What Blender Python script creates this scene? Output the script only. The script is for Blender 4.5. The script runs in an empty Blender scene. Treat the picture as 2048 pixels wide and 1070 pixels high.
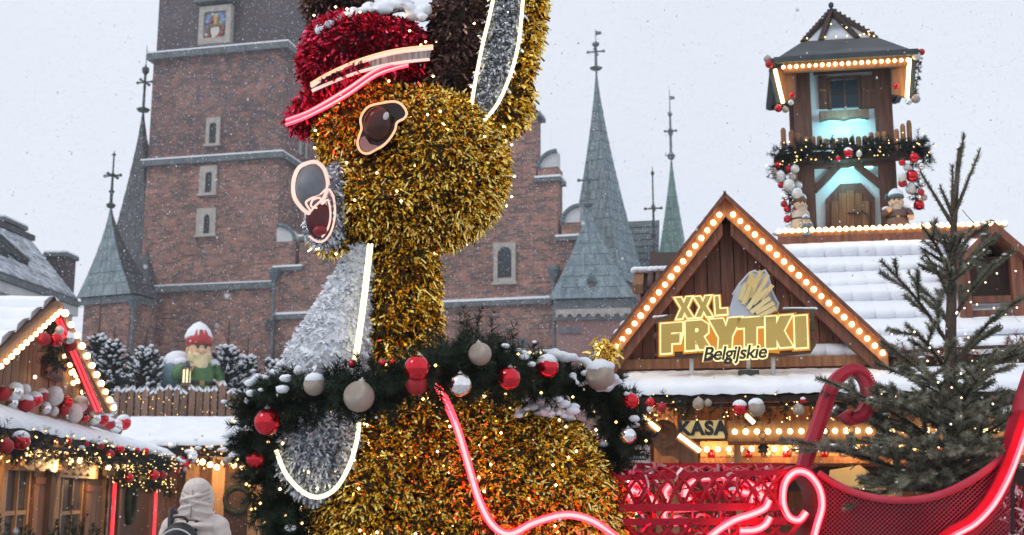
import bpy, bmesh, math, random
import numpy as np
from mathutils import Vector, Matrix, Euler

V = Vector
random.seed(7)
RNG = np.random.default_rng(11)
scene = bpy.context.scene
col = scene.collection
R = math.radians

# ------------------------------------------------------------ camera, sky, sun, exposure
LENS, PITCH, CAM_H = 42.0, R(10.67), 1.6
FPX = LENS / 36.0 * 2048
cam_d = bpy.data.cameras.new('camera')
cam_d.lens = LENS; cam_d.sensor_width = 36; cam_d.clip_end = 2000; cam_d.clip_start = 0.05
cam_d.dof.use_dof = True; cam_d.dof.focus_distance = 6.2; cam_d.dof.aperture_fstop = 4.5
cam = bpy.data.objects.new('camera', cam_d); col.objects.link(cam)
cam.location = (0, 0, CAM_H); cam.rotation_euler = (R(90) + PITCH, 0, 0)
scene.camera = cam

world = bpy.data.worlds.new('World'); scene.world = world; world.use_nodes = True
wn = world.node_tree; wn.nodes.clear()
wo = wn.nodes.new('ShaderNodeOutputWorld'); wb = wn.nodes.new('ShaderNodeBackground')
sky = wn.nodes.new('ShaderNodeTexSky'); sky.sky_type = 'NISHITA'; sky.sun_disc = False
SUN_EL, SUN_AZ = R(48), R(-115)           # azimuth from +Y, clockwise: light from the left, a little behind the camera
sky.sun_elevation = SUN_EL; sky.sun_rotation = SUN_AZ
wm = wn.nodes.new('ShaderNodeMixRGB'); wm.inputs[0].default_value = 0.93
wm.inputs[2].default_value = (7.15, 7.55, 8.35, 1)      # even cloud cover
wt_ = wn.nodes.new('ShaderNodeTexCoord'); wz = wn.nodes.new('ShaderNodeTexNoise'); wz.inputs['Scale'].default_value = 2.2; wz.inputs['Detail'].default_value = 4
wr = wn.nodes.new('ShaderNodeValToRGB'); wr.color_ramp.elements[0].position = .35; wr.color_ramp.elements[1].position = .65      # faint unevenness of the cloud sheet
wr.color_ramp.elements[0].color = (6.85, 7.28, 8.12, 1); wr.color_ramp.elements[1].color = (7.4, 7.78, 8.5, 1)
wn.links.new(wt_.outputs['Generated'], wz.inputs['Vector']); wn.links.new(wz.outputs[0], wr.inputs[0]); wn.links.new(wr.outputs[0], wm.inputs[2])
wn.links.new(sky.outputs[0], wm.inputs[1]); wn.links.new(wm.outputs[0], wb.inputs[0])
wb.inputs[1].default_value = 0.1
wn.links.new(wb.outputs[0], wo.inputs[0])
sun_d = bpy.data.lights.new('sun', 'SUN'); sun_d.energy = 0.9; sun_d.angle = R(14); sun_d.color = (1.0, 0.96, 0.9)
sun = bpy.data.objects.new('sun', sun_d); col.objects.link(sun)
sdir = V((math.sin(SUN_AZ) * math.cos(SUN_EL), math.cos(SUN_AZ) * math.cos(SUN_EL), math.sin(SUN_EL)))
sun.rotation_euler = sdir.to_track_quat('Z', 'Y').to_euler()
vs = scene.view_settings
vs.view_transform = 'Standard'; vs.look = 'None'; vs.exposure = 0.28; vs.gamma = 1.0; vs.use_curve_mapping = False
scene.render.engine = 'CYCLES'
scene.cycles.use_denoising = True
scene.cycles.max_bounces = 6; scene.cycles.diffuse_bounces = 3; scene.cycles.glossy_bounces = 3
scene.cycles.transmission_bounces = 3; scene.cycles.volume_bounces = 1; scene.cycles.transparent_max_bounces = 8
scene.cycles.caustics_reflective = False; scene.cycles.caustics_refractive = False
scene.cycles.sample_clamp_indirect = 4.0

# ------------------------------------------------------------ where a picture point lies at a real distance
def ray(px, py):
    x = (px - 1024) / FPX; v = (535 - py) / FPX
    return V((x, math.cos(PITCH) - v * math.sin(PITCH), math.sin(PITCH) + v * math.cos(PITCH)))
CAM = V((0, 0, CAM_H))
def at(px, py, Y):
    d = ray(px, py)
    return CAM + d * (Y / d.y)
def mpp(Y): return Y / FPX                       # metres per photo pixel
class Frame:
    """A building's own axes: u along its front, d into it, z up."""
    def __init__(s, origin, deg):
        s.o = V((origin.x, origin.y, 0)); a = R(deg); s.a = a
        s.ex = V((math.cos(a), math.sin(a), 0)); s.ey = V((-math.sin(a), math.cos(a), 0))
        s.R = Matrix((s.ex, s.ey, V((0, 0, 1)))).transposed()
    def w(s, u, d, z): return s.o + s.ex * u + s.ey * d + V((0, 0, z))
    def hit(s, px, py, d=0.0):
        D = ray(px, py); p = s.o + s.ey * d
        t = (p - CAM).dot(s.ey) / D.dot(s.ey)
        q = CAM + D * t
        return (q - s.o).dot(s.ex), q.z
    def P(s, px, py, d=0.0):
        u, z = s.hit(px, py, d); return s.w(u, d, z)
    def side(s, px, py, u):
        D = ray(px, py); p = s.o + s.ex * u
        t = (p - CAM).dot(s.ex) / D.dot(s.ex)
        q = CAM + D * t
        return (q - s.o).dot(s.ey), q.z

# ------------------------------------------------------------ materials
def lin(r, g, b):
    f = lambda c: (c / 255 / 12.92) if c / 255 <= 0.04045 else ((c / 255 + 0.055) / 1.055) ** 2.4
    return (f(r), f(g), f(b), 1)
def new_mat(name):
    m = bpy.data.materials.new(name); m.use_nodes = True
    n = m.node_tree; b = n.nodes['Principled BSDF']
    return m, n, b
def mat(name, c1, c2=None, rough=0.7, metal=0.0, scale=4.0, bump=0.0, bscale=None, stretch=(1, 1, 1), rnd=0.0, spec=None, coat=0.0, detail=4.0):
    """two colours mixed by noise in the object's own space, optional relief and per-object brightness change"""
    m, n, b = new_mat(name); L = n.links
    b.inputs['Roughness'].default_value = rough; b.inputs['Metallic'].default_value = metal
    if spec is not None: b.inputs['Specular IOR Level'].default_value = spec
    if coat: b.inputs['Coat Weight'].default_value = coat; b.inputs['Coat Roughness'].default_value = 0.1
    c1 = tuple(c1)[:3] + (1,); c2 = tuple(c2 or c1)[:3] + (1,)
    tc = n.nodes.new('ShaderNodeTexCoord'); mp = n.nodes.new('ShaderNodeMapping'); mp.inputs['Scale'].default_value = stretch
    L.new(tc.outputs['Object'], mp.inputs['Vector'])
    ns = n.nodes.new('ShaderNodeTexNoise'); ns.inputs['Scale'].default_value = scale; ns.inputs['Detail'].default_value = detail
    L.new(mp.outputs[0], ns.inputs['Vector'])
    rp = n.nodes.new('ShaderNodeValToRGB'); rp.color_ramp.elements[0].position = 0.34; rp.color_ramp.elements[1].position = 0.66
    rp.color_ramp.elements[0].color = c1; rp.color_ramp.elements[1].color = c2
    L.new(ns.outputs[0], rp.inputs[0]); out = rp.outputs[0]
    if rnd:
        oi = n.nodes.new('ShaderNodeObjectInfo'); mr = n.nodes.new('ShaderNodeMapRange')
        mr.inputs[3].default_value = 1 - rnd; mr.inputs[4].default_value = 1 + rnd
        L.new(oi.outputs['Random'], mr.inputs[0])
        hs = n.nodes.new('ShaderNodeHueSaturation'); L.new(mr.outputs[0], hs.inputs['Value']); L.new(out, hs.inputs['Color']); out = hs.outputs[0]
    L.new(out, b.inputs['Base Color'])
    if bump:
        n2 = n.nodes.new('ShaderNodeTexNoise'); n2.inputs['Scale'].default_value = bscale or scale * 3; n2.inputs['Detail'].default_value = 3
        L.new(mp.outputs[0], n2.inputs['Vector'])
        bp = n.nodes.new('ShaderNodeBump'); bp.inputs['Strength'].default_value = bump; bp.inputs['Distance'].default_value = 0.02
        L.new(n2.outputs[0], bp.inputs['Height']); L.new(bp.outputs[0], b.inputs['Normal'])
    return m
def glow(name, c, s, sample=True, base=None):
    m, n, b = new_mat(name)
    b.inputs['Base Color'].default_value = (base or tuple(min(1, x) * .5 for x in c[:3])) + (1,)
    b.inputs['Emission Color'].default_value = tuple(c[:3]) + (1,); b.inputs['Emission Strength'].default_value = s
    b.inputs['Roughness'].default_value = 0.3
    if not sample: m.cycles.emission_sampling = 'NONE'
    return m
def brick_mat(name, a, b_, c, mortar, patch=0.25, frame=None, bw=0.30, bh=0.10):
    m, n, b = new_mat(name); L = n.links; b.inputs['Roughness'].default_value = 0.9
    tc = n.nodes.new('ShaderNodeTexCoord'); sx = n.nodes.new('ShaderNodeSeparateXYZ'); L.new(tc.outputs['Object'], sx.inputs[0])
    ad = n.nodes.new('ShaderNodeMath'); ad.operation = 'ADD'; L.new(sx.outputs[0], ad.inputs[0]); L.new(sx.outputs[1], ad.inputs[1])
    cb = n.nodes.new('ShaderNodeCombineXYZ'); L.new(ad.outputs[0], cb.inputs[0]); L.new(sx.outputs[2], cb.inputs[1])
    bt = n.nodes.new('ShaderNodeTexBrick'); bt.inputs['Scale'].default_value = 1.0
    bt.inputs['Brick Width'].default_value = bw; bt.inputs['Row Height'].default_value = bh; bt.inputs['Mortar Size'].default_value = 0.014
    bt.inputs['Color1'].default_value = a; bt.inputs['Color2'].default_value = b_; bt.inputs['Mortar'].default_value = mortar; bt.inputs['Bias'].default_value = -0.1
    L.new(cb.outputs[0], bt.inputs['Vector'])
    ns = n.nodes.new('ShaderNodeTexNoise'); ns.inputs['Scale'].default_value = 1.7; ns.inputs['Detail'].default_value = 9; ns.inputs['Roughness'].default_value = 0.75
    L.new(tc.outputs['Object'], ns.inputs['Vector'])
    rp = n.nodes.new('ShaderNodeValToRGB'); rp.color_ramp.elements[0].position = 0.42; rp.color_ramp.elements[1].position = 0.62
    rp.color_ramp.elements[0].color = (0, 0, 0, 1); rp.color_ramp.elements[1].color = (1, 1, 1, 1); L.new(ns.outputs[0], rp.inputs[0])
    mx = n.nodes.new('ShaderNodeMixRGB'); L.new(rp.outputs[0], mx.inputs[0]); L.new(bt.outputs[0], mx.inputs[1]); mx.inputs[2].default_value = c
    m2 = n.nodes.new('ShaderNodeMixRGB'); m2.inputs[0].default_value = patch * 2; L.new(bt.outputs[0], m2.inputs[1]); L.new(mx.outputs[0], m2.inputs[2])
    # big weathering patches
    n3 = n.nodes.new('ShaderNodeTexNoise'); n3.inputs['Scale'].default_value = 0.35; n3.inputs['Detail'].default_value = 6; L.new(tc.outputs['Object'], n3.inputs['Vector'])
    mr = n.nodes.new('ShaderNodeMapRange'); mr.inputs[1].default_value = 0.3; mr.inputs[2].default_value = 0.7; mr.inputs[3].default_value = 0.7; mr.inputs[4].default_value = 1.25
    L.new(n3.outputs[0], mr.inputs[0])
    hs = n.nodes.new('ShaderNodeHueSaturation'); L.new(mr.outputs[0], hs.inputs['Value']); L.new(m2.outputs[0], hs.inputs['Color'])
    L.new(hs.outputs[0], b.inputs['Base Color'])
    bp = n.nodes.new('ShaderNodeBump'); bp.inputs['Strength'].default_value = 0.5; bp.inputs['Distance'].default_value = 0.03
    L.new(bt.outputs['Fac'], bp.inputs['Height']); bp.invert = True; L.new(bp.outputs[0], b.inputs['Normal'])
    return m
M = {}
M['snow'] = mat('snow', (0.80, 0.83, 0.89), (0.88, 0.90, 0.94), 0.85, scale=3, bump=0.35, bscale=14, spec=0.2)
M['ground'] = mat('snowy_paving', (0.22, 0.225, 0.24), (0.58, 0.60, 0.63), 0.8, scale=0.9, bump=0.5, bscale=20)
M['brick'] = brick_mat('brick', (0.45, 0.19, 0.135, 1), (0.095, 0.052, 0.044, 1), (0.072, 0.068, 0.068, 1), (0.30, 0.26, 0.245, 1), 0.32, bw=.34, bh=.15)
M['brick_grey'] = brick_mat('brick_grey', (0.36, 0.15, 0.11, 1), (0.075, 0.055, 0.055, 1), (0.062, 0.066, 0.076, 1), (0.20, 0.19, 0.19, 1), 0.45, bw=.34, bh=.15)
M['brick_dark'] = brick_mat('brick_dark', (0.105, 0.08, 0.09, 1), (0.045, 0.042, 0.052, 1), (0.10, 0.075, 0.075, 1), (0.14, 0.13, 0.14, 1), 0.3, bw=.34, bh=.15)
M['brick_pink'] = brick_mat('brick_pink', (0.30, 0.13, 0.11, 1), (0.24, 0.11, 0.10, 1), (0.20, 0.13, 0.13, 1), (0.3, 0.22, 0.21, 1), 0.22)
M['stone'] = mat('stone', (0.48, 0.43, 0.38), (0.34, 0.32, 0.30), 0.85, scale=3, bump=0.3)
M['stone_grey'] = mat('stone_grey', (0.16, 0.18, 0.19), (0.10, 0.115, 0.125), 0.8, scale=2)
M['plaster_white'] = mat('plaster_white', (0.60, 0.60, 0.60), (0.5, 0.5, 0.51), 0.8, scale=2)
M['dark_glass'] = mat('dark_glass', (0.03, 0.035, 0.045), (0.05, 0.055, 0.065), 0.25, scale=3, spec=.2)
M['copper'] = mat('copper', (0.10, 0.150, 0.175), (0.205, 0.265, 0.295), 0.6, scale=1.2, rnd=0.10, stretch=(3, 3, .35), metal=0.1)
M['copper_dark'] = mat('copper_dark', (0.085, 0.12, 0.135), (0.13, 0.165, 0.18), 0.65, scale=1.2, rnd=0.1, stretch=(3, 3, .35))
M['copper_green'] = mat('copper_green', (0.11, 0.21, 0.19), (0.17, 0.28, 0.25), 0.65, scale=1.2, rnd=0.08, stretch=(3, 3, .35))
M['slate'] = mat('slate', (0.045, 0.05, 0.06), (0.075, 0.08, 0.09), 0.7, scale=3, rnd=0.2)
M['iron'] = mat('iron', (0.03, 0.04, 0.045), (0.05, 0.065, 0.065), 0.6, scale=5)
M['wood'] = mat('wood', (0.20, 0.085, 0.038), (0.33, 0.15, 0.065), 0.65, scale=5, stretch=(6, 6, 0.6), rnd=0.3, bump=0.4, bscale=8)
M['wood_tower'] = mat('wood_tower', (0.085, 0.032, 0.021), (0.155, 0.06, 0.038), 0.65, scale=5, stretch=(6, 6, 0.6), rnd=0.2, bump=0.4, bscale=8)
M['wood_hut'] = mat('wood_hut', (0.10, 0.044, 0.021), (0.20, 0.095, 0.044), 0.65, scale=5, stretch=(6, 6, 0.6), rnd=0.3, bump=0.4, bscale=8)
M['wood_red'] = mat('wood_red', (0.135, 0.046, 0.026), (0.26, 0.094, 0.050), 0.6, scale=5, stretch=(6, 6, 0.6), rnd=0.25, bump=0.4, bscale=8)
M['wood_dark'] = mat('wood_dark', (0.035, 0.018, 0.012), (0.06, 0.03, 0.02), 0.7, scale=5, stretch=(5, 5, 0.8), rnd=0.25)
M['wood_pale'] = mat('wood_pale', (0.40, 0.25, 0.13), (0.28, 0.16, 0.08), 0.65, scale=5, stretch=(6, 6, 0.6), rnd=0.15, bump=0.3, bscale=8)
M['wood_grey'] = mat('wood_grey', (0.20, 0.11, 0.075), (0.30, 0.18, 0.125), 0.75, scale=6, stretch=(6, 6, 0.6), rnd=0.3)
M['tile'] = mat('tile', (0.12, 0.05, 0.04), (0.07, 0.035, 0.03), 0.7, scale=6)
M['bulb'] = glow('bulb', (1.0, 0.62, 0.26), 7.0)
M['bulb_soft'] = glow('bulb_soft', (1.0, 0.66, 0.30), 4.0)
M['fairy'] = glow('fairy', (1.0, 0.62, 0.22), 3.6, sample=False)
M['fairy_white'] = glow('fairy_white', (1.0, 0.80, 0.58), 2.4, sample=False)
M['lamp_tube'] = glow('lamp_tube', (1.0, 0.72, 0.32), 5.0)
M['neon_red'] = glow('neon_red', (1.0, 0.03, 0.055), 4.2)
M['neon_core'] = glow('neon_core', (1.0, 0.36, 0.34), 1.5)
M['neon_deep'] = glow('neon_deep', (1.0, 0.03, 0.045), 1.6)
M['neon_pink'] = glow('neon_pink', (1.0, 0.66, 0.56), 0.74)
M['fairy_warm'] = glow('fairy_warm', (1.0, 0.62, 0.28), 14.0)
M['neon_orange'] = glow('neon_orange', (1.0, 0.50, 0.28), 1.0)
M['neon_white'] = glow('neon_white', (1.0, 0.88, 0.55), 1.6)
M['neon_cyan'] = glow('neon_cyan', (0.22, 0.92, 1.0), 12.0)
M['gold_thin'] = mat('gold_strands', (1.0, 0.68, 0.13), (1.0, 0.83, 0.32), 0.14, metal=1.0, scale=30, detail=1)
M['gold'] = mat('gold_tinsel', (1.0, 0.64, 0.10), (1.0, 0.80, 0.27), 0.13, metal=1.0, scale=40, detail=1)
M['gold_core'] = mat('gold_core', (0.045, 0.027, 0.010), (0.085, 0.052, 0.016), 0.7, scale=20)
M['silver'] = mat('silver_tinsel', (0.80, 0.84, 0.90), (0.97, 0.98, 1.0), 0.2, metal=1.0, scale=40, detail=1)
M['white_core'] = mat('white_core', (.80, .82, .87), (.88, .9, .93), .8, scale=20)
M['silver_core'] = mat('silver_core', (0.12, 0.13, 0.15), (0.2, 0.21, 0.24), 0.7, scale=20)
M['white_tinsel'] = mat('white_tinsel', (0.84, 0.87, 0.93), (0.95, 0.96, 0.98), 0.4, metal=0.1, scale=40, detail=1)
M['red_tinsel'] = mat('red_tinsel', (0.52, 0.012, 0.05), (0.85, 0.06, 0.13), 0.25, metal=0.9, scale=40, detail=1)
M['red_core'] = mat('red_core', (0.035, 0.004, 0.008), (0.06, 0.006, 0.012), 0.7, scale=20)
M['brown_tinsel'] = mat('brown_tinsel', (0.10, 0.055, 0.048), (0.26, 0.15, 0.12), 0.35, metal=0.7, scale=40, detail=1)
M['brown_core'] = mat('brown_core', (0.018, 0.011, 0.01), (0.03, 0.018, 0.016), 0.8, scale=20)
M['needle'] = mat('needle', (0.012, 0.020, 0.012), (0.034, 0.048, 0.030), 0.7, scale=9, spec=.15)
M['needle_blue'] = mat('needle_blue', (0.012, 0.022, 0.022), (0.03, 0.045, 0.045), 0.7, scale=9, spec=.15)
M['needle_tree'] = mat('needle_tree', (0.14, 0.142, 0.098), (0.31, 0.31, 0.235), 0.65, scale=7, spec=.2)
M['bark'] = mat('bark', (0.06, 0.04, 0.03), (0.10, 0.07, 0.05), 0.85, scale=14, bump=0.5)
M['ball_red'] = mat('ball_red', (0.60, 0.010, 0.022), (0.72, 0.02, 0.035), 0.10, metal=0.85, scale=3, coat=0.4)
M['ball_matte'] = mat('ball_matte', (0.36, 0.012, 0.022), (0.48, 0.025, 0.035), 0.5, metal=0.35, scale=30)
M['ball_silver'] = mat('ball_silver', (0.78, 0.78, 0.78), (0.9, 0.9, 0.9), 0.10, metal=1.0, scale=3)
M['ball_white'] = mat('ball_white', (0.62, 0.60, 0.57), (0.74, 0.72, 0.69), 0.35, metal=0.2, scale=6)
M['ball_champagne'] = mat('ball_champagne', (0.40, 0.33, 0.27), (0.55, 0.47, 0.40), 0.36, metal=0.7, scale=60, bump=.5, bscale=90)
M['red_metal'] = mat('red_metal', (0.34, 0.004, 0.018), (0.46, 0.010, 0.03), 0.45, scale=8, spec=0.2)
M['red_dull'] = mat('red_dull', (0.46, 0.03, 0.055), (0.54, 0.06, 0.085), 0.5, scale=8, spec=.2)
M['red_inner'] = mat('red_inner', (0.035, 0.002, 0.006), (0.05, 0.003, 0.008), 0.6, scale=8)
M['white_metal'] = mat('white_metal', (0.55, 0.55, 0.55), (0.62, 0.62, 0.62), 0.4)
M['black'] = mat('black', (0.012, 0.012, 0.014), (0.022, 0.022, 0.025), 0.55, scale=12)

# ------------------------------------------------------------ mesh building
WORLD = {}                                        # object -> world position of its origin
def put(o, parent=None, loc=None):
    """link, parent and remember where the origin is; meshes are made in world space and shifted here"""
    col.objects.link(o)
    w = WORLD.get(parent, V((0, 0, 0)))
    if parent is not None: o.parent = parent
    if loc is not None: o.location = V(loc) - w; WORLD[o] = V(loc)
    else: WORLD[o] = w.copy()
    return o
def tag(o, label=None, cat=None, group=None, kind=None):
    if label: o['label'] = label
    if cat: o['category'] = cat
    if group: o['group'] = group
    if kind: o['kind'] = kind
    return o
def thing(name, loc, label, cat, group=None):
    o = bpy.data.objects.new(name, None); o.empty_display_size = 0.2
    put(o, None, loc); return tag(o, label, cat, group)
class MB:
    def __init__(s): s.v = []; s.f = []; s.mi = []
    def add(s, vs, fs, mi=0):
        k = len(s.v); s.v += [tuple(p) for p in vs]; s.f += [tuple(i + k for i in f) for f in fs]; s.mi += [mi] * len(fs); return s
    def hexa(s, p, mi=0):          # 8 points, bottom ring then top ring
        return s.add(p, [(3, 2, 1, 0), (4, 5, 6, 7), (0, 1, 5, 4), (1, 2, 6, 5), (2, 3, 7, 6), (3, 0, 4, 7)], mi)
    def box(s, c, size, rot=None, mi=0):
        c = V(c); x, y, z = (k / 2 for k in size); rot = rot or Matrix.Identity(3)
        return s.hexa([c + rot @ V(q) for q in ((-x, -y, -z), (x, -y, -z), (x, y, -z), (-x, y, -z), (-x, -y, z), (x, -y, z), (x, y, z), (-x, y, z))], mi)
    def fbox(s, F, u0, u1, d0, d1, z0, z1, mi=0):
        return s.hexa([F.w(*q) for q in ((u0, d0, z0), (u1, d0, z0), (u1, d1, z0), (u0, d1, z0), (u0, d0, z1), (u1, d0, z1), (u1, d1, z1), (u0, d1, z1))], mi)
    def prism(s, pts, vec, mi=0):
        n = len(pts); vec = V(vec); p = [V(q) for q in pts]
        return s.add(p + [q + vec for q in p], [tuple(range(n))[::-1], tuple(range(n, 2 * n))] + [(i, (i + 1) % n, (i + 1) % n + n, i + n) for i in range(n)], mi)
    def beam(s, a, b, w, h, up=V((0, 0, 1)), mi=0):     # a bar of w (sideways) by h (up) from a to b
        a, b = V(a), V(b); t = (b - a).normalized(); x = t.cross(up).normalized() * w / 2; y = x.cross(t).normalized() * h / 2
        return s.hexa([a - x - y, a + x - y, b + x - y, b - x - y, a - x + y, a + x + y, b + x + y, b - x + y], mi)
    def tube(s, pts, r, n=8, closed=False, mi=0, caps=True):
        p = [V(q) for q in pts]; m = len(p); rr = r if isinstance(r, (list, tuple)) else [r] * m
        vs, fs = [], []; prev = None
        for i in range(m):
            if closed: t = (p[(i + 1) % m] - p[i - 1])
            else: t = p[min(i + 1, m - 1)] - p[max(i - 1, 0)]
            t = t.normalized() if t.length > 1e-9 else V((0, 0, 1))
            if prev is None: x = t.cross(V((0.13, 0.27, 0.95))); x = x if x.length > 0.05 else t.cross(V((1, 0, 0)))
            else: x = prev - t * prev.dot(t)
            x.normalize(); prev = x; y = t.cross(x)
            vs += [p[i] + (x * math.cos(2 * math.pi * k / n) + y * math.sin(2 * math.pi * k / n)) * rr[i] for k in range(n)]
        for i in range(m if closed else m - 1):
            j = (i + 1) % m
            fs += [(i * n + k, i * n + (k + 1) % n, j * n + (k + 1) % n, j * n + k) for k in range(n)]
        if caps and not closed: fs += [tuple(range(n))[::-1], tuple((m - 1) * n + k for k in range(n))]
        return s.add(vs, fs, mi)
    def ell(s, c, r, rot=None, nu=16, nv=10, mi=0):
        c = V(c); rot = rot or Matrix.Identity(3); r = (r, r, r) if isinstance(r, (int, float)) else r
        vs = [c + rot @ V((0, 0, -r[2]))]; fs = []
        for j in range(1, nv):
            ph = -math.pi / 2 + math.pi * j / nv
            vs += [c + rot @ V((r[0] * math.cos(ph) * math.cos(2 * math.pi * i / nu), r[1] * math.cos(ph) * math.sin(2 * math.pi * i / nu), r[2] * math.sin(ph))) for i in range(nu)]
        vs.append(c + rot @ V((0, 0, r[2]))); T = len(vs) - 1
        for i in range(nu):
            fs.append((0, 1 + (i + 1) % nu, 1 + i)); fs.append((T, 1 + (nv - 2) * nu + i, 1 + (nv - 2) * nu + (i + 1) % nu))
            for j in range(nv - 2): fs.append((1 + j * nu + i, 1 + j * nu + (i + 1) % nu, 1 + (j + 1) * nu + (i + 1) % nu, 1 + (j + 1) * nu + i))
        return s.add(vs, fs, mi)
    def lathe(s, c, prof, n=12, mi=0, rot=None):
        c = V(c); rot = rot or Matrix.Identity(3); vs, fs = [], []
        for r, z in prof: vs += [c + rot @ V((r * math.cos(2 * math.pi * k / n), r * math.sin(2 * math.pi * k / n), z)) for k in range(n)]
        for i in range(len(prof) - 1): fs += [(i * n + k, i * n + (k + 1) % n, (i + 1) * n + (k + 1) % n, (i + 1) * n + k) for k in range(n)]
        fs += [tuple(range(n))[::-1], tuple((len(prof) - 1) * n + k for k in range(n))]
        return s.add(vs, fs, mi)
    def mesh(s, name, mats, shift, smooth=False):
        me = bpy.data.meshes.new(name)
        me.from_pydata([(x - shift.x, y - shift.y, z - shift.z) for x, y, z in s.v], [], s.f)
        for m in (mats if isinstance(mats, (list, tuple)) else [mats]): me.materials.append(M[m] if isinstance(m, str) else m)
        me.polygons.foreach_set('material_index', s.mi)
        if smooth: me.polygons.foreach_set('use_smooth', [True] * len(s.f))
        me.update(); return me
    def build(s, name, mats, parent=None, smooth=False, loc=None):
        w = V(loc) if loc is not None else WORLD.get(parent, V((0, 0, 0)))
        o = bpy.data.objects.new(name, s.mesh(name, mats, w, smooth))
        return put(o, parent, loc)
    def remesh(s, name, mats, parent=None, voxel=0.03, smooth_it=6, loc=None):
        """weld overlapping solids into one continuous skin"""
        w = V(loc) if loc is not None else WORLD.get(parent, V((0, 0, 0)))
        t = bpy.data.objects.new('tmp', s.mesh('tmp', mats, w)); col.objects.link(t)
        m = t.modifiers.new('r', 'REMESH'); m.mode = 'VOXEL'; m.voxel_size = voxel; m.use_smooth_shade = True
        k = t.modifiers.new('s', 'SMOOTH'); k.iterations = smooth_it; k.factor = 0.5
        dg = bpy.context.evaluated_depsgraph_get()
        me = bpy.data.meshes.new_from_object(t.evaluated_get(dg)); me.name = name
        bpy.data.objects.remove(t)
        me.polygons.foreach_set('use_smooth', [True] * len(me.polygons))
        return put(bpy.data.objects.new(name, me), parent, loc)
def inst(me, name, parent, loc, rot=None, scale=None):
    o = bpy.data.objects.new(name, me); put(o, parent, loc)
    if rot is not None: o.rotation_euler = rot
    if scale is not None: o.scale = (scale,) * 3 if isinstance(scale, (int, float)) else scale
    return o
def smooth_path(pts, per=6, closed=False):
    p = [V(q) for q in pts]; n = len(p); out = []
    for i in range(n if closed else n - 1):
        g = lambda k: p[k % n] if closed else p[max(0, min(n - 1, k))]
        a, b, c, d = g(i - 1), g(i), g(i + 1), g(i + 2)
        for k in range(per):
            t = k / per
            out.append(0.5 * ((2 * b) + (c - a) * t + (2 * a - 5 * b + 4 * c - d) * t * t + (3 * b - a - 3 * c + d) * t ** 3))
    if not closed: out.append(p[-1])
    return out
def raw_mesh(name, verts, faces, material):
    """numpy arrays straight into a mesh; faces all of one size"""
    me = bpy.data.meshes.new(name); nv, nf, k = len(verts), len(faces), faces.shape[1]
    me.vertices.add(nv); me.vertices.foreach_set('co', np.ascontiguousarray(verts, dtype=np.float32).ravel())
    me.loops.add(nf * k); me.loops.foreach_set('vertex_index', np.ascontiguousarray(faces, dtype=np.int32).ravel())
    me.polygons.add(nf); me.polygons.foreach_set('loop_start', np.arange(0, nf * k, k, dtype=np.int32))
    me.materials.append(M[material] if isinstance(material, str) else material)
    me.update(calc_edges=True); return me
def sample_surface(o, n):
    """n points spread over an object's skin, in world space, with normals"""
    me = o.data; me.calc_loop_triangles(); t = np.empty(len(me.loop_triangles) * 3, np.int32); me.loop_triangles.foreach_get('vertices', t); t = t.reshape(-1, 3)
    v = np.empty(len(me.vertices) * 3, np.float32); me.vertices.foreach_get('co', v); v = v.reshape(-1, 3) + np.array(WORLD[o])
    a, b, c = v[t[:, 0]], v[t[:, 1]], v[t[:, 2]]; nr = np.cross(b - a, c - a); ar = np.linalg.norm(nr, axis=1)
    i = RNG.choice(len(t), n, p=ar / ar.sum()); s = RNG.random((n, 1)); q = RNG.random((n, 1)); f = s + q > 1; s = np.where(f, 1 - s, s); q = np.where(f, 1 - q, q)
    return a[i] + (b[i] - a[i]) * s + (c[i] - a[i]) * q, nr[i] / (ar[i][:, None] + 1e-12)
def unit(a): return a / (np.linalg.norm(a, axis=1, keepdims=True) + 1e-9)
def tinsel(p, nr, L, w, name, material, parent, spread=1.3, out=0.42, droop=0.2):
    """short curled foil strips standing on a skin"""
    n = len(p); d = unit(nr * out + RNG.normal(size=(n, 3)) * spread * 0.6); flip = (d * nr).sum(1) < -0.1; d[flip] *= -1
    side = unit(np.cross(d, RNG.normal(size=(n, 3)))) * (w / 2); l = L * RNG.uniform(0.6, 1.3, (n, 1))
    a = p - nr * 0.01; b = a + d * l * 0.5 + nr * l * 0.08; c = a + d * l; c[:, 2] -= droop * l[:, 0]
    side2 = unit(side + RNG.normal(size=(n, 3)) * w * 0.25) * (w / 2)
    vs = np.stack([a - side, a + side, b + side, b - side, c + side2 * 0.8, c - side2 * 0.8], 1).reshape(-1, 3)
    k = np.arange(n)[:, None] * 6; f = np.concatenate([k + np.array([[0, 1, 2, 3]]), k + np.array([[3, 2, 4, 5]])])
    o = bpy.data.objects.new(name, raw_mesh(name, vs - np.array(WORLD.get(parent, V((0, 0, 0)))), f, material)); put(o, parent); o['kind'] = 'stuff'; return o
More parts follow.
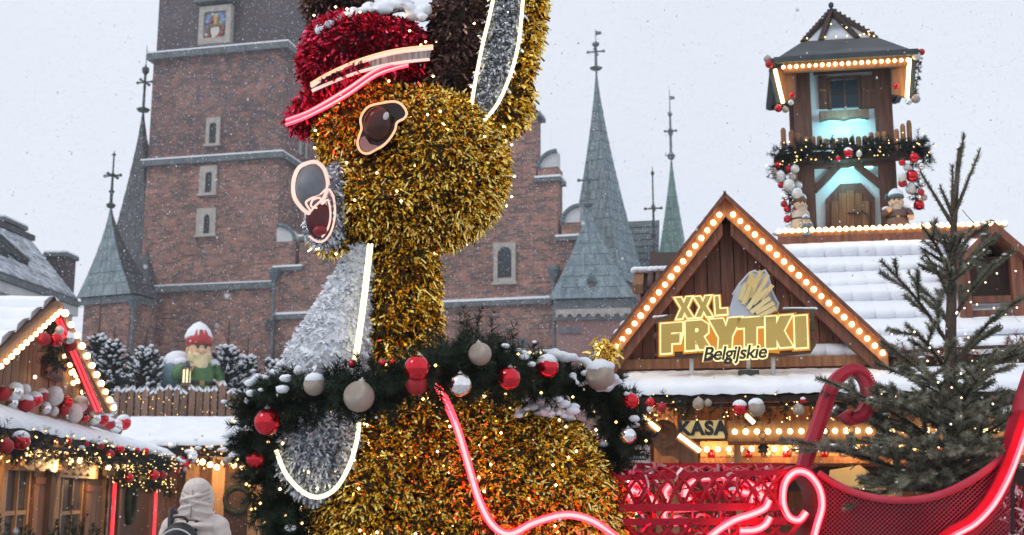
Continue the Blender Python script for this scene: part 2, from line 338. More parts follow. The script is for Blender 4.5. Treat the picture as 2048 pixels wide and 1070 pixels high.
class Needles:
    def __init__(s): s.v = []; s.n = 0
    def brush(s, a, b, r, n, w=0.004, fwd=0.7, taper=0.35):
        """n needles round the twig from a to b"""
        a = np.array(a); b = np.array(b); ax = b - a; ln = np.linalg.norm(ax)
        if ln < 1e-6 or n < 1: return
        ax = ax / ln; t = RNG.random((n, 1)); x = np.cross(ax, [0.3, 0.2, 0.93]); x /= np.linalg.norm(x); y = np.cross(ax, x)
        th = RNG.random((n, 1)) * 6.2832; rad = x * np.cos(th) + y * np.sin(th)
        d = unit(rad + ax * (fwd + RNG.normal(size=(n, 1)) * 0.2)); base = a + (b - a) * t
        l = r * RNG.uniform(0.8, 1.25, (n, 1)) * (1 - taper * t ** 3); sd = unit(np.cross(d, ax + RNG.normal(size=(n, 3)) * 0.4)) * w / 2
        s.v.append(np.stack([base - sd, base + sd, base + d * l * 1.15], 1).reshape(-1, 3)); s.n += n
    def build(s, name, material, parent):
        v = np.concatenate(s.v); f = np.arange(len(v)).reshape(-1, 3)
        o = bpy.data.objects.new(name, raw_mesh(name, v - np.array(WORLD.get(parent, V((0, 0, 0)))), f, material)); put(o, parent); o['kind'] = 'stuff'; return o
def dots(pts, r, name, material, parent, n=None):
    """many tiny lights or flakes as little octahedra, one mesh"""
    p = np.array([tuple(q) for q in pts]); k = len(p); rr = np.asarray(r if np.ndim(r) else np.full(k, r)).reshape(-1, 1, 1)
    o6 = np.array([[1, 0, 0], [-1, 0, 0], [0, 1, 0], [0, -1, 0], [0, 0, 1], [0, 0, -1]])[None] * rr
    v = (p[:, None, :] + o6).reshape(-1, 3); f = np.array([[0, 2, 4], [2, 1, 4], [1, 3, 4], [3, 0, 4], [2, 0, 5], [1, 2, 5], [3, 1, 5], [0, 3, 5]])
    f = (np.arange(k)[:, None, None] * 6 + f[None]).reshape(-1, 3)
    o = bpy.data.objects.new(name, raw_mesh(name, v - np.array(WORLD.get(parent, V((0, 0, 0)))), f, material)); put(o, parent); o['kind'] = 'stuff'; return o
def flat_shape(loops, F_to_world, thick, name, mats, parent, offset=0.0):
    """a filled outline (with holes) in a sign's plane: loops of (x, y); F_to_world = 3x4 placing x, y, normal"""
    cu = bpy.data.curves.new('tmp', 'CURVE'); cu.dimensions = '2D'; cu.fill_mode = 'BOTH'; cu.extrude = thick / 2; cu.offset = offset
    for lp in loops:
        sp = cu.splines.new('POLY'); sp.points.add(len(lp) - 1)
        for i, q in enumerate(lp): sp.points[i].co = (q[0], q[1], 0, 1)
        sp.use_cyclic_u = True
    return curve_to_part(cu, F_to_world, name, mats, parent)
def curve_to_part(cu, mw, name, mats, parent):
    t = bpy.data.objects.new('tmp', cu); col.objects.link(t)
    me = bpy.data.meshes.new_from_object(t.evaluated_get(bpy.context.evaluated_depsgraph_get())); me.name = name
    bpy.data.objects.remove(t); me.transform(Matrix.Translation(-WORLD.get(parent, V((0, 0, 0)))) @ mw)
    me.materials.clear()
    for m in (mats if isinstance(mats, (list, tuple)) else [mats]): me.materials.append(M[m])
    me.polygons.foreach_set('material_index', [0] * len(me.polygons))
    return put(bpy.data.objects.new(name, me), parent)
def lettering(txt, mw, size, thick, name, m, parent, offset=0.0, shear=0.0, spacing=1.0):
    cu = bpy.data.curves.new('tmp', 'FONT'); cu.body = txt; cu.size = size; cu.extrude = thick / 2; cu.offset = offset; cu.shear = shear
    cu.align_x = 'CENTER'; cu.align_y = 'CENTER'; cu.space_character = spacing
    return curve_to_part(cu, mw, name, m, parent)
def plane_mat(F, u, d, z, roll=0.0):
    """x along the front, y up, normal towards the viewer"""
    m = Matrix((F.ex, V((0, 0, 1)), -F.ey)).transposed().to_4x4()
    return Matrix.Translation(F.w(u, d, z)) @ m @ Matrix.Rotation(roll, 4, 'Z')
# shared small meshes
_s = MB(); _s.ell((0, 0, 0), 1.0, nu=10, nv=7); BULB = _s.mesh('light_bulb', 'bulb', V((0, 0, 0)), True)
BULB_SOFT = _s.mesh('light_bulb', 'bulb_soft', V((0, 0, 0)), True)
BALL = {}
_s = MB(); _s.ell((0, 0, 0), 1.0, nu=24, nv=14)
for k in ('red', 'matte', 'silver', 'white', 'champagne'): BALL[k] = _s.mesh('bauble', 'ball_' + k, V((0, 0, 0)), True)
_s = MB(); _s.lathe((0, 0, 0), [(0.20, 0.95), (0.20, 1.10), (0.06, 1.12), (0.05, 1.25)], 8); BALLCAP = _s.mesh('hanger_cap', 'white_metal', V((0, 0, 0)))
_s = MB(); _s.ell((0, 0, 0.42), (0.93, 0.93, 0.76), nu=14, nv=8)
for i, q in enumerate(_s.v):
    x, y, z = q; k = 1 + 0.06 * math.sin(5 * x + 3 * y) ; _s.v[i] = (x * k, y * k, max(z, 0.30 + 0.10 * math.sin(4 * x + 1) + 0.06 * math.sin(7 * y)))
BALLSNOW = _s.mesh('snow_cap', 'snow', V((0, 0, 0)), True)
CN = {'red': 'glossy red', 'matte': 'matte red', 'silver': 'silver mirror', 'white': 'white', 'champagne': 'champagne'}
def bauble(p, r, c, where, group, snow=False, label=None):
    o = inst(BALL[c], 'bauble', None, p, (random.uniform(-.25, .25), random.uniform(-.25, .25), random.uniform(0, 6)), r)
    tag(o, label or ((('snow-capped ' if snow else '') + CN[c] + ' bauble ' + where)), 'bauble', group)
    h = bpy.data.objects.new('hanger_cap', BALLCAP); col.objects.link(h); h.parent = o
    if snow:
        s = bpy.data.objects.new('snow_cap', BALLSNOW); col.objects.link(s); s.parent = o; s.rotation_euler = (-o.rotation_euler.x, -o.rotation_euler.y, 0)
    return o
def neon(pts, r, parent, name='neon_tube', m='neon_red', core='neon_core', per=6, closed=False, face=V((0, -1, 0))):
    """flexible light strip: tinted sleeve with a narrower bright face on its outer side"""
    q = smooth_path(pts, per, closed); b = MB(); b.tube(q, r, 9, closed=closed); b.tube([p + face * r * .62 for p in q], r * .55, 7, closed=closed, mi=1)
    return b.build(name, [m, core], parent, True)
def lump(mb, c, r, mi=0, flat=0.6):
    """a soft uneven heap of snow"""
    k = len(mb.v); mb.ell(c, (r, r * random.uniform(.8, 1.1), r * flat), nu=9, nv=6, mi=mi)
    for i in range(k, len(mb.v)):
        j = 1 + random.uniform(-.10, .10); mb.v[i] = tuple(c[a] + (mb.v[i][a] - c[a]) * j for a in range(3))
# ------------------------------------------------------------ ground
_g = MB(); _g.add([(-170, -40, 0), (170, -40, 0), (170, 190, 0), (-170, 190, 0)], [(0, 1, 2, 3)])
tag(_g.build('ground', 'ground'), kind='structure')

# ============================================================ the brick town hall behind the market
CH = Frame(at(565, 90, 74), -13.0)
HALL = thing('brick_town_hall', CH.w(-4, 4, 0), 'tall weathered brick town hall with square tower, stepped gable and copper spires', 'town hall')
def wall_part(mb, name, m, parent=HALL, **k): return mb.build(name, m, parent, **k)
def zf(px, py): return CH.hit(px, py, 0)[1]
z_top, z1, z2, z3 = 52.0, zf(430, 99), zf(430, 314), zf(410, 570)
uL = [CH.hit(313, 40)[0], CH.hit(303, 200)[0], CH.hit(290, 400)[0], CH.hit(274, 640)[0]]
uR = [CH.hit(560, 40)[0], CH.hit(566, 200)[0], CH.hit(556, 420)[0], CH.hit(548, 600)[0]]
W = uR[1] - uL[1]
def sect(u0, u1, za, zb, m, name='tower_wall'):
    b = MB(); ins = (W - (u1 - u0)) / 2; b.fbox(CH, u0, u1, ins, W - ins, za, zb); wall_part(b, name, m)
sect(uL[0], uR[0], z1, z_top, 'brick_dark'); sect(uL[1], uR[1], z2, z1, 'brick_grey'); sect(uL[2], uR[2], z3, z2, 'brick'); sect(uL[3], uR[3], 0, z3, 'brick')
b = MB(); c = CH.w((uL[0] + uR[0]) / 2, W / 2, z_top); b.lathe(c, [(W * .75, 0), (W * .5, 3), (0.2, 12)], 4, rot=CH.R); wall_part(b, 'tower_cap_roof', 'copper')
def ring(u0, u1, z, h, out, m='stone_grey'):
    ins = (W - (u1 - u0)) / 2
    b = MB(); b.fbox(CH, u0 - out, u1 + out, ins - out, W - ins + out, z - h, z); s = wall_part(b, 'string_course', m)
    b = MB(); b.fbox(CH, u0 - out - .02, u1 + out + .02, ins - out - .02, W - ins + out + .02, z + .003, z + 0.10); b.build('snow_ledge', 'snow', s)
ring(uL[1], uR[1], z1, 0.42, 0.36); ring(uL[2], uR[2], z2, 0.38, 0.30)
b = MB(); b.fbox(CH, uL[3] - .15, uR[3] + .1, -.25, .3, z3 - .4, z3); s = wall_part(b, 'string_course', 'stone_grey')
b = MB(); b.fbox(CH, uL[3] - .16, uR[3] + .1, -.27, .3, z3 + .003, z3 + .08); b.build('snow_ledge', 'snow', s)
def slit(F, x0, x1, y0, y1, ix0, ix1, iy0, iy1, parent=HALL, d=0.0, arch=True, stone='stone'):
    """stone-framed window built as four jamb stones round a recessed pane"""
    u0, za = F.hit(x0, y1, d); u1, _ = F.hit(x1, y1, d); _, zb = F.hit((x0 + x1) / 2, y0, d)
    a0, ia = F.hit(ix0, iy1, d); a1, _ = F.hit(ix1, iy1, d); _, ib = F.hit((ix0 + ix1) / 2, iy0, d)
    win = MB(); win.fbox(F, a0, a1, d - .03, d + .02, ia, ib); w = win.build('window', 'dark_glass', parent)
    for q in ((u0, a0, za, zb), (a1, u1, za, zb), (a0, a1, za, ia), (a0, a1, ib, zb)):
        m = MB(); m.fbox(F, q[0], q[1], d - .14, d + .1, q[2], q[3]); m.build('jamb_stone', stone, w)
    if arch:
        m = MB(); h = (a1 - a0) * .55; n = 8; top = [(a0, ib + .001), (a1, ib + .001)] + [((a0 + a1) / 2 + (a1 - a0) / 2 * math.cos(math.pi * i / n), ib - h + h * math.sin(math.pi * i / n)) for i in range(n + 1)]
        m.prism([F.w(u, d - .13, z) for u, z in [(a1, ib)] + [t for t in top[2:]] + [(a0, ib)]], F.ey * .1); m.build('arch_head', stone, w)
    if a1 - a0 > .6:
        m = MB(); m.fbox(F, (a0 + a1) / 2 - .02, (a0 + a1) / 2 + .02, d - .06, d - .031, ia, ib); m.build('mullion', 'iron', w)
    m = MB(); m.fbox(F, u0 - .1, u1 + .1, d - .24, d + .1, za - .14, za); sl = m.build('sill', stone, w)
    return w
slit(CH, 412, 440, 236, 290, 419, 433, 246, 288); slit(CH, 399, 433, 332, 389, 411, 424, 344, 386); slit(CH, 393, 431, 417, 471, 408, 420, 430, 468)
# narrow window on the tower's receding side
dS, zS = CH.side(604, 310, uR[1] + .02); _, zS2 = CH.side(604, 258, uR[1] + .02)
b = MB(); b.fbox(CH, uR[1] - .1, uR[1] + .05, dS - .35, dS + .35, zS, zS2); w = wall_part(b, 'window', 'dark_glass')
for e in (-.5, .5):
    b = MB(); b.fbox(CH, uR[1] - .1, uR[1] + .12, dS + e - .15, dS + e + .15, zS - .1, zS2 + .2); b.build('jamb_stone', 'stone', w)
# heraldic panel: stone frame, painted relief
u0, za = CH.hit(403, 95, .3); u1, zb = CH.hit(470, 14, .3)
cr = MB(); cr.fbox(CH, u0 + .3, u1 - .3, .0, .3, za + .35, zb - .3)
M['relief'] = mat('relief_ground', (0.30, 0.36, 0.46), (0.40, 0.40, 0.42), .8, scale=3)
for k, c in (('rel_red', (.30, .06, .05)), ('rel_ochre', (.42, .26, .10)), ('rel_blue', (.16, .26, .42)), ('rel_pale', (.5, .47, .42)), ('rel_brown', (.16, .10, .07))): M[k] = mat(k, c, tuple(x * 1.4 for x in c), .8, scale=4)
CREST = cr.build('heraldic_panel', 'relief', HALL)
for q in ((u0, u0 + .35, za, zb), (u1 - .35, u1, za, zb), (u0 + .35, u1 - .35, za, za + .4), (u0 + .35, u1 - .35, zb - .4, zb)):
    m = MB(); m.fbox(CH, q[0], q[1], -.25, .3, q[2], q[3]); m.build('frame_stone', 'stone', CREST)
m = MB(); m.fbox(CH, u0 - .3, u1 + .3, -.5, .3, zb + .25, zb + .5); m.build('drip_mould', 'stone_grey', CREST)
m = MB(); m.fbox(CH, u0 - .3, u1 + .3, -.5, .3, zb + .503, zb + .58); m.build('snow_ledge', 'snow', CREST)
cu_, cz = (u0 + u1) / 2, (za + zb) / 2; rw, rh = (u1 - u0), (zb - za)
def rel(mat_, pts, r):
    m = MB()
    for x, z in pts: m.ell(CH.w(cu_ + x * rw, -.05, cz + z * rh), (r * rw, .12, r * rw), CH.R, 10, 6)
    m.build('relief_figure', mat_, CREST, True)
m = MB(); n = 14
m.prism([CH.w(cu_ + rw * .13 * x, -.16, cz - rh * .19 + rh * .12 * z) for x, z in ((-1, 1), (1, 1), (1, -.1), (.6, -.75), (0, -1.1), (-.6, -.75), (-1, -.1))], CH.ey * .2); m.build('shield', 'rel_pale', CREST)
rel('rel_ochre', [(0, .05), (0, .12), (-.03, .2), (.03, .2)], .07); rel('rel_blue', [(-.2, .22), (.22, .2), (-.26, .1), (.27, .1), (.12, .29)], .085)
rel('rel_brown', [(-.22, -.05), (.24, -.04), (-.24, -.16), (-.12, -.02), (.13, -.02)], .075); rel('rel_red', [(.22, -.22), (.25, -.12), (-.2, -.28), (.12, -.3), (-.14, .12)], .07)
rel('rel_pale', [(-.05, -.32), (.02, .27), (-.28, -.24), (-.1, .3)], .065)

def finial(p, top, style, m='iron', parent=HALL):
    p = V(p); h = top - p.z; b = MB()
    prof = {'cross': [(.22, 0), (.30, .05), (.10, .09), (.10, .25), (.20, .28), (.09, .31), (.075, .55), (.16, .58), (.06, .61), (.05, .9), (.14, .93), (.03, .96), (.02, 1)],
            'ball': [(.34, 0), (.46, .035), (.10, .07), (.09, .32), (.10, .36), (.085, .55), (.25, .6), (.25, .65), (.07, .68), (.03, .72), (.02, 1)],
            'vane': [(.20, 0), (.34, .05), (.10, .10), (.10, .32), (.26, .40), (.09, .44), (.08, .60), (.2, .64), (.05, .68), (.02, 1)]}[style]
    b.lathe(p, [(r, z * h) for r, z in prof], 10); f = b.build('finial', m, parent)
    if style in ('cross', 'vane', 'ball'):
        z = {'cross': .56, 'vane': .40, 'ball': .44}[style]; m2 = MB(); c = p + V((0, 0, z * h)); L = {'cross': .55, 'vane': .42, 'ball': .55}[style]
        for k in range(2):
            ax = CH.R @ V((L, 0, 0) if k == 0 else (0, L, 0)); m2.tube([c - ax, c + ax], .06, 6)
            for sgn in (-1, 1): m2.ell(c + ax * sgn, .11, nu=8, nv=5)
        m2.build('finial_arm', m, f)
    if style in ('vane', 'ball'):
        m2 = MB(); c = p + V((0, 0, h * .84)); m2.prism([c, c + V((.42, 0, .12)), c + V((.38, 0, .3)), c + V((.02, 0, .34))], V((0, .03, 0))); m2.build('vane_flag', m, f)
    return f
def panelled_roof(F, base, apex, rows, cols, faces, m, dark=None, flare=0.0, parent=HALL, name='spire_roof', darkfaces=()):
    """pyramid clad in lapped metal sheets; base = corners (u, d), apex = (u, d, z), z0 the eave"""
    uA, dA, zA = apex; (cs, z0) = base
    def pt(c, t):            # t 0 at the eave, 1 at the tip; the skirt kicks out
        s = (1 - t) ** (1 + flare) if flare else 1 - t
        return F.w(uA + (c[0] - uA) * s, dA + (c[1] - dA) * s, z0 + (zA - z0) * t)
    shell = MB(); n = len(cs); K = 12
    for k in range(K):
        for i in range(n):
            a, c = cs[i], cs[(i + 1) % n]; t0, t1 = k / K, (k + 1) / K
            sh = lambda p: p
            shell.add([pt(a, t0), pt(c, t0), pt(c, t1), pt(a, t1)], [(0, 1, 2, 3)])
    shell.add([F.w(c[0], c[1], z0) for c in cs], [tuple(range(n))[::-1]])
    roof = shell.build(name, dark or 'slate', parent)
    for i in faces:
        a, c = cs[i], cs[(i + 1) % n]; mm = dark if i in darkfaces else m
        for k in range(rows):
            t0, t1 = k / rows, (k + 1) / rows; t1 = min(t1, .985); nc = max(1, int(round(cols * (1 - t0) ** .8)))
            off = (k % 2) * .5
            edges = [0] + [(j + off) / nc for j in range(1 if off == 0 else 0, nc + 1) if 0 < (j + off) / nc < 1] + [1]
            A0, A1, B0, B1 = pt(a, t0), pt(c, t0), pt(a, t1), pt(c, t1); nrm = (A1 - A0).cross(B0 - A0).normalized()
            for e0, e1 in zip(edges, edges[1:]):
                g = .018 / max(.2, (e1 - e0) * (A1 - A0).length) * (e1 - e0); o0 = random.uniform(.035, .06); o1 = random.uniform(.015, .025)
                p = [A0.lerp(A1, e0 + g), A0.lerp(A1, e1 - g), B0.lerp(B1, e1 - g), B0.lerp(B1, e0 + g)]
                q = [p[0] + nrm * o0, p[1] + nrm * o0, p[2] + nrm * o1, p[3] + nrm * o1]
                mb = MB(); mb.add(p + q, [(4, 5, 6, 7), (0, 1, 5, 4), (1, 2, 6, 5), (2, 3, 7, 6), (3, 0, 4, 7)]); mb.build('roof_sheet', mm, roof)
    return roof
# left stair turret with copper skirt roof
TL = Frame(at(222, 600, 71), -24.0)
def sq(F, x0, x1, y, deep):
    u0, z = F.hit(x0, y); u1, _ = F.hit(x1, y); return [(u0, 0), (u1, 0), (u1, deep), (u0, deep)], z
cs, z0 = sq(TL, 153, 262, 596, 2.6)
uA, zA = TL.hit(222, 406, 1.3)
panelled_roof(TL, (cs, z0), (uA, 1.3, zA), 8, 4, (0, 1), 'copper', 'slate', .45, name='turret_roof', darkfaces=(1,))  # side face's shade put into its colour with the dark slate
b = MB(); b.fbox(TL, cs[0][0] + .35, cs[1][0] - .35, .3, 2.4, 0, z0 + .05); wall_part(b, 'turret_wall', 'brick')
b = MB(); b.fbox(TL, cs[0][0] + .2, cs[1][0] - .2, .15, 2.5, z0 - .45, z0 - .02); wall_part(b, 'turret_cornice', 'stone_grey')
finial(TL.w(uA, 1.3, zA - .3), TL.hit(224, 302, 1.3)[1], 'cross')
# dark slate spire behind it
TS = Frame(at(262, 590, 76), -30.0)
cs, z0 = sq(TS, 190, 300, 600, 3.4); uA, zA = TS.hit(287, 212, 1.7)
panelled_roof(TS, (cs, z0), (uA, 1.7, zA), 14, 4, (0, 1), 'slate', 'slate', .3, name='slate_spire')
b = MB(); b.fbox(TS, cs[0][0] + .1, cs[1][0] - .1, .1, 3.3, 0, z0 + .1); wall_part(b, 'turret_wall', 'brick')
finial(TS.w(uA, 1.7, zA - .4), TS.hit(289, 92, 1.7)[1], 'ball')

# stepped gable wall to the right of the tower
GB = Frame(at(1105, 600, 69), -15.0)
out = [(548, 1040), (548, 545), (598, 541), (598, 482), (645, 479), (645, 420), (695, 416), (695, 360), (740, 356), (740, 250), (800, 246), (800, 150), (900, 146), (900, 190), (975, 188), (975, 236), (1072, 233), (1072, 364), (1116, 362), (1116, 482), (1162, 480), (1162, 1040)]
pts = [GB.hit(*q) for q in out]; pts[0] = (pts[0][0], 0); pts[-1] = (pts[-1][0], 0)
b = MB(); b.prism([GB.w(u, 0, z) for u, z in pts], GB.ey * 1.2); wall_part(b, 'gable_wall', 'brick')
b = MB(); u0 = GB.hit(640, 600)[0]; u1 = GB.hit(1100, 600)[0]; zr = GB.hit(900, 600)[1]; um = (u0 + u1) / 2
b.prism([GB.w(u0, 1.2, zr - 8), GB.w(u1, 1.2, zr - 8), GB.w(u1, 1.2, zr), GB.w(um, 1.2, zr + 9), GB.w(u0, 1.2, zr)], GB.ey * 14); wall_part(b, 'nave', 'slate')
for x0, x1, y in ((548, 600, 542), (600, 647, 480), (1072, 1118, 363), (1114, 1164, 481), (1026, 1076, 234)):
    u0, z = GB.hit(x0, y, -.2); u1, _ = GB.hit(x1, y, -.2)
    b = MB(); b.fbox(GB, u0 - .1, u1 + .1, -.22, 1.4, z - .02, z + .22); s = wall_part(b, 'coping_stone', 'stone_grey')
    b = MB(); b.fbox(GB, u0 - .1, u1 + .1, -.24, 1.42, z + .223, z + .34); b.build('snow_ledge', 'snow', s)
def merlon(x0, x1, y0, y1, flip, base):
    """plastered quarter-round on a brick block, edged with copper"""
    u0, za = GB.hit(x0, y1, -.1); u1, _ = GB.hit(x1, y1, -.1); _, zb = GB.hit((x0 + x1) / 2, y0, -.1); n = 10
    b = MB(); b.fbox(GB, u0 - .05, u1 + .05, -.12, 1.2, GB.hit(x0, base, -.1)[1], za); blk = wall_part(b, 'gable_block', 'brick')
    cxu = u1 if not flip else u0; sg = -1 if not flip else 1
    arc = [(cxu + sg * (u1 - u0) * math.sin(math.pi / 2 * i / n), za + (zb - za) * math.cos(math.pi / 2 * i / n)) for i in range(n + 1)]
    b = MB(); b.prism([GB.w(u, -.1, z) for u, z in [(cxu, za)] + arc], GB.ey * .9); b.build('quarter_round', 'plaster_white', blk)
    b = MB(); b.tube([GB.w(u, -.16, z) for u, z in arc], .13, 6); b.build('copper_edging', 'copper_dark', blk)
merlon(553, 590, 449, 484, True, 540); merlon(1077, 1114, 303, 336, False, 362); merlon(1125, 1160, 412, 446, False, 480)
u0, z0 = GB.hit(1036, 234, .2); u1, z1b = GB.hit(1070, 204, .2)
b = MB(); b.lathe(GB.w((u0 + u1) / 2, .5, z0), [((u1 - u0) * .5, 0), ((u1 - u0) * .5, (z1b - z0) * .75), ((u1 - u0) * .3, z1b - z0)], 10); wall_part(b, 'chimney_pot', 'plaster_white')
for x0, x1, y in ((548, 640, 630), (870, 1100, 606)):
    u0, z = GB.hit(x0, y, -.2); u1, zz = GB.hit(x1, y, -.2)
    b = MB(); b.fbox(GB, u0, u1, -.25, .2, z - .3, z); s = wall_part(b, 'string_course', 'stone_grey'); b = MB(); b.fbox(GB, u0, u1, -.28, .2, z + .003, z + .14); b.build('snow_ledge', 'snow', s)
slit(GB, 988, 1032, 486, 566, 996, 1024, 494, 557)
slit(GB, 1040, 1052, 676, 700, 1042, 1050, 680, 698, arch=False, stone='stone_grey')
# gutter pipes with hoppers
for px, y0, y1 in ((549, 545, 1000), (1108, 540, 1000), (268, 600, 1000)):
    F = GB if px != 268 else TL; dd = -.35
    u, za = F.hit(px, y0, dd); b = MB(); b.tube([F.w(u, dd, 0), F.w(u, dd, za)], .10, 8); b.lathe(F.w(u, dd, za), [(.12, -.7), (.34, -.1), (.38, 0), (.38, .2)], 8); wall_part(b, 'drain_pipe', 'copper_dark')
u, z = GB.hit(540, 655, -.3); b = MB(); b.fbox(GB, u - .25, u + .25, -.5, .1, z - .2, z + .5); wall_part(b, 'wall_lantern', 'iron')
# right corner turret (oriel) with arcaded frieze
TR = Frame(at(1185, 640, 66.5), -8.0)
u0, zc = TR.hit(1112, 601); u1, _ = TR.hit(1262, 601); zf1 = TR.hit(1185, 640)[1]; dp = 4.5
b = MB(); b.fbox(TR, u0, u1, 0, dp, 0, zf1); wall_part(b, 'turret_wall', 'brick_pink')
b = MB(); b.fbox(TR, u0 - .12, u1 + .12, -.12, dp, zf1 + .003, zc); fr = wall_part(b, 'turret_frieze', 'stone_grey')
for i in range(8):
    a = u0 + (u1 - u0) * (i + .1) / 8; c = u0 + (u1 - u0) * (i + .9) / 8; r = (c - a) / 2; zc2 = zf1 + .15; n = 8
    pp = [(a - .05, zc2), (a - .05, zc2 + r + .25), (c + .05, zc2 + r + .25), (c + .05, zc2)] + [((a + c) / 2 + r * .8 * math.cos(math.pi * k / n), zc2 + r * .9 * math.sin(math.pi * k / n)) for k in range(n + 1)]
    b = MB(); b.prism([TR.w(u, -.24, z) for u, z in pp], TR.ey * .12); b.build('frieze_arch', 'stone', fr)
b = MB(); b.fbox(TR, TR.hit(1118, 660)[0], TR.hit(1160, 660)[0], -.08, .1, TR.hit(1118, 660)[1] - .2, TR.hit(1118, 660)[1] + .1); wall_part(b, 'stone_band', 'stone_grey')
cs, z0 = sq(TR, 1098, 1272, 600, 5.0); cs = [(u, d - .3) for u, d in cs]; uA, zA = TR.hit(1176, 400, 2.2)
panelled_roof(TR, (cs, z0), (uA, 2.2, zA), 9, 6, (0, 1), 'copper', 'copper_dark', .35, name='turret_roof')
finial(TR.w(uA, 2.2, zA - .4), TR.hit(1172, 318, 2.2)[1], 'cross', 'copper_dark')
u0, z0 = TR.hit(1174, 590, .25); u1, z1b = TR.hit(1194, 545, .25)
b = MB(); b.prism([TR.w(u0, .1, z0), TR.w(u1, .1, z0), TR.w(u1, .1, z1b - .4), TR.w((u0 + u1) / 2, .1, z1b), TR.w(u0, .1, z1b - .4)], TR.ey * 1.6); dm = wall_part(b, 'roof_dormer', 'copper_dark')
b = MB(); b.fbox(TR, u0 + .1, u1 - .1, .04, .08, z0 + .3, z1b - .5); b.build('dormer_hatch', 'iron', dm)
# tall spire, small roof block, green spire
SP = Frame(at(1205, 560, 76), -30.0)
cs, z0 = sq(SP, 1128, 1236, 566, 4.6); uA, zA = SP.hit(1192, 128, 2.2)
panelled_roof(SP, (cs, z0), (uA, 2.2, zA), 22, 7, (0, 1), 'copper', 'copper_dark', .35, name='great_spire', darkfaces=())
b = MB(); b.fbox(SP, cs[0][0] + .3, cs[1][0] - .3, .3, 4.3, 0, z0 + .1); wall_part(b, 'turret_wall', 'brick')
finial(SP.w(uA, 2.2, zA - .4), SP.hit(1192, 58, 2.2)[1], 'ball', 'copper_dark')
RB = Frame(at(1290, 540, 80), -12.0)
u0, z0 = RB.hit(1240, 560); u1, z1b = RB.hit(1313, 426)
b = MB(); b.fbox(RB, u0, u1, .5, 6, 0, z0); wall_part(b, 'annex_wall', 'brick')
b = MB(); b.prism([RB.w(u0, .3, z0), RB.w(u1, .3, z0), RB.w(u1, 2.2, z1b), RB.w(u0, 2.2, z1b)], V((0, 0, -.25))); rf = wall_part(b, 'annex_roof', 'slate')
for k in range(9):
    for j in range(5):
        e0 = (j + (k % 2) * .5) / 5; e1 = min(e0 + .19, 1.0); t0 = k / 9; t1 = t0 + .108
        if e0 > .97: continue
        P_ = lambda e, t: RB.w(u0 + (u1 - u0) * e, .3 + 1.9 * t, z0 + (z1b - z0) * t)
        nr = V((0, -.9, .4)); mb = MB(); p = [P_(e0, t0), P_(e1, t0), P_(e1, t1), P_(e0, t1)]; q = [x + nr * (.09 if i < 2 else .02) for i, x in enumerate(p)]
        mb.add(p + q, [(4, 5, 6, 7), (0, 1, 5, 4), (1, 2, 6, 5), (3, 0, 4, 7)]); mb.build('roof_sheet', 'copper_dark', rf)
finial(RB.P(1309, 525, .2), RB.hit(1309, 333, .2)[1], 'cross')
GS = Frame(at(1348, 525, 88), -20.0)
cs, z0 = sq(GS, 1314, 1368, 530, 2.2); uA, zA = GS.hit(1342, 306, 1.1)
panelled_roof(GS, (cs, z0), (uA, 1.1, zA), 10, 3, (0, 1), 'copper_green', 'copper_dark', .25, name='green_spire')
b = MB(); b.fbox(GS, cs[0][0] + .2, cs[1][0] - .2, .2, 2.0, 0, z0 + .1); wall_part(b, 'turret_wall', 'brick')
finial(GS.w(uA, 1.1, zA - .5), GS.hit(1338, 178, 1.1)[1], 'vane', 'copper_dark')

# ============================================================ snow-roofed house at the far left
HS = Frame(at(0, 545, 44), 85.0)
HOUSE = thing('townhouse', HS.w(3, 4, 0), 'pale town house with snow-dusted roof, skylights and brick chimneys beside the brick tower', 'house')
uE, zE = HS.hit(156, 598, 0); uB, zRdg = HS.hit(62, 480, 4.0)
uS = -9.0
M['house_wall'] = mat('house_wall', (0.20, 0.19, 0.18), (0.27, 0.25, 0.235), .85, scale=1.5)
M['snow_thin'] = mat('snow_thin', (0.16, 0.18, 0.21), (0.60, 0.64, 0.70), .85, scale=2.5, stretch=(1, 1, 1), rnd=.12, detail=6)
b = MB(); b.fbox(HS, uS, uE - .4, .5, 9, 0, zE - .3); b.build('wall', 'house_wall', HOUSE)
b = MB(); b.fbox(HS, uS, uE + .1, .0, .55, zE - .75, zE - .35); b.fbox(HS, uS, uE, .2, .55, zE - 1.3, zE - .76); b.build('cornice', 'plaster_white', HOUSE)
b = MB(); b.fbox(HS, uS, uE + .1, -.12, .12, zE - .34, zE - .12); b.build('gutter', 'stone_grey', HOUSE)
def RP(u, t, o=0): return HS.w(u, 4.0 * t, zE + (zRdg - zE) * t + o)
uT = uB + 0.0
b = MB(); b.prism([RP(uS, 0), RP(uE, 0), RP(uT, 1), RP(uS, 1)], V((0, 0, -.2))); b.prism([HS.w(uS, 8, zE), HS.w(uE, 8, zE), HS.w(uT, 4, zRdg), HS.w(uS, 4, zRdg)], V((0, 0, -.2))); b.add([RP(uE, 0), HS.w(uE, 8, zE), RP(uT, 1)], [(0, 1, 2)])
rf = b.build('roof', 'slate', HOUSE)
for k in range(14):            # tile courses dusted with snow
    t0, t1 = k / 14, (k + .93) / 14
    for j in range(10):
        ea = uS + (uE + (uT - uE) * t0 - uS) * j / 10; eb = uS + (uE + (uT - uE) * t0 - uS) * (j + .985) / 10
        n_ = V((-.45, -.1, .85)); p = [RP(ea, t0), RP(eb, t0), RP(eb, t1), RP(ea, t1)]; q = [x + n_ * (.10 if i < 2 else .03) for i, x in enumerate(p)]
        mb = MB(); mb.add(p + q, [(4, 5, 6, 7), (0, 1, 5, 4), (1, 2, 6, 5), (3, 0, 4, 7)]); mb.build('tile_course', 'snow_thin', rf)
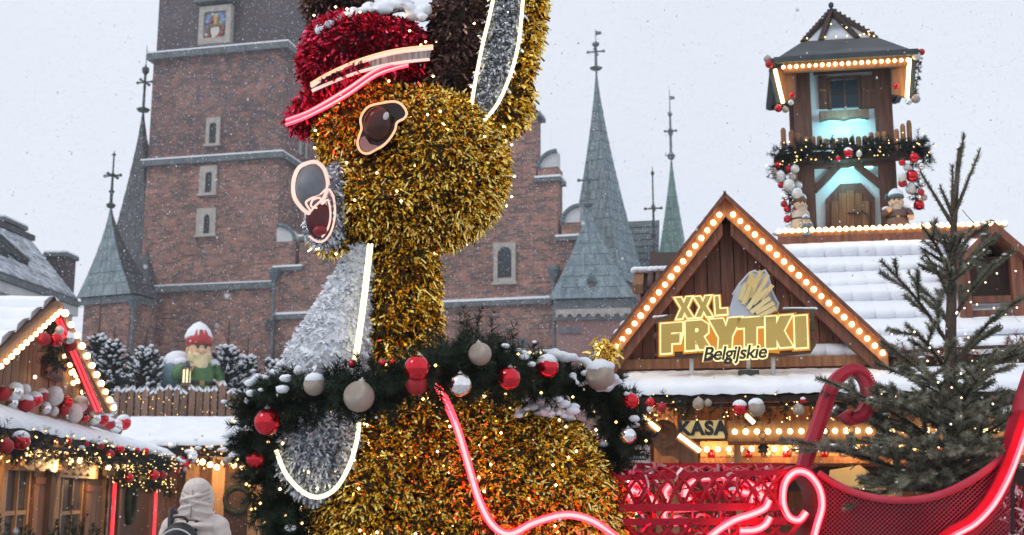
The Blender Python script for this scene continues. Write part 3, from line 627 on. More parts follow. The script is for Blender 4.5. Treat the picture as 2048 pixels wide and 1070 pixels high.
for ua, ta in ((uS + 3.0, .28), (uS + 5.0, .28), (uE - 4.6, .30), (uE - 3.0, .30)):
    mb = MB(); p = [RP(ua, ta, .2), RP(ua + .8, ta, .2), RP(ua + .8, ta + .45, .2), RP(ua, ta + .45, .2)]; mb.prism(p, V((0, 0, -.3))); sk = mb.build('skylight', 'dark_glass', rf)
    for e in (0, .8):
        mb = MB(); mb.beam(RP(ua + e, ta, .25), RP(ua + e, ta + .45, .25), .14, .14); mb.build('skylight_frame', 'iron', sk)
b = MB(); b.fbox(HS, uS, uT, 3.8, 4.2, zRdg - .05, zRdg + .2); b.build('ridge', 'slate', HOUSE)
def stack(p0, p1, y0, y1, d):
    ua, zb_ = HS.hit(p0, y1, d); ub, zt = HS.hit(p1, y0, d)
    b = MB(); b.fbox(HS, ua, ub, d, d + .9, zb_ - 1.5, zt); c = b.build('chimney', 'brick_dark', HOUSE)
    b = MB(); b.fbox(HS, ua - .1, ub + .1, d - .1, d + 1.0, zt + .003, zt + .18); b.build('chimney_cap', 'stone_grey', c); b = MB(); b.fbox(HS, ua - .08, ub + .08, d - .08, d + .98, zt + .183, zt + .26); b.build('snow_ledge', 'snow', c)
stack(2, 50, 461, 490, 4.3); stack(126, 152, 522, 575, 2.0)
mb = MB(); c = HS.P(37, 470, 4.6); mb.tube([c, c + V((0, 0, .55))], .02, 5); mb.build('lightning_rod', 'iron', HOUSE)
for k in range(4):
    ua = uS + 1 + k * 2.8; mb = MB(); mb.fbox(HS, ua, ua + 1.1, .44, .6, zE - 4.6, zE - 2.4); w = mb.build('window', 'dark_glass', HOUSE)
    mb = MB(); mb.fbox(HS, ua - .15, ua, .4, .6, zE - 4.7, zE - 2.3); mb.fbox(HS, ua + 1.1, ua + 1.25, .4, .6, zE - 4.7, zE - 2.3); mb.fbox(HS, ua, ua + 1.1, .4, .6, zE - 4.75, zE - 4.6); mb.build('frame', 'plaster_white', w)

# ============================================================ shared builders for the market huts
def pathlen(p): return sum((p[i + 1] - p[i]).length for i in range(len(p) - 1))
def along(p, s):
    for i in range(len(p) - 1):
        l = (p[i + 1] - p[i]).length
        if s <= l or i == len(p) - 2: return p[i].lerp(p[i + 1], min(1, s / max(l, 1e-6))), (p[i + 1] - p[i]).normalized()
        s -= l
def rvec(): return V((random.gauss(0, 1), random.gauss(0, 1), random.gauss(0, 1))).normalized()
def fir_garland(pts, r, label, per_m=70, tuft=None, nlen=None, nw=0.004, npt=40, mat_='needle', lights=0, lightr=0.006, snow=0, snowr=.03, cat='garland', group=None, lmat='fairy', name='fir_garland', snow_fn=None):
    p = smooth_path(pts, 6); L = pathlen(p)
    th = thing(name, p[0], label, cat, group)
    s = MB(); s.tube(p, r * .12, 6); s.build('stem', 'wood_dark', th)
    nd = Needles(); tuft = tuft or r * 1.1; nlen = nlen or r * .3
    tips = []
    for k in range(int(L * per_m)):
        c, t = along(p, random.random() * L); d = rvec(); d = (d - t * d.dot(t)).normalized() + t * random.uniform(-.7, .7); d.normalize()
        a = c + d * r * random.uniform(.05, .2); e = a + d * tuft * random.uniform(.65, 1.2) + V((0, 0, -tuft * .12)); nd.brush(a, e, nlen, npt, nw, .6); tips.append((e, d))
    nd.build('needles', mat_, th)
    if lights:
        q = []
        for k in range(int(L * lights)):
            c, t = along(p, random.random() * L); d = rvec(); d = (d - t * d.dot(t)).normalized(); q.append(c + d * r * random.uniform(.85, 1.15))
        dots(q, lightr, 'fairy_lights', lmat, th)
    if snow:
        m = MB()
        for e, d in random.sample(tips, min(len(tips), int(L * snow))):
            if d.z > .1 and (snow_fn is None or snow_fn(e)): lump(m, e + V((0, 0, .005)), snowr * random.uniform(.5, 1.15))
        if m.v: o = m.build('snow_tufts', 'snow', th, True); o['kind'] = 'stuff'
    return th
def bulb_row(a, b, n, r, parent, soft=False, jitter=0.0):
    a, b = V(a), V(b)
    for i in range(n):
        t = i / max(1, n - 1)
        inst(BULB_SOFT if soft else BULB, 'light_bulb', parent, a.lerp(b, t) + V((0, 0, random.uniform(-jitter, jitter))), None, r * random.uniform(.92, 1.08))
def planks(F, u0, u1, d, top, zb, wd, m, parent, thick=.03, name='plank'):
    """upright boards, each its own piece; top(u) gives the cut line"""
    n = max(1, int(round((u1 - u0) / wd))); w = (u1 - u0) / n
    for i in range(n):
        a = u0 + i * w + .004; c = u0 + (i + 1) * w - .004; o = random.uniform(-.006, .006)
        za, zc = top(a), top(c)
        if min(za, zc) <= zb + .01: continue
        b = MB(); b.hexa([F.w(a, d + o, zb), F.w(c, d + o, zb), F.w(c, d + o + thick, zb), F.w(a, d + o + thick, zb), F.w(a, d + o, za), F.w(c, d + o, zc), F.w(c, d + o + thick, zc), F.w(a, d + o + thick, za)])
        b.build(name, m, parent)
def snow_slab(F, pts_uz_d, th, parent, name='snow_blanket', sub=26, wob=.02):
    """thick uneven snow between a back edge and a front edge: ((u0,d,z),(u1,d,z)) each"""
    (A0, A1), (B0, B1) = pts_uz_d; rows = 6; vs = []; fs = []
    A0, A1, B0, B1 = (F.w(*q) for q in (A0, A1, B0, B1))
    for j in range(rows + 1):
        for i in range(sub + 1):
            t = j / rows; p = A0.lerp(A1, i / sub).lerp(B0.lerp(B1, i / sub), t); edge = th * (1 - max(0, (t - .75) / .25) ** 3 * .55)
            vs.append(p + V((0, 0, edge + random.uniform(-wob, wob) * (1 if 0 < j else .4))))
    n0 = len(vs)
    vs += [B0.lerp(B1, i / sub) + V((0, 0, -.02 + random.uniform(-wob, wob) * .8)) for i in range(sub + 1)]
    for j in range(rows):
        for i in range(sub): k = j * (sub + 1) + i; fs.append((k, k + sub + 1, k + sub + 2, k + 1))
    for i in range(sub): k = rows * (sub + 1) + i; fs.append((k, n0 + i, n0 + i + 1, k + 1))
    fs.append(tuple([0] + [rows * (sub + 1)] + [n0])[::-1])
    m = MB(); m.add(vs, fs); return m.build(name, 'snow', parent, True)

# ============================================================ hut along the left side of the lane
LS = Frame(V((-4.63, 10.8, 0)), 98.4)
LHUT = thing('market_hut', LS.w(2.5, 1.5, 0), 'wooden market hut with bulb-lit gable, red tinsel strip and baubles heaped on its lean-to roof', 'market stall')
ga, gl, gr = LS.hit(120, 603, .16), LS.hit(-14, 722, .16), LS.hit(224, 806, .16)
# let the near rake run on symmetrically beyond the frame
sl = (ga[1] - gr[1]) / (gr[0] - ga[0]); hw = gr[0] - ga[0]
slL = (ga[1] - gl[1]) / (ga[0] - gl[0]); gl2 = (ga[0] - hw * 1.0, ga[1] - slL * hw)
def ltop(u): return ga[1] - .07 - (slL * (ga[0] - u) if u < ga[0] else sl * (u - ga[0]))
LB = -.05                                                    # lean-to: eave line
e0, e1 = LS.hit(0, 848, LB), LS.hit(346, 914, LB); t0, t1 = LS.hit(0, 814, .62), LS.hit(346, 905, .62)
eU = [e0[0] - 2.5, e1[0]]; ez = lambda u: e0[1] + (e1[1] - e0[1]) * (u - e0[0]) / (e1[0] - e0[0]); tz = lambda u: t0[1] + (t1[1] - t0[1]) * (u - t0[0]) / (t1[0] - t0[0])
planks(LS, gl2[0] + .1, gr[0] - .05, .42, ltop, 2.45, .17, 'wood', LHUT)
planks(LS, gl2[0] + .1, e1[0] - .2, .72, lambda u: 2.5, 0, .19, 'wood_hut', LHUT)
b = MB(); b.fbox(LS, gl2[0] + .15, gr[0] - .1, .80, 3.4, 0, 2.4); b.build('hut_body', 'wood_dark', LHUT)
rd = 3.4                                                      # roof slabs
for (q, s_) in ((gl2, -1), (gr, 1)):
    b = MB(); b.prism([LS.w(ga[0], .25, ga[1]), LS.w(q[0], .25, q[1]), LS.w(q[0], .25, q[1] - .07), LS.w(ga[0], .25, ga[1] - .07)], LS.ey * rd); rr = b.build('roof_slope', 'wood_dark', LHUT)
    for k in range(7):                                        # snow lying in courses on the boards
        a, c = k / 7, (k + .99) / 7; P0 = lambda t, dd, o: LS.w(ga[0] + (q[0] - ga[0]) * t, dd, ga[1] + (q[1] - ga[1]) * t + o)
        m = MB(); n = 14; vs = []; fs = []
        for i in range(n + 1):
            dd = .22 + rd * i / n; w_ = random.uniform(-.012, .012)
            vs += [P0(a, dd, .05 + w_), P0((a + c) / 2, dd, .10 + w_), P0(c - .01, dd, .10 + w_), P0(c, dd, .03)]
        for i in range(n):
            for j in range(3): fs.append((4 * i + j, 4 * i + j + 1, 4 * i + j + 5, 4 * i + j + 4) if s_ < 0 else (4 * i + j, 4 * i + j + 4, 4 * i + j + 5, 4 * i + j + 1))
        fs.append((0, 1, 2, 3)); m.add(vs, fs); m.build('snow_course', 'snow', rr, True)
    b = MB(); o = .05; b.prism([LS.w(ga[0], .16, ga[1] + .01), LS.w(q[0], .16, q[1] + .01), LS.w(q[0], .16, q[1] - .15), LS.w(ga[0], .16, ga[1] - .15)], LS.ey * .09); bg = b.build('bargeboard', 'wood', LHUT)
    n = 21 if s_ < 0 else 11; L_ = lambda t: LS.w(ga[0] + (q[0] - ga[0]) * t, .12, ga[1] + (q[1] - ga[1]) * t - .085)
    bulb_row(L_(.035), L_(.985), n, .028 if s_ < 0 else .040, bg)
b = MB(); a = LS.w(ga[0], .9, ga[1] + .10); c = LS.w(ga[0], rd, ga[1] + .10); b.tube([a, c], .09, 8); rdg = b.build('ridge_pole', 'wood_dark', LHUT); bulb_row(a + V((0, 0, .12)), c + V((0, 0, .12)), 18, .05, rdg)
# red tinsel strip and dark cable hanging under the far rake
a = LS.P(116, 640, .10); c = LS.P(196, 822, .10)
b = MB(); b.beam(LS.P(118, 632, .36), LS.P(206, 830, .36), .03, .34, LS.ex); b.build('dark_batten', 'wood_dark', LHUT)
M['red_foil'] = mat('red_foil', (.45, .006, .012), (.75, .02, .03), .25, metal=.6, scale=30)
b = MB(); b.tube(smooth_path([a, LS.P(139, 690, .10), LS.P(165, 750, .10), c]), .062, 9); rg_ = b.build('red_garland_strip', 'red_foil', LHUT, True)
for o_ in (-3, 5): b = MB(); b.tube(smooth_path([LS.P(x + o_, y, .05) for x, y in ((116, 640), (139, 690), (165, 750), (196, 822))]), .014, 6); b.build('neon_line', 'neon_deep', rg_, True)
b = MB(); b.tube(smooth_path([LS.P(120, 660, .24), LS.P(135, 715, .24), LS.P(152, 735, .24), LS.P(166, 780, .24), LS.P(178, 830, .24)]), .012, 5); b.build('cable', 'black', LHUT)
for x, y in ((130, 713), (140, 730), (148, 742), (152, 751), (156, 762), (143, 745), (147, 766), (166, 784)): inst(BULB, 'light_bulb', LHUT, LS.P(x, y, .36), None, .032)
# vent door in the gable
u0, z0 = LS.hit(88, 752, .38); u1, z1b = LS.hit(122, 726, .38); b = MB(); b.fbox(LS, u0, u1, .36, .41, z0, z1b); hd = b.build('gable_hatch', 'wood_red', LHUT)
b = MB(); b.fbox(LS, u0, u1, .34, .357, z0 + .02, z0 + .06); b.build('strap_hinge', 'iron', hd)
inst(BULB, 'light_bulb', LHUT, LS.P(70, 754, .36), None, .02)
# lean-to
b = MB(); b.prism([LS.w(eU[0], LB, ez(eU[0]) - .02), LS.w(eU[1], LB, ez(eU[1]) - .02), LS.w(eU[1], .72, tz(eU[1]) - .03), LS.w(eU[0], .72, tz(eU[0]) - .03)], V((0, 0, -.06))); lt = b.build('lean_to_roof', 'wood_dark', LHUT)
snow_slab(LS, (((eU[0], .72, tz(eU[0])), (eU[1], .72, tz(eU[1]))), ((eU[0], LB - .05, ez(eU[0])), (eU[1], LB - .05, ez(eU[1])))), .09, lt, sub=60)
# posts, windows, shutters, door with red neon
def zline(px, py, d): return LS.hit(px, py, d)
def hut_window(x0, x1, y0):
    u0, z = LS.hit(x0, y0, .70); u1, _ = LS.hit(x1, y0, .70); h = .95
    b = MB(); b.fbox(LS, u0, u1, .69, .705, z - h, z); w = b.build('window', 'dark_glass', LHUT)
    for q in ((u0 - .09, u0, z - h, z + .09), (u1, u1 + .09, z - h, z + .09), (u0, u1, z, z + .09), (u0, u1, z - h - .09, z - h), ((u0 + u1) / 2 - .03, (u0 + u1) / 2 + .03, z - h, z)):
        b = MB(); b.fbox(LS, q[0], q[1], .65, .71, q[2], q[3]); b.build('frame', 'wood_pale', w)
    b = MB(); b.fbox(LS, u0, u1, .66, .70, z - h * .55, z - h * .55 + .05); b.build('glazing_bar', 'wood_pale', w)
    return u0, u1, z, h
def shutter(x0, x1, y0, m='wood_hut'):
    u0, z = LS.hit(x0, y0, .66); u1, _ = LS.hit(x1, y0, .66); b = MB(); b.fbox(LS, u0, u1, .62, .66, z - 1.1, z); s = b.build('shutter', m, LHUT)
    for k in (.08, .9): b = MB(); b.fbox(LS, u0 + .02, u1 - .02, .60, .617, z - k - .09, z - k); b.build('shutter_rail', 'wood_red', s)
    n = 3
    for i in range(n): b = MB(); b.fbox(LS, u0 + (u1 - u0) * (i + .04) / n, u0 + (u1 - u0) * (i + .96) / n, .606, .619, z - .88, z - .19); b.build('slat', m, s)
hut_window(8, 52, 938); hut_window(121, 160, 953); shutter(62, 96, 940); shutter(167, 199, 960)
for x, y, m in ((100, 925, 'wood_dark'), (110, 945, 'wood_pale'), (213, 930, 'wood_pale'), (0, 935, 'wood_pale'), (306, 975, 'wood_red'), (236, 960, 'wood_red')):
    u, z = LS.hit(x, y, .60); wd = .11 if m != 'wood_pale' else .10
    b = MB(); b.fbox(LS, u - wd, u + wd, .54, .62, 0, 2.35); b.build('post', m, LHUT)
u, z = LS.hit(213, 1010, .53)                                  # carved lozenge on the pale post
for k in range(3):
    b = MB(); cz = z + .30 - k * .3; b.tube([LS.w(u, .53, cz + .15), LS.w(u + .07, .53, cz), LS.w(u, .53, cz - .15), LS.w(u - .07, .53, cz)], .014, 5, closed=True); b.build('carved_lozenge', 'wood_dark', LHUT)
for x, y in ((230, 965), (313, 975)):
    u, z = LS.hit(x, y, .5); b = MB(); b.tube([LS.w(u, .5, z), LS.w(u, .5, .25)], .028, 8); b.build('neon_tube', 'neon_red' if False else 'neon_deep', LHUT, True)
u0, _ = LS.hit(240, 985, .6); u1, _ = LS.hit(300, 985, .6); b = MB(); b.fbox(LS, u0, u1, .60, .66, 0, 2.2); dr = b.build('door', 'wood_dark', LHUT)
b = MB(); n = 20; cu_, cz = LS.hit(262, 1005, .56); b.tube([LS.w(cu_ + .33 * math.cos(2 * math.pi * k / n), .57, cz + .33 * math.sin(2 * math.pi * k / n)) for k in range(n)], .07, 7, closed=True); b.build('door_wreath', 'needle', dr, True)
# carved valance boards with bulbs
for (xa, ya, xb, yb, n, dd) in ((57, 907, 148, 902, 6, .30), (140, 922, 196, 919, 4, .42), (217, 934, 280, 932, 5, .45)):
    pa, pb = LS.P(xa, ya, dd), LS.P(xb, yb, dd); b = MB(); ua, za = LS.hit(xa, ya, dd); ub, zb_ = LS.hit(xb, yb, dd); k = 12; prof = []
    for i in range(k + 1): prof.append((ua + (ub - ua) * i / k, min(za, zb_) - .13 - .05 * abs(math.sin(i * math.pi / 3))))
    b.prism([LS.w(u, dd + .04, z) for u, z in [(ub, zb_ + .1), (ua, za + .1)] + prof], LS.ey * .04); vl = b.build('valance_board', 'wood_pale', LHUT); bulb_row(pa, pb, n, .042, vl)
for (xa, ya, xb) in ((30, 922, 70), (112, 938, 190)):
    ua, za = LS.hit(xa, ya, .55); ub, zb_ = LS.hit(xb, ya, .55); b = MB(); b.fbox(LS, ua, ub, .5, .62, za - .1, za + .1); b.build('scrolled_beam', 'wood_pale', LHUT)
for (x, y, d_, e) in ((40, 915, .2, 34), (120, 930, .3, 36), (215, 945, .3, 20), (280, 950, .3, 12)):
    l = bpy.data.lights.new('eave_lamp', 'POINT'); l.energy = e; l.color = (1, .55, .22); l.shadow_soft_size = .08; o = bpy.data.objects.new('eave_lamp', l); put(o, LHUT, LS.P(x, y, d_))
# garland on the eave
pe = [LS.w(u, LB - .02, ez(u) - .15) for u in np.linspace(eU[0], eU[1], 10)]
fir_garland(pe, .17, 'fir garland with tiny lights along the lean-to eave above the shuttered windows', per_m=42, nw=.008, nlen=.06, npt=34, mat_='needle_blue', lights=15, lightr=.010, snow=8, snowr=.05)
pe = [LS.P(x, y, .35) for x, y in ((232, 948), (270, 952), (300, 962), (330, 968), (345, 1000), (347, 1060))]
fir_garland(pe, .17, 'fir garland over the neon-framed doorway', per_m=42, nw=.009, nlen=.06, npt=34, lights=16, lightr=.011)
G1 = 'baubles heaped on the lean-to roof'; W1 = 'heaped with others on the snowy lean-to roof'
for x, y, r, c, s in ((6, 788, 14, 'matte', 0), (30, 784, 16, 'silver', 1), (50, 781, 11, 'white', 1), (52, 808, 16, 'matte', 1), (24, 806, 12, 'silver', 1), (70, 800, 14, 'red', 1), (84, 791, 12, 'matte', 1), (91, 817, 11, 'silver', 1), (109, 793, 17, 'white', 1), (108, 822, 9, 'white', 0), (132, 806, 13, 'red', 0), (128, 822, 10, 'matte', 0), (147, 828, 17, 'white', 1), (160, 809, 15, 'white', 1), (178, 814, 11, 'matte', 1), (170, 836, 8, 'red', 0), (188, 836, 13, 'silver', 1), (205, 838, 12, 'red', 1), (219, 848, 11, 'matte', 1), (218, 818, 15, 'silver', 1), (232, 853, 12, 'silver', 1), (247, 846, 14, 'red', 1)):
    d_ = .3 + random.uniform(-.04, .12); p = LS.P(x, y, d_); bauble(p, r * p.y / FPX * 1.05, c, W1, G1, bool(s))
G2 = 'baubles on the gable spray'
for x, y, r, c in ((88, 678, 13, 'matte'), (112, 680, 14, 'red'), (137, 676, 13, 'silver'), (119, 661, 9, 'white'), (141, 690, 13, 'matte')):
    p = LS.P(x, y, .02); bauble(p, r * p.y / FPX, c, 'in the fir spray under the hut gable peak', G2)
fir_garland([LS.P(95, 640, .2), LS.P(100, 680, .15), LS.P(108, 720, .15), LS.P(122, 735, .15)], .14, 'dark fir spray with ribbons hanging under the hut gable peak', per_m=60, nw=.008, nlen=.05, npt=34)
G3 = 'baubles in the lean-to garland'
for x, y, r, c, s in ((42, 882, 18, 'red', 1), (12, 892, 15, 'matte', 0), (240, 897, 9, 'red', 1), (221, 908, 8, 'matte', 0), (138, 882, 6, 'red', 0), (203, 893, 6, 'matte', 0), (292, 903, 7, 'red', 0), (275, 900, 5, 'red', 0), (173, 888, 5, 'matte', 0), (112, 883, 5, 'matte', 0), (308, 950, 10, 'red', 0), (258, 955, 9, 'red', 0), (325, 950, 8, 'matte', 0)):
    p = LS.P(x, y, LB - .16); bauble(p, r * p.y / FPX, c, 'in the fir garland below the lean-to eave', G3, bool(s))
# evergreen shrubs in front of the hut
def shrub(px, py, Y, rad, h, label):
    p = at(px, py, Y); g = V((p.x, p.y, 0)); t = thing('evergreen_shrub', g, label, 'shrub', 'shrubs before the shuttered windows'); nd = Needles(); st = MB()
    for k in range(120):
        a = random.uniform(0, 6.28); q = random.random() ** .5 * rad; z = h * random.uniform(.25, 1) * (1 - .4 * (q / rad) ** 2); e = g + V((q * math.cos(a), q * math.sin(a), z)); s = e - V((q * .3 * math.cos(a), q * .3 * math.sin(a), .22)); nd.brush(s, e, .05, 60, .010, .5)
        if k % 6 == 0: st.tube([g + V((0, 0, -.02)), g.lerp(s, .5) + V((0, 0, .1)), s], [.02, .014, .008], 5)
    st.build('stem', 'bark', t); nd.build('foliage', 'needle', t)
for q in ((15, 1040, 9.4, .5, 1.62), (70, 1040, 10.2, .45, 1.58), (140, 1050, 11.4, .45, 1.56), (185, 1055, 12.2, .4, 1.46)): shrub(*q, 'dark evergreen shrub growing before the shuttered hut windows')

# ============================================================ hut at the end of the lane
BS = Frame(at(400, 985, 24.2), 0.0)
BHUT = thing('market_hut', BS.w(0, 1.5, 0), 'low wooden hut with broad snowy roof carrying a picket fence and gnome', 'market stall')
u0, zE = BS.hit(236, 889, 0); u1, _ = BS.hit(540, 889, 0); zT = BS.hit(400, 842, 2.2)[1]
b = MB(); b.prism([BS.w(u0, 0, zE - .03), BS.w(u1, 0, zE - .03), BS.w(u1, 2.3, zT - .03), BS.w(u0, 2.3, zT - .03)], V((0, 0, -.1))); rf = b.build('roof', 'wood_dark', BHUT)
ua, _ = BS.hit(262, 850, 2.2); ub, _ = BS.hit(470, 850, 2.2)
for k in range(5):
    t0_, t1_ = 1 - (k + 1) / 5, 1 - k / 5; L0 = lambda t: (u0 + (ua - u0) * t, 2.2 * t - .03, zE + (zT - zE) * t); L1 = lambda t: (u1 + (ub - u1) * t * .6, 2.2 * t - .03, zE + (zT - zE) * t)
    snow_slab(BS, ((L0(t1_), L1(t1_)), (L0(t0_), L1(t0_))), .10, rf, 'snow_course', 30, .012)
b = MB(); b.fbox(BS, u0, u1, 2.31, 6.0, 0, zT); b.build('roof_deck', 'wood_dark', BHUT)
planks(BS, u0 + .1, u1 - .1, .9, lambda u: zE + .2, 0, .22, 'wood_hut', BHUT)
for x in (385, 438, 512): u, _ = BS.hit(x, 950, .8); b = MB(); b.fbox(BS, u - .13, u + .13, .76, .88, 0, zE + .05); p_ = b.build('post', 'wood_pale', BHUT)
for x0, x1 in ((452, 505),):
    ua_, z_ = BS.hit(x0, 945, .86); ub_, _ = BS.hit(x1, 945, .86); b = MB(); b.fbox(BS, ua_, ub_, .82, .89, 0, z_); dr = b.build('door', 'wood_dark', BHUT); b = MB(); cu_, cz = (ua_ + ub_) / 2, z_ - .55; b.tube([BS.w(cu_ + .26 * math.cos(k * .4), .8, cz + .26 * math.sin(k * .4)) for k in range(16)], .06, 6, closed=True); b.build('door_wreath', 'needle', dr, True)
pe = [BS.w(u, -.02, zE - .22) for u in np.linspace(u0, u1, 7)]
fir_garland(pe, .24, 'fir garland with tiny lights under the broad snowy eave', per_m=40, nw=.014, nlen=.08, npt=30, mat_='needle_blue', lights=18, lightr=.016, snow=8, snowr=.08)
for i, x in enumerate((405, 420, 434, 448, 468, 486, 500)):
    inst(BULB, 'light_bulb', BHUT, BS.P(x, 924 + (i % 3) * 5, .3), None, .06)
for x, e in ((420, 26), (480, 26)):
    l = bpy.data.lights.new('eave_lamp', 'POINT'); l.energy = e; l.color = (1, .55, .22); l.shadow_soft_size = .1; o = bpy.data.objects.new('eave_lamp', l); put(o, BHUT, BS.P(x, 935, .2))
for x, y, r, c, s in ((386, 917, 11, 'silver', 1), (371, 931, 10, 'red', 0), (362, 922, 9, 'matte', 0), (467, 916, 11, 'white', 1), (452, 922, 8, 'champagne', 0), (352, 940, 8, 'matte', 0)):
    p = BS.P(x, y, -.3); bauble(p, r * p.y / FPX, c, 'hanging below the broad snowy eave', 'baubles under the broad eave', bool(s))
# picket fence on the roof
FEN = thing('picket_fence', BS.w(0, 2.6, zT), 'weathered brown picket fence with snow-tipped pointed boards on the hut roof', 'fence')
x = 226; k = 0; b = MB()
za = BS.hit(300, 838, 2.6)[1]
while x < 486:
    w = random.uniform(10, 13); ua_, _ = BS.hit(x, 820, 2.6); ub_, _ = BS.hit(x + w, 820, 2.6); tall = 764 if 425 < x < 440 else 776 + random.uniform(-4, 5); zt = BS.hit(x, tall, 2.6)[1]; d_ = 2.6 + random.uniform(-.015, .015); um = ua_ + (ub_ - ua_) * random.choice((.5, .5, .1, .9))
    b = MB(); b.prism([BS.w(ua_, d_, zT - .05), BS.w(ub_, d_, zT - .05), BS.w(ub_, d_, zt - .1), BS.w(um, d_, zt), BS.w(ua_, d_, zt - .1)], BS.ey * .05); pk = b.build('picket', 'wood_grey', FEN)
    b = MB(); b.beam(BS.w(ua_, d_ + .025, zt - .08), BS.w(um, d_ + .025, zt + .02), .07, .05); b.beam(BS.w(um, d_ + .025, zt + .02), BS.w(ub_, d_ + .025, zt - .08), .07, .05); b.build('snow_tip', 'snow', pk); x += w + random.uniform(2.5, 4.5)
for f in (.25, .7): b = MB(); zz = zT + (BS.hit(300, 783, 2.6)[1] - zT) * f; b.fbox(BS, BS.hit(226, 800, 2.6)[0], BS.hit(486, 800, 2.6)[0], 2.66, 2.70, zz - .04, zz + .04); b.build('rail', 'wood_dark', FEN)
dots([BS.P(random.uniform(230, 480), random.uniform(790, 838), 2.57) for k in range(26)], .010, 'fairy_lights', 'fairy', FEN)

# ============================================================ little firs on that roof
def roof_fir(px, ytop, ybase, Y, wpx, label, snow=True, seed=0, leader=60):
    rs = random.Random(seed); base = at(px, ybase, Y); base.z = max(zT, base.z - .6); top = at(px, ytop, Y); H = top.z - base.z; Wm = wpx / FPX * Y
    t = thing('fir_tree', base, label, 'fir tree', 'small firs behind the picket fence'); b = MB(); b.tube([base - V((0, 0, .03)), base + V((0, 0, H * .5)), base + V((0, 0, H))], [.05, .035, .01], 6); b.build('trunk', 'bark', t); nd = Needles(); sn = MB(); br = MB()
    nb = 90; lead = leader / FPX * Y
    for k in range(nb):
        f = k / nb; z = H * (.06 + f * .86 * (1 - lead / H)); L = Wm * .5 * (1 - f) ** .75 + .10; a = k * 2.4 + rs.uniform(-.4, .4); d = V((math.cos(a), math.sin(a), .35 + .3 * f)).normalized(); s = base + V((0, 0, z)); e = s + d * L * rs.uniform(.7, 1.15)
        br.tube([s, e], [.014, .004], 4)
        for j in range(5):
            g = .3 + .7 * j / 4; c = s.lerp(e, g); side = d.cross(V((0, 0, 1))).normalized() * (1 if j % 2 else -1); tip = c + (d * .7 + side * .7 * (0 if j == 4 else 1)) * L * .3 + V((0, 0, .02)); nd.brush(c, tip, .05, 34, .016, .7)
            if snow and rs.random() < .36 :
                for g_ in (.35, .7, 1.0): lump(sn, c.lerp(tip, g_) + V((0, 0, .05)), rs.uniform(.03, .055), flat=.5)
        nd.brush(s, e, .05, 40, .016, .6)
    for a in (0, 2.1, 4.2):
        s = base + V((0, 0, H - lead)); nd.brush(s, s + V((math.cos(a) * lead * .5, math.sin(a) * lead * .35, lead * .6)), .03, 40, .012, .8)
    nd.brush(base + V((0, 0, H - lead)), base + V((0, 0, H)), .03, 50, .012, .8); br.build('branches', 'bark', t)['kind'] = 'stuff'; nd.build('needles', 'needle_blue', t)
    if sn.v: sn.build('snow_tufts', 'snow', t, True)['kind'] = 'stuff'
roof_fir(190, 598, 790, 28.55, 95, 'dark fir with tall bare leader between the bulb-lit gable and the brick turret', seed=1, leader=70)
roof_fir(222, 650, 790, 28.15, 90, 'snow-laden little fir standing close behind the bulb-lit gable', seed=2, leader=26)
roof_fir(286, 662, 800, 27.75, 140, 'bushy snow-laden little fir between the bulb-lit gable and the gnome', seed=3, leader=30)
roof_fir(452, 640, 800, 27.95, 120, 'little fir with snowy boughs between the gnome and the fir collar', seed=4, leader=50)
roof_fir(492, 672, 800, 28.55, 90, 'slim little fir half hidden by the wreath of the big reindeer', seed=5, leader=40)
roof_fir(545, 680, 800, 28.95, 80, 'faint little fir beside the white bib of the reindeer', seed=6, leader=40)

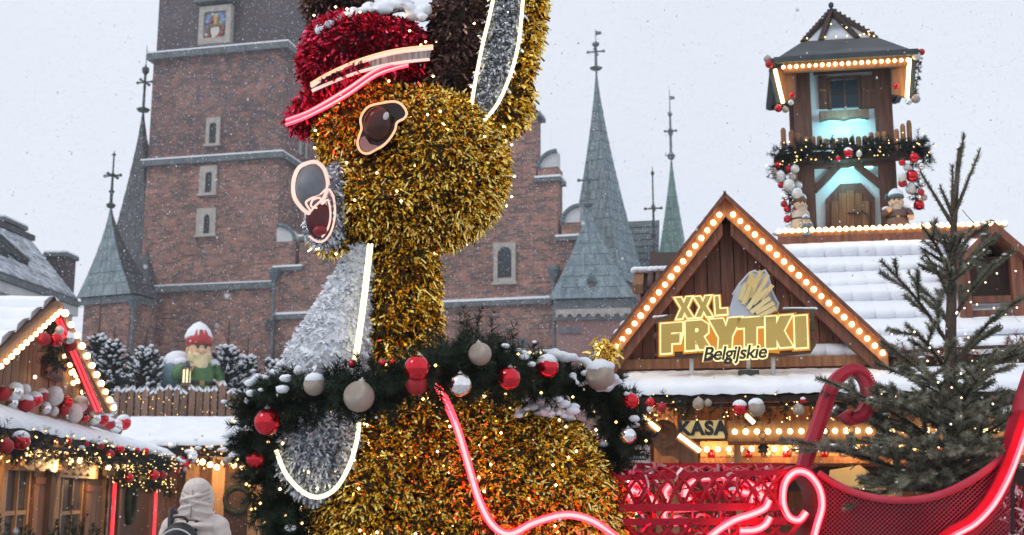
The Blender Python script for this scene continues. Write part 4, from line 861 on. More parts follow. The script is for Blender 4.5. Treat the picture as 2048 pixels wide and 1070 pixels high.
# ============================================================ garden gnomes
for k, c in (('g_skin', (.62, .40, .25)), ('g_beard', (.66, .55, .33)), ('g_beard_grey', (.45, .36, .28)), ('g_green', (.06, .14, .05)), ('g_teal', (.05, .12, .13)), ('g_red', (.42, .04, .04)), ('g_brown', (.11, .065, .05)), ('g_blue', (.13, .20, .24)), ('g_eye', (.02, .015, .012))): M[k] = mat(k, c, tuple(x * 1.35 for x in c), .45, scale=9)
def gnome(p, h, face, label, coat='g_green', hat='g_red', beard='g_beard', bust=False, arms=True, hat_low=False, legs='g_red'):
    """painted figure; p = foot point, face = heading (0 looks at the camera)"""
    t = thing('garden_gnome', p, label, 'gnome'); Rz = Matrix.Rotation(face, 3, 'Z'); s = h
    q = lambda x, y, z: V(p) + Rz @ V((x * s, y * s, z * s))
    b = MB(); b.lathe(q(0, 0, 0), [(.20 * s, .16 * s), (.235 * s, .22 * s), (.215 * s, .36 * s), (.20 * s, .42 * s), (.20 * s, .52 * s), (.13 * s, .62 * s), (.06 * s, .66 * s)], 18); b.build('coat', coat, t, True)
    b = MB(); b.lathe(q(0, 0, 0), [(.209 * s, .365 * s), (.216 * s, .37 * s), (.209 * s, .405 * s), (.203 * s, .41 * s)], 18); bl = b.build('belt', 'g_eye', t, True)
    b = MB(); b.box(q(0, -.212, .387), (.055 * s, .014 * s, .045 * s), Rz); b.build('buckle', 'rel_ochre', bl)
    if not bust:
        for e in (-1, 1):
            b = MB(); b.lathe(q(.09 * e, 0, 0), [(.10 * s, .0), (.095 * s, .1 * s), (.09 * s, .19 * s)], 10); lg = b.build('leg', legs, t, True); b = MB(); b.ell(q(.10 * e, -.07, .035), (.075 * s, .13 * s, .045 * s), Rz, 12, 8); b.build('boot', 'g_eye', lg, True)
    else:
        b = MB(); b.lathe(q(0, 0, 0), [(.21 * s, 0), (.22 * s, .17 * s)], 14); b.build('plinth', coat, t, True)
    b = MB(); b.ell(q(0, -.02, .72), (.125 * s, .125 * s, .135 * s), Rz, 16, 12); hd = b.build('head', 'g_skin', t, True)
    b = MB(); b.ell(q(0, -.155, .705), (.034 * s, .036 * s, .030 * s), Rz, 10, 7); b.build('nose', 'g_skin', hd, True)
    for e in (-1, 1):
        b = MB(); b.ell(q(.046 * e, -.132, .748), .016 * s, Rz, 8, 6); b.build('eye', 'g_eye', hd, True)
        b = MB(); b.tube([q(.078 * e, -.125, .768), q(.045 * e, -.145, .785), q(.016 * e, -.145, .772)], .012 * s, 6); b.build('eyebrow', 'g_brown', hd, True)
        b = MB(); b.ell(q(.128 * e, 0, .715), (.025 * s, .03 * s, .045 * s), Rz, 8, 6); b.build('ear', 'g_skin', hd, True)
        b = MB(); b.ell(q(.07 * e, -.118, .688), (.035 * s, .03 * s, .03 * s), Rz, 8, 6); b.build('cheek', 'g_skin', hd, True)
    b = MB(); b.ell(q(0, -.10, .625), (.115 * s, .07 * s, .075 * s), Rz, 14, 8); b.ell(q(0, -.135, .55), (.085 * s, .055 * s, .10 * s), Rz, 12, 8); b.ell(q(0, -.15, .47), (.045 * s, .04 * s, .08 * s), Rz, 10, 8)
    for e in (-1, 1): b.ell(q(.06 * e, -.15, .665), (.065 * s, .03 * s, .026 * s), Rz, 10, 6); b.ell(q(.112 * e, -.05, .66), (.03 * s, .06 * s, .07 * s), Rz, 8, 6)
    b.remesh('beard', beard, t, .014 * s, 3)
    b = MB()
    if hat_low: b.lathe(q(0, 0, 0), [(.15 * s, .79 * s), (.16 * s, .81 * s), (.15 * s, .86 * s), (.10 * s, .92 * s), (.03 * s, .95 * s)], 16); b.ell(q(-.12, .02, .87), (.09 * s, .07 * s, .05 * s), Rz, 10, 7); b.ell(q(-.19, .0, .81), (.035 * s,) * 3, Rz, 8, 6)
    else: b.lathe(q(0, 0, 0), [(.145 * s, .775 * s), (.16 * s, .79 * s), (.155 * s, .85 * s), (.12 * s, .92 * s), (.05 * s, .98 * s), (.01 * s, 1.0 * s)], 16)
    ht = b.build('hat', hat, t, True)
    b = MB(); b.lathe(q(0.0, .02, .005), [(.163 * s, .835 * s), (.165 * s, .86 * s), (.135 * s, .925 * s), (.07 * s, .985 * s), (.012 * s, 1.01 * s)], 14); b.build('snow_cap', 'snow', ht, True)
    if arms:
        for e in (-1, 1):
            up = e == -1
            pts = [q(.17 * e, 0, .56), q(.25 * e, -.03, .47), (q(.17 * e, -.20, .53) if up else q(.24 * e, -.15, .37))]
            b = MB(); b.tube(smooth_path(pts, 4), [.075 * s] * 4 + [.065 * s] * 5, 10); ar = b.build('arm', coat, t, True)
            hp = pts[2]; b = MB(); b.ell(hp, (.055 * s, .05 * s, .06 * s), Rz, 10, 8)
            for f in range(4): b.tube([hp + Rz @ V(((-.036 + f * .024) * s, -.03 * s, .035 * s)), hp + Rz @ V(((-.038 + f * .025) * s, -.062 * s, .012 * s)), hp + Rz @ V(((-.034 + f * .023) * s, -.045 * s, -.03 * s))], .0135 * s, 6)
            b.tube([hp + Rz @ V((-e * .05 * s, -.01 * s, 0)), hp + Rz @ V((-e * .055 * s, -.05 * s, .03 * s))], .015 * s, 6); b.build('hand', 'g_skin', ar, True)
            m = MB(); m.ell(q(.19 * e, .02, .60), (.09 * s, .085 * s, .05 * s), Rz, 10, 6); m.build('snow_shoulder', 'snow', ar, True)
    return t
gp = BS.P(392, 806, 3.25); gp.z = zT; gh = BS.hit(392, 640, 3.25)[1] - zT
gnome(gp, gh * .97, R(30), 'red-hatted garden gnome in green coat with a sack, standing behind the picket fence', arms=True).scale = (.84, .84, 1)
sk = MB(); c = gp + V((-.24 * gh, .16 * gh, .50 * gh)); sk.ell(c, (.17 * gh, .16 * gh, .20 * gh), None, 14, 10); tag(sk.build('sack', 'g_blue', None, True, loc=c), 'snow-topped blue-grey sack slung on the gnome\'s back', 'sack')
s2 = MB(); s2.ell(c + V((0, 0, .09 * gh)), (.15 * gh, .145 * gh, .13 * gh), None, 12, 8); k_ = bpy.data.objects[-1] if False else None
_sk = [o for o in col.objects if o.name.startswith('sack')][0]; s2.build('snow_cap', 'snow', _sk, True)
# lantern in front of the gnome
lp = BS.P(372, 768, 2.68); LAN = thing('lantern', lp, 'small black-framed lantern glowing cream before the gnome', 'lantern')
lh = 32 / FPX * 27; b = MB(); b.box(lp + V((0, 0, lh * .5)), (lh * .42, lh * .42, lh * .8)); b.build('lit_glass', 'bulb_lant' if 'bulb_lant' in M else M.setdefault('bulb_lant', glow('bulb_lant', (1, .88, .5), 1.0)), LAN)
for e in (-1, 1):
    for f in (-1, 1): b = MB(); b.box(lp + V((e * lh * .21, f * lh * .21, lh * .5)), (.03, .03, lh)); b.build('frame_bar', 'iron', LAN)
b = MB(); b.box(lp + V((0, -lh * .22, lh * .5)), (.025, .03, lh * .9)); b.build('frame_bar', 'iron', LAN)
b = MB(); b.lathe(lp + V((0, 0, lh)), [(lh * .36, 0), (lh * .3, .05), (.02, .16)], 8); b.build('cap', 'iron', LAN)
b = MB(); b.box(lp + V((0, 0, -.02)), (lh * .6, lh * .6, .05)); b.fbox(BS, *(BS.hit(366, 780, 2.68)[0], BS.hit(378, 780, 2.68)[0]), 2.66, 2.70, zT, lp.z - .04); b.build('base', 'wood_grey', LAN)

# ============================================================ the chip stall
FS = Frame(at(1450, 700, 10.2), -10.0)
STALL = thing('food_stall', FS.w(0, 1, 0), 'wooden chip stall with bulb-edged gable, lit sign, snowy tiled roof and toy tower', 'market stall')
ap, al, ar = FS.hit(1450, 400, -.1), FS.hit(1213, 704, -.1), FS.hit(1775, 700, -.1)
def ftop(u): return ap[1] - .10 - ((ap[1] - al[1]) / (ap[0] - al[0]) * (ap[0] - u) if u < ap[0] else (ap[1] - ar[1]) / (ar[0] - ap[0]) * (u - ap[0]))
zg = FS.hit(1450, 752, .1)[1]
planks(FS, al[0] + .06, ar[0] - .06, .12, ftop, zg, .115, 'wood_red', STALL)
# rafters' inner trim and bargeboards with bulbs
for q, n in ((al, 19), (ar, 21)):
    P_ = lambda t, o, d: FS.w(ap[0] + (q[0] - ap[0]) * t, d, ap[1] + (q[1] - ap[1]) * t + o)
    b = MB(); b.prism([P_(0, 0, -.12), P_(1, 0, -.12), P_(1, -.15, -.12), P_(0, -.15, -.12)], FS.ey * .06); bg = b.build('bargeboard', 'wood', STALL)
    b = MB(); b.prism([P_(-.01, .05, -.20), P_(1.01, .05, -.20), P_(1.01, .002, -.20), P_(-.01, .002, -.20)], FS.ey * .5); b.build('roof_edge', 'wood_red', STALL)
    b = MB(); b.prism([P_(.03, -.155, -.08), P_(1, -.155, -.08), P_(1, -.27, -.08), P_(.03, -.27, -.08)], FS.ey * .08); b.build('inner_trim', 'wood_red', STALL)
    bulb_row(P_(.05, -.075, -.145), P_(.965, -.075, -.145), n, .0235, bg)
    b = MB(); b.prism([P_(0, .0, .3), P_(1, .0, .3), P_(1, -.05, .3), P_(0, -.05, .3)], FS.ey * 1.6); rs_ = b.build('gable_roof', 'wood_dark', STALL)
    sm = MB(); n2 = 16
    for i in range(n2):
        t = .04 + .9 * i / n2
        if q is al and (t > .30 and t < .8): continue
        for d_ in (.32, .5, .75, 1.0, 1.3): lump(sm, P_(t, .07, d_), .10, flat=.5)
    sm.build('snow_blanket', 'snow', rs_, True)['kind'] = 'stuff'
b = MB(); zb0, zb1 = FS.hit(1450, 736, .05)[1], FS.hit(1450, 716, .05)[1]; b.fbox(FS, al[0] + .02, ar[0] - .02, .03, .11, zb0, zb1); b.build('sill_beam', 'wood', STALL)
b = MB(); b.fbox(FS, al[0] + .05, ar[0] + .3, .06, .115, zg - .05, zb0 - .003); b.build('lower_board', 'wood_red', STALL)
# lean-to with snow in front, right across the frame
LD = -.75; zLb = FS.hit(1450, 756, .05)[1]; zLf = FS.hit(1450, 784, LD)[1]
uW0 = FS.hit(1243, 785, LD)[0]; uW1 = FS.hit(2120, 760, LD)[0]
b = MB(); b.prism([FS.w(uW0, LD, zLf - .03), FS.w(uW1, LD, zLf - .03), FS.w(uW1, .06, zLb - .03), FS.w(uW0, .06, zLb - .03)], V((0, 0, -.05))); lt = b.build('lean_to_roof', 'wood_dark', STALL)
snow_slab(FS, (((uW0, .05, zLb), (uW1, .05, zLb)), ((uW0 - .02, LD - .05, zLf), (uW1, LD - .05, zLf))), .07, lt, sub=70, wob=.012)
# main roof: ridge, snow-padded tiles
RD = 2.0; zR = FS.hit(1700, 492, RD)[1]; EV = .10; zV = FS.hit(1850, 715, EV)[1]
ur0 = FS.hit(1300, 492, RD)[0]; ur1 = uW1 + .3
def RF(u, t, o=0.0): return FS.w(u, RD + (EV - RD) * t, zR + (zV - zR) * t + o)
b = MB(); b.prism([RF(ur0, 0), RF(ur1, 0), RF(ur1, 1), RF(ur0, 1)], V((0, 0, -.06))); b.prism([FS.w(ur0, RD, zR), FS.w(ur1, RD, zR), FS.w(ur1, 3.9, zV), FS.w(ur0, 3.9, zV)], V((0, 0, -.06))); MAINROOF = b.build('main_roof', 'wood_dark', STALL)
tl = MB(); wt, ht, n = .165, .0, 6           # one tile with its cushion of snow, laid flat along +y (downhill)
sl_ = (V(RF(0, 1)) - V(RF(0, 0))).length; rowsN = 7; ht = sl_ / rowsN
vs = []; fs = []
for j, (yy, zz) in enumerate(((0, .015), (ht * .5, .05), (ht * .88, .078), (ht * 1.02, .074), (ht * 1.07, .045), (ht * 1.05, 0))):
    for i in range(n + 1): x = (-wt / 2 + wt * i / n) * 1.008; vs.append((x, yy + (0.020 * math.cos(math.pi * (i / n - .5)) if j > 1 else 0), zz + .002 * math.cos(math.pi * (i / n - .5)) if j < 5 else 0))
for j in range(5):
    for i in range(n): k = j * (n + 1) + i; fs.append((k, k + 1, k + n + 2, k + n + 1)[::-1])
tl.add(vs, fs); tl.add([(-wt * .46, .0, -.02), (wt * .46, 0, -.02), (wt * .46, ht * 1.05, -.02), (-wt * .46, ht * 1.05, -.02), (-wt * .46, 0, .0), (wt * .46, 0, .0), (wt * .46, ht * 1.05, .012), (-wt * .46, ht * 1.05, .012)], [(3, 2, 1, 0), (4, 5, 6, 7), (0, 1, 5, 4), (1, 2, 6, 5), (2, 3, 7, 6), (3, 0, 4, 7)], 1)
TILE = tl.mesh('roof_tile', ['snow', 'tile'], V((0, 0, 0)), True)
yv = (RF(0, 1) - RF(0, 0)).normalized(); xv = -FS.ex; zv = xv.cross(yv); TR_ = Matrix((xv, yv, zv)).transposed().to_euler()
uT0 = FS.hit(1545, 520, 1.9)[0]; nc = int((ur1 - uT0) / wt)
for r_ in range(rowsN):
    for c_ in range(nc):
        u = uT0 + (c_ + .5) * wt; t = r_ / rowsN
        if u < ap[0] + (t - .35) * (ar[0] - ap[0]) * .9 - .1: continue
        inst(TILE, 'roof_tile', MAINROOF, RF(u , t, .03 + .008 * math.sin(u * 1.3 + r_ * 1.7)), TR_, (1, 1 + .012 * math.sin(u * 9 + r_ * 5), 1 + .22 * math.sin(u * 1.1 + r_ * 2.1)))
for k in range(3):                       # left end of the roof: small hood with snow
    pass
b = MB(); a, c = FS.w(FS.hit(1556, 482, RD)[0], RD, zR + .06), FS.w(ur1, RD, zR + .06); b.beam(a, c, .14, .09); RID = b.build('ridge_beam', 'wood_red', STALL)
b = MB(); b.beam(a + V((0, 0, .07)), c + V((0, 0, .07)), .10, .05); b.build('ridge_cap', 'wood', RID)
sm = MB(); 
for i in range(60): lump(sm, a.lerp(c, i / 59) + V((0, 0, .10)), .055, flat=.5)
sm.build('snow_blanket', 'snow', RID, True)['kind'] = 'stuff'
bulb_row(a + V((0, -.06, .11)), c + V((0, -.06, .11)), 34, .024, RID)
# small tiled hood seen left of the gable
hd = 1.2; ua, za = FS.hit(1276, 580, hd); ub, zb_ = FS.hit(1352, 536, hd)
b = MB(); b.fbox(FS, ua + .02, ub + .3, hd + .05, hd + 1, za - .5, za); b.build('hood_wall', 'wood_dark', STALL)
b = MB(); b.prism([FS.w(ua - .03, hd, za), FS.w(ub + .3, hd, za), FS.w(ub + .3, hd + .25, zb_), FS.w(ua - .03, hd + .25, zb_)], V((0, 0, -.04))); hood = b.build('hood_roof', 'wood_dark', STALL)
b = MB(); b.prism([FS.w(ua - .05, hd - .02, za - .04), FS.w(ua - .05, hd - .02, za + .05), FS.w(ua - .05, hd + .25, zb_ + .03), FS.w(ua - .05, hd + .25, zb_ - .05)], FS.ex * .10); b.build('hood_edge', 'wood', hood)
for j in range(2):
    for i in range(4): b = MB(); b.tube([FS.w(ua + .12 + i * .075, hd + .02 + j * .1, za + .02 + j * (zb_ - za) * .45), FS.w(ua + .12 + i * .075, hd + .13 + j * .1, za + .05 + (j + 1) * (zb_ - za) * .45)], .035, 7); b.build('roof_tile', 'tile', hood, True)
sm = MB()
for i in range(9): lump(sm, FS.w(ua - .03 + i * .05, hd + .22, zb_ + .03), .06, flat=.6)
sm.build('snow_blanket', 'snow', hood, True)['kind'] = 'stuff'
# dormer on the right of the roof
du, dz = FS.hit(1985, 448, .55); dl, dzl = FS.hit(1905, 530, .55); dr_, dzr = FS.hit(2070, 520, .55); dzb = FS.hit(1980, 655, .55)[1]
b = MB(); b.fbox(FS, dl + .12, dr_ - .1, .75, 1.6, dzb, dzl + .1); DOR = b.build('dormer', 'wood_dark', STALL)
for q in ((dl, dzl), (dr_, dzr)): b = MB(); b.prism([FS.w(du, .45, dz), FS.w(q[0], .45, q[1]), FS.w(q[0], .45, q[1] - .09), FS.w(du, .45, dz - .09)], FS.ey * 1.0); b.build('dormer_slope', 'wood_red', DOR)
for x in (1928, 2035): u, _ = FS.hit(x, 580, .6); b = MB(); b.fbox(FS, u - .05, u + .05, .55, .65, dzb, dzl + .12); b.build('post', 'wood_red', DOR)
for y in (600, 628, 645): u, z = FS.hit(1928, y, .58); u2, _ = FS.hit(2035, y, .58); b = MB(); b.fbox(FS, u + .051, u2 - .051, .57, .62, z - .03, z + .03); b.build('rail', 'wood_red', DOR)
dots([FS.P(random.uniform(1925, 2040), random.uniform(480, 690), .5) for k in range(26)], .010, 'fairy_lights', 'fairy_white', DOR)
# lower snow strip under the dormer and at the gable foot
sm = MB()
for i in range(40): lump(sm, FS.P(1895 + i * 5, 668 - i * .3, .25), .06, flat=.6)
sm.build('snow_blanket', 'snow', MAINROOF, True)['kind'] = 'stuff'
fir_garland([FS.P(1745, 712, -.05), FS.P(1800, 705, -.02), FS.P(1860, 700, 0), FS.P(1960, 695, 0), FS.P(2080, 690, 0)], .12, 'reddish brown twig garland lying along the foot of the tiled roof', per_m=60, nw=.006, nlen=.04, mat_='wood_red', lights=14, lightr=.007, lmat='fairy_white')

# ---- stall body: posts, beams with bulbs, counter
b = MB(); b.fbox(FS, al[0] + .1, uW1, 1.5, 1.56, 0, zg); b.build('back_wall', 'wood', STALL)
b = MB(); b.fbox(FS, al[0] + .05, al[0] + .10, .1, 1.5, 0, zg); b.build('side_wall', 'wood', STALL)
b = MB(); b.fbox(FS, al[0] + .1, uW1, .1, 1.5, zg - .10, zg - .04); b.build('ceiling', 'wood', STALL)
b = MB(); b.fbox(FS, al[0] + .05, uW1, -.30, .25, .95, 1.02); b.build('counter', 'wood', STALL); b = MB(); b.fbox(FS, al[0] + .05, uW1, -.20, .2, 0, .949); b.build('counter_front', 'wood_red', STALL)
for x, m in ((1332, 'wood'), (1475, 'wood_pale'), (1790, 'wood_pale'), (1990, 'wood')): u, _ = FS.hit(x, 900, .05); wd = .10 if x == 1332 else .03; b = MB(); b.fbox(FS, u - wd, u + wd, .0, .12, 0, zg); b.build('post', m, STALL)
def beam_row(y, d, x0, x1, n, h=.09, m='wood_pale', r=.024, by=0):
    u0, z = FS.hit(x0, y, d); u1, _ = FS.hit(x1, y, d); b = MB(); b.fbox(FS, u0, u1, d, d + .04, z - h, z + h); bm = b.build('light_beam', m, STALL); bulb_row(FS.w(u0 + .06, d - .035, z), FS.w(u1 - .05, d - .035, z), n, r, bm)
    b = MB(); b.fbox(FS, u0, u1, d - .02, d - .001, z - h - .02, z - h + .01); b.build('beam_lip', 'wood_red', bm)
beam_row(864, -.15, 1455, 2100, 28); beam_row(899, .35, 1400, 2100, 30, .07)
u0, z = FS.hit(1400, 921, .3); u1, _ = FS.hit(2100, 921, .3); b = MB(); b.fbox(FS, u0, u1, .25, .5, z - .03, z + .02); SHELF = b.build('shelf', 'wood', STALL)
b = MB(); z2 = FS.hit(1500, 960, .5)[1]; b.fbox(FS, u0, u1, .55, .6, z2 - .1, z - .05); b.build('menu_board', 'wood_dark', STALL)
rs = random.Random(3)
for k in range(16):
    uu = u0 + .1 + k * .16; b = MB(); b.lathe(FS.w(uu, .33, z + .02), [(.028, 0), (.034, .03), (.03, .06), (.012, .075)], 8); b.build('jar', 'ball_champagne' if k % 2 else 'ball_red', SHELF, True)
# counter-brace with rosette and lit tubes
for (x0, y0, x1, y1) in ((1280, 828, 1318, 860), (1358, 871, 1400, 902), (1493, 831, 1507, 845)):
    fd = -.14 if x0 == 1358 else .1; a, c = FS.P(x0, y0, LD + fd), FS.P(x1, y1, LD + fd + .05); b = MB(); b.tube([a, c], .017, 8); tb = b.build('lamp_tube', 'lamp_tube', STALL, True); off = V((0, .04, .0)); b = MB(); b.beam(a + off, c + off, .05, .07); b.build('lamp_bracket', 'wood', tb)
p = FS.P(1328, 868, LD + .3); b = MB(); rot = Matrix((FS.ex, V((0, 0, 1)), -FS.ey)).transposed()
b.lathe(p, [(.115, 0), (.115, .03), (.09, .045), (.085, .03), (.05, .03), (.045, .05), (.0, .06)], 20, rot=rot); b.build('rosette', 'wood', STALL, True)
pr = [(1285, 845), (1330, 872), (1362, 880), (1392, 905), (1400, 945), (1370, 930), (1345, 912), (1322, 912), (1300, 880)]
b = MB(); b.prism([FS.P(x, y, LD + .36) for x, y in pr], FS.ey * .05); b.build('scrolled_bracket', 'wood', STALL)
# ticket sign
u, z = FS.hit(1405, 858, LD + .02); b = MB(); b.fbox(FS, FS.hit(1362, 858, LD)[0], FS.hit(1449, 858, LD)[0], LD - .01, LD + .01, FS.hit(1405, 877, LD)[1], FS.hit(1405, 841, LD)[1])
M['sign_yellow'] = mat('sign_yellow', (.95, .68, .24), (1.0, .75, .30), .5, scale=5)
KS = thing('ticket_sign', FS.w(u, LD, FS.hit(1405, 877, LD)[1]), 'small yellow KASA board hung under the chip stall eave', 'sign'); b.build('board', 'sign_yellow', KS)
lettering('KASA', plane_mat(FS, u, LD - .013, z), .145, .004, 'letters', 'black', KS, offset=.0075, spacing=1.12)
for x in (1368, 1443): b = MB(); b.tube([FS.P(x, 842, LD), FS.P(x, 800, LD)], .004, 5); b.build('hanging_wire', 'iron', KS)
# paper price notice by the post
M['paper'] = mat('paper', (.50, .40, .40), (.56, .46, .46), .7, scale=4)
u0, z0 = FS.hit(1244, 950, -.5); u1, z1b = FS.hit(1300, 890, -.5); PN = thing('price_notice', FS.w((u0 + u1) / 2, -.5, 0), 'pale paper price notice on a post beside the chip stall', 'notice')
b = MB(); b.fbox(FS, u0, u1, -.5, -.49, z0 - .1, z1b); b.build('sheet', 'paper', PN)
lettering('-3zł', plane_mat(FS, (u0 + u1) / 2 + .05, -.505, z0 + .035), .06, .002, 'letters', 'ball_red', PN, offset=.001)
for k in range(4): b = MB(); b.fbox(FS, u0 + .03, u1 - .03 - .03 * (k % 2), -.503, -.501, z1b - .05 - k * .035, z1b - .037 - k * .035); b.build('text_line', 'black', PN)
b = MB(); b.fbox(FS, (u0 + u1) / 2 - .03, (u0 + u1) / 2 + .03, -.488, -.43, 0, z1b); b.build('post', 'wood_dark', PN)
# warm lamps inside
for x, y, d_, e in ((1420, 890, .1, 7), (1560, 885, .15, 9), (1700, 885, .15, 9), (1850, 885, .15, 9), (1980, 880, .15, 9), (1330, 845, -.3, 5)):
    l = bpy.data.lights.new('stall_lamp', 'POINT'); l.energy = e; l.color = (1, .56, .22); l.shadow_soft_size = .06; o = bpy.data.objects.new('stall_lamp', l); put(o, STALL, FS.P(x, y, d_))
# menu panel lit orange behind the tree
b = MB(); b.prism([FS.P(x, y, .15) for x, y in ((1660, 940), (1720, 930), (1790, 985), (1800, 1010), (1760, 1015), (1650, 1000))], FS.ey * .02); b.build('counter_awning', 'sign_yellow', STALL)
# hanging gingerbread figures
M['ginger'] = mat('ginger', (.34, .15, .05), (.42, .20, .07), .7, scale=9)
def dangle(px, py, body, where):
    p = FS.P(px, py, LD + .3); t = thing('doll_ornament', p, where, 'ornament'); k = .045
    b = MB(); b.tube([p + V((math.cos(a) * k * .62, 0, k * 2.0 + math.sin(a) * k * .62)) for a in np.linspace(0, 5.9, 12)], k * .14, 6, closed=True); b.build('hanging_ring', 'rel_ochre', t, True)
    b = MB(); b.ell(p + V((0, 0, k * .95)), (k * .45, k * .45, k * .5), nu=10, nv=8); b.build('head', 'ginger', t, True)
    b = MB(); b.lathe(p - V((0, 0, k * 1.1)), [(k * .95, 0), (k * .8, k * .6), (k * .4, k * 1.4), (k * .2, k * 1.7)], 10); b.build('dress', body, t, True)
    for e in (-1, 1):
        b = MB(); b.tube([p + V((e * k * .3, 0, k * .4)), p + V((e * k * .95, -.01, -k * .3))], k * .2, 6); b.build('arm', body, t, True); b = MB(); b.tube([p + V((e * k * .3, 0, -k * 1.0)), p + V((e * k * .32, 0, -k * 2.0))], k * .2, 6); b.build('leg', 'ginger', t, True)
    b = MB(); b.tube([p + V((0, 0, k * 2.6)), p + V((0, 0, k * 9))], .002, 4); b.build('string', 'iron', t)
dangle(1526, 893, 'g_eye', 'dark-dressed doll ornament hanging from a ring before the bulbs of the chip stall'); dangle(1652, 885, 'g_red', 'red-dressed doll ornament hanging close to the red cane pole'); dangle(1704, 882, 'g_green', 'green-dressed doll ornament hanging between red-dressed ones')
dangle(1760, 888, 'g_brown', 'brown-dressed doll ornament hanging behind the fir in the sleigh')
# ---- the sign over the gable
SG = thing('stall_sign', FS.w(FS.hit(1468, 700, -.45)[0], -.45, zLf), 'backlit XXL FRYTKI Belgijskie sign with a paper cone of chips on the gable', 'sign')
SD = -.42
def on(px, py, d=SD): return FS.P(px, py, d)
M['sign_board'] = mat('sign_board', (.045, .03, .018), (.12, .075, .035), .7, scale=8, stretch=(1.2, 1.2, 6))
M['letter_gold'] = mat('letter_gold', (.56, .37, .075), (.64, .44, .11), .45, scale=2); M['letter_edge'] = glow('letter_edge', (1.0, .88, .40), 1.0, base=(.3, .25, .1)); M['letter_orange'] = glow('letter_orange', (1.0, .36, .02), .55, base=(.05, .02, .0))
pr = [(1307, 640), (1340, 628), (1400, 634), (1560, 622), (1585, 617), (1632, 619), (1628, 640), (1634, 655), (1624, 668), (1632, 690), (1622, 706), (1560, 712), (1400, 716), (1330, 714), (1308, 710), (1322, 690), (1306, 672), (1318, 655)]
b = MB(); b.prism([on(x, y, SD + .035) for x, y in pr], FS.ey * .05); b.build('backing_board', 'sign_board', SG)
sm = MB()
for x, y in [(1310 + i * 4, 634 - i * .3) for i in range(10)] + [(1570 + i * 5, 617) for i in range(13)]: lump(sm, on(x, y, SD + .06), .022, flat=.5)
sm.build('snow_blanket', 'snow', SG, True)['kind'] = 'stuff'
GL = {'F': [[(0, 0), (0, 1), (1, 1), (1, .70), (.44, .72), (.44, .60), (.86, .60), (.86, .33), (.44, .33), (.44, 0)]],
      'R': [[(0, 0), (0, 1), (.7, 1), (.96, .85), (.96, .58), (.74, .44), (1.06, 0), (.62, 0), (.43, .34), (.38, .34), (.38, 0)], [(.37, .78), (.37, .58), (.55, .58), (.60, .68), (.55, .78)]],
      'Y': [[(.28, 0), (.31, .38), (0, 1), (.40, 1), (.52, .66), (.62, 1), (1, 1), (.70, .40), (.68, 0)]], 'T': [[(.3, 0), (.3, .70), (0, .70), (0, 1), (1, 1), (1, .70), (.7, .70), (.7, 0)]],
      'K': [[(0, 0), (0, 1), (.38, 1), (.38, .66), (.58, 1), (1, 1), (.68, .52), (1.02, 0), (.58, 0), (.38, .36), (.38, 0)]], 'I': [[(0, 0), (0, 1), (1, 1), (1, 0)]],
      'X': [[(0, 0), (.33, .5), (0, 1), (.34, 1), (.5, .7), (.68, 1), (1, 1), (.67, .5), (1, 0), (.68, 0), (.5, .3), (.32, 0)]], 'L': [[(0, 0), (0, 1), (.34, 1), (.34, .28), (1, .28), (1, 0)]]}
def glyph(ch, x0, x1, y0, y1, skew, off_edge, off_face, face='letter_gold', dd=0, halo=.03):
    """letter placed on the sign's own plane; its lit edge stands behind its face"""
    W0 = V(FS.hit(x0, y1, SD)); W1 = V(FS.hit(x1, y1, SD)); T0 = V(FS.hit((x0 + x1) / 2, y0, SD)); w = W1.x - W0.x; h = T0.y - W0.y; dzx = (W1.y - W0.y) / w
    loops = [[(W0.x + p[0] * w + p[1] * skew * w, W0.y + p[1] * h + p[0] * w * .055) for p in lp] for lp in GL[ch]]
    m = Matrix((FS.ex, V((0, 0, 1)), -FS.ey)).transposed().to_4x4(); base = Matrix.Translation(FS.w(0, SD - .012 + dd, 0)) @ m
    e = flat_shape(loops, base, .03, 'letter', 'letter_edge', SG, off_edge); base2 = Matrix.Translation(FS.w(0, SD - .033 + dd, 0)) @ m
    flat_shape(loops, base2, .012, 'letter_face', face, e, off_face); flat_shape(loops, Matrix.Translation(FS.w(0, SD + .010 + dd, 0)) @ m, .012, 'letter_halo', 'letter_orange', e, halo); return e
for ch, x0, x1, y0, y1 in (('F', 1324, 1364, 650, 706), ('R', 1373, 1417, 645, 700), ('Y', 1421, 1481, 641, 699), ('T', 1476, 1527, 639, 694), ('K', 1533, 1582, 636, 696), ('I', 1592, 1613, 635, 695)): glyph(ch, x0, x1, y0, y1, .03, .0165, .0055)
for ch, x0, x1, y0, y1 in (('X', 1354, 1386, 597, 638), ('X', 1392, 1424, 595, 635), ('L', 1432, 1454, 594, 630)): glyph(ch, x0, x1, y0, y1, -.05, .012, .001, halo=.022)
b = MB(); b.prism([on(x, y, SD + .012) for x, y in ((1330, 704), (1330, 655), (1420, 644), (1600, 640), (1605, 688), (1560, 692))], FS.ey * .02); b.build('orange_backing', 'letter_orange', SG)
u, z = FS.hit(1468, 708, SD); roll = .03
e = lettering('Belgijskie', plane_mat(FS, u, SD - .045, z, roll), .155, .01, 'script_edge', 'letter_edge', SG, offset=.013, shear=.25, spacing=.92)
lettering('Belgijskie', plane_mat(FS, u, SD - .056, z, roll), .155, .008, 'script_letters', 'black', e, offset=.003, shear=.25, spacing=.92)
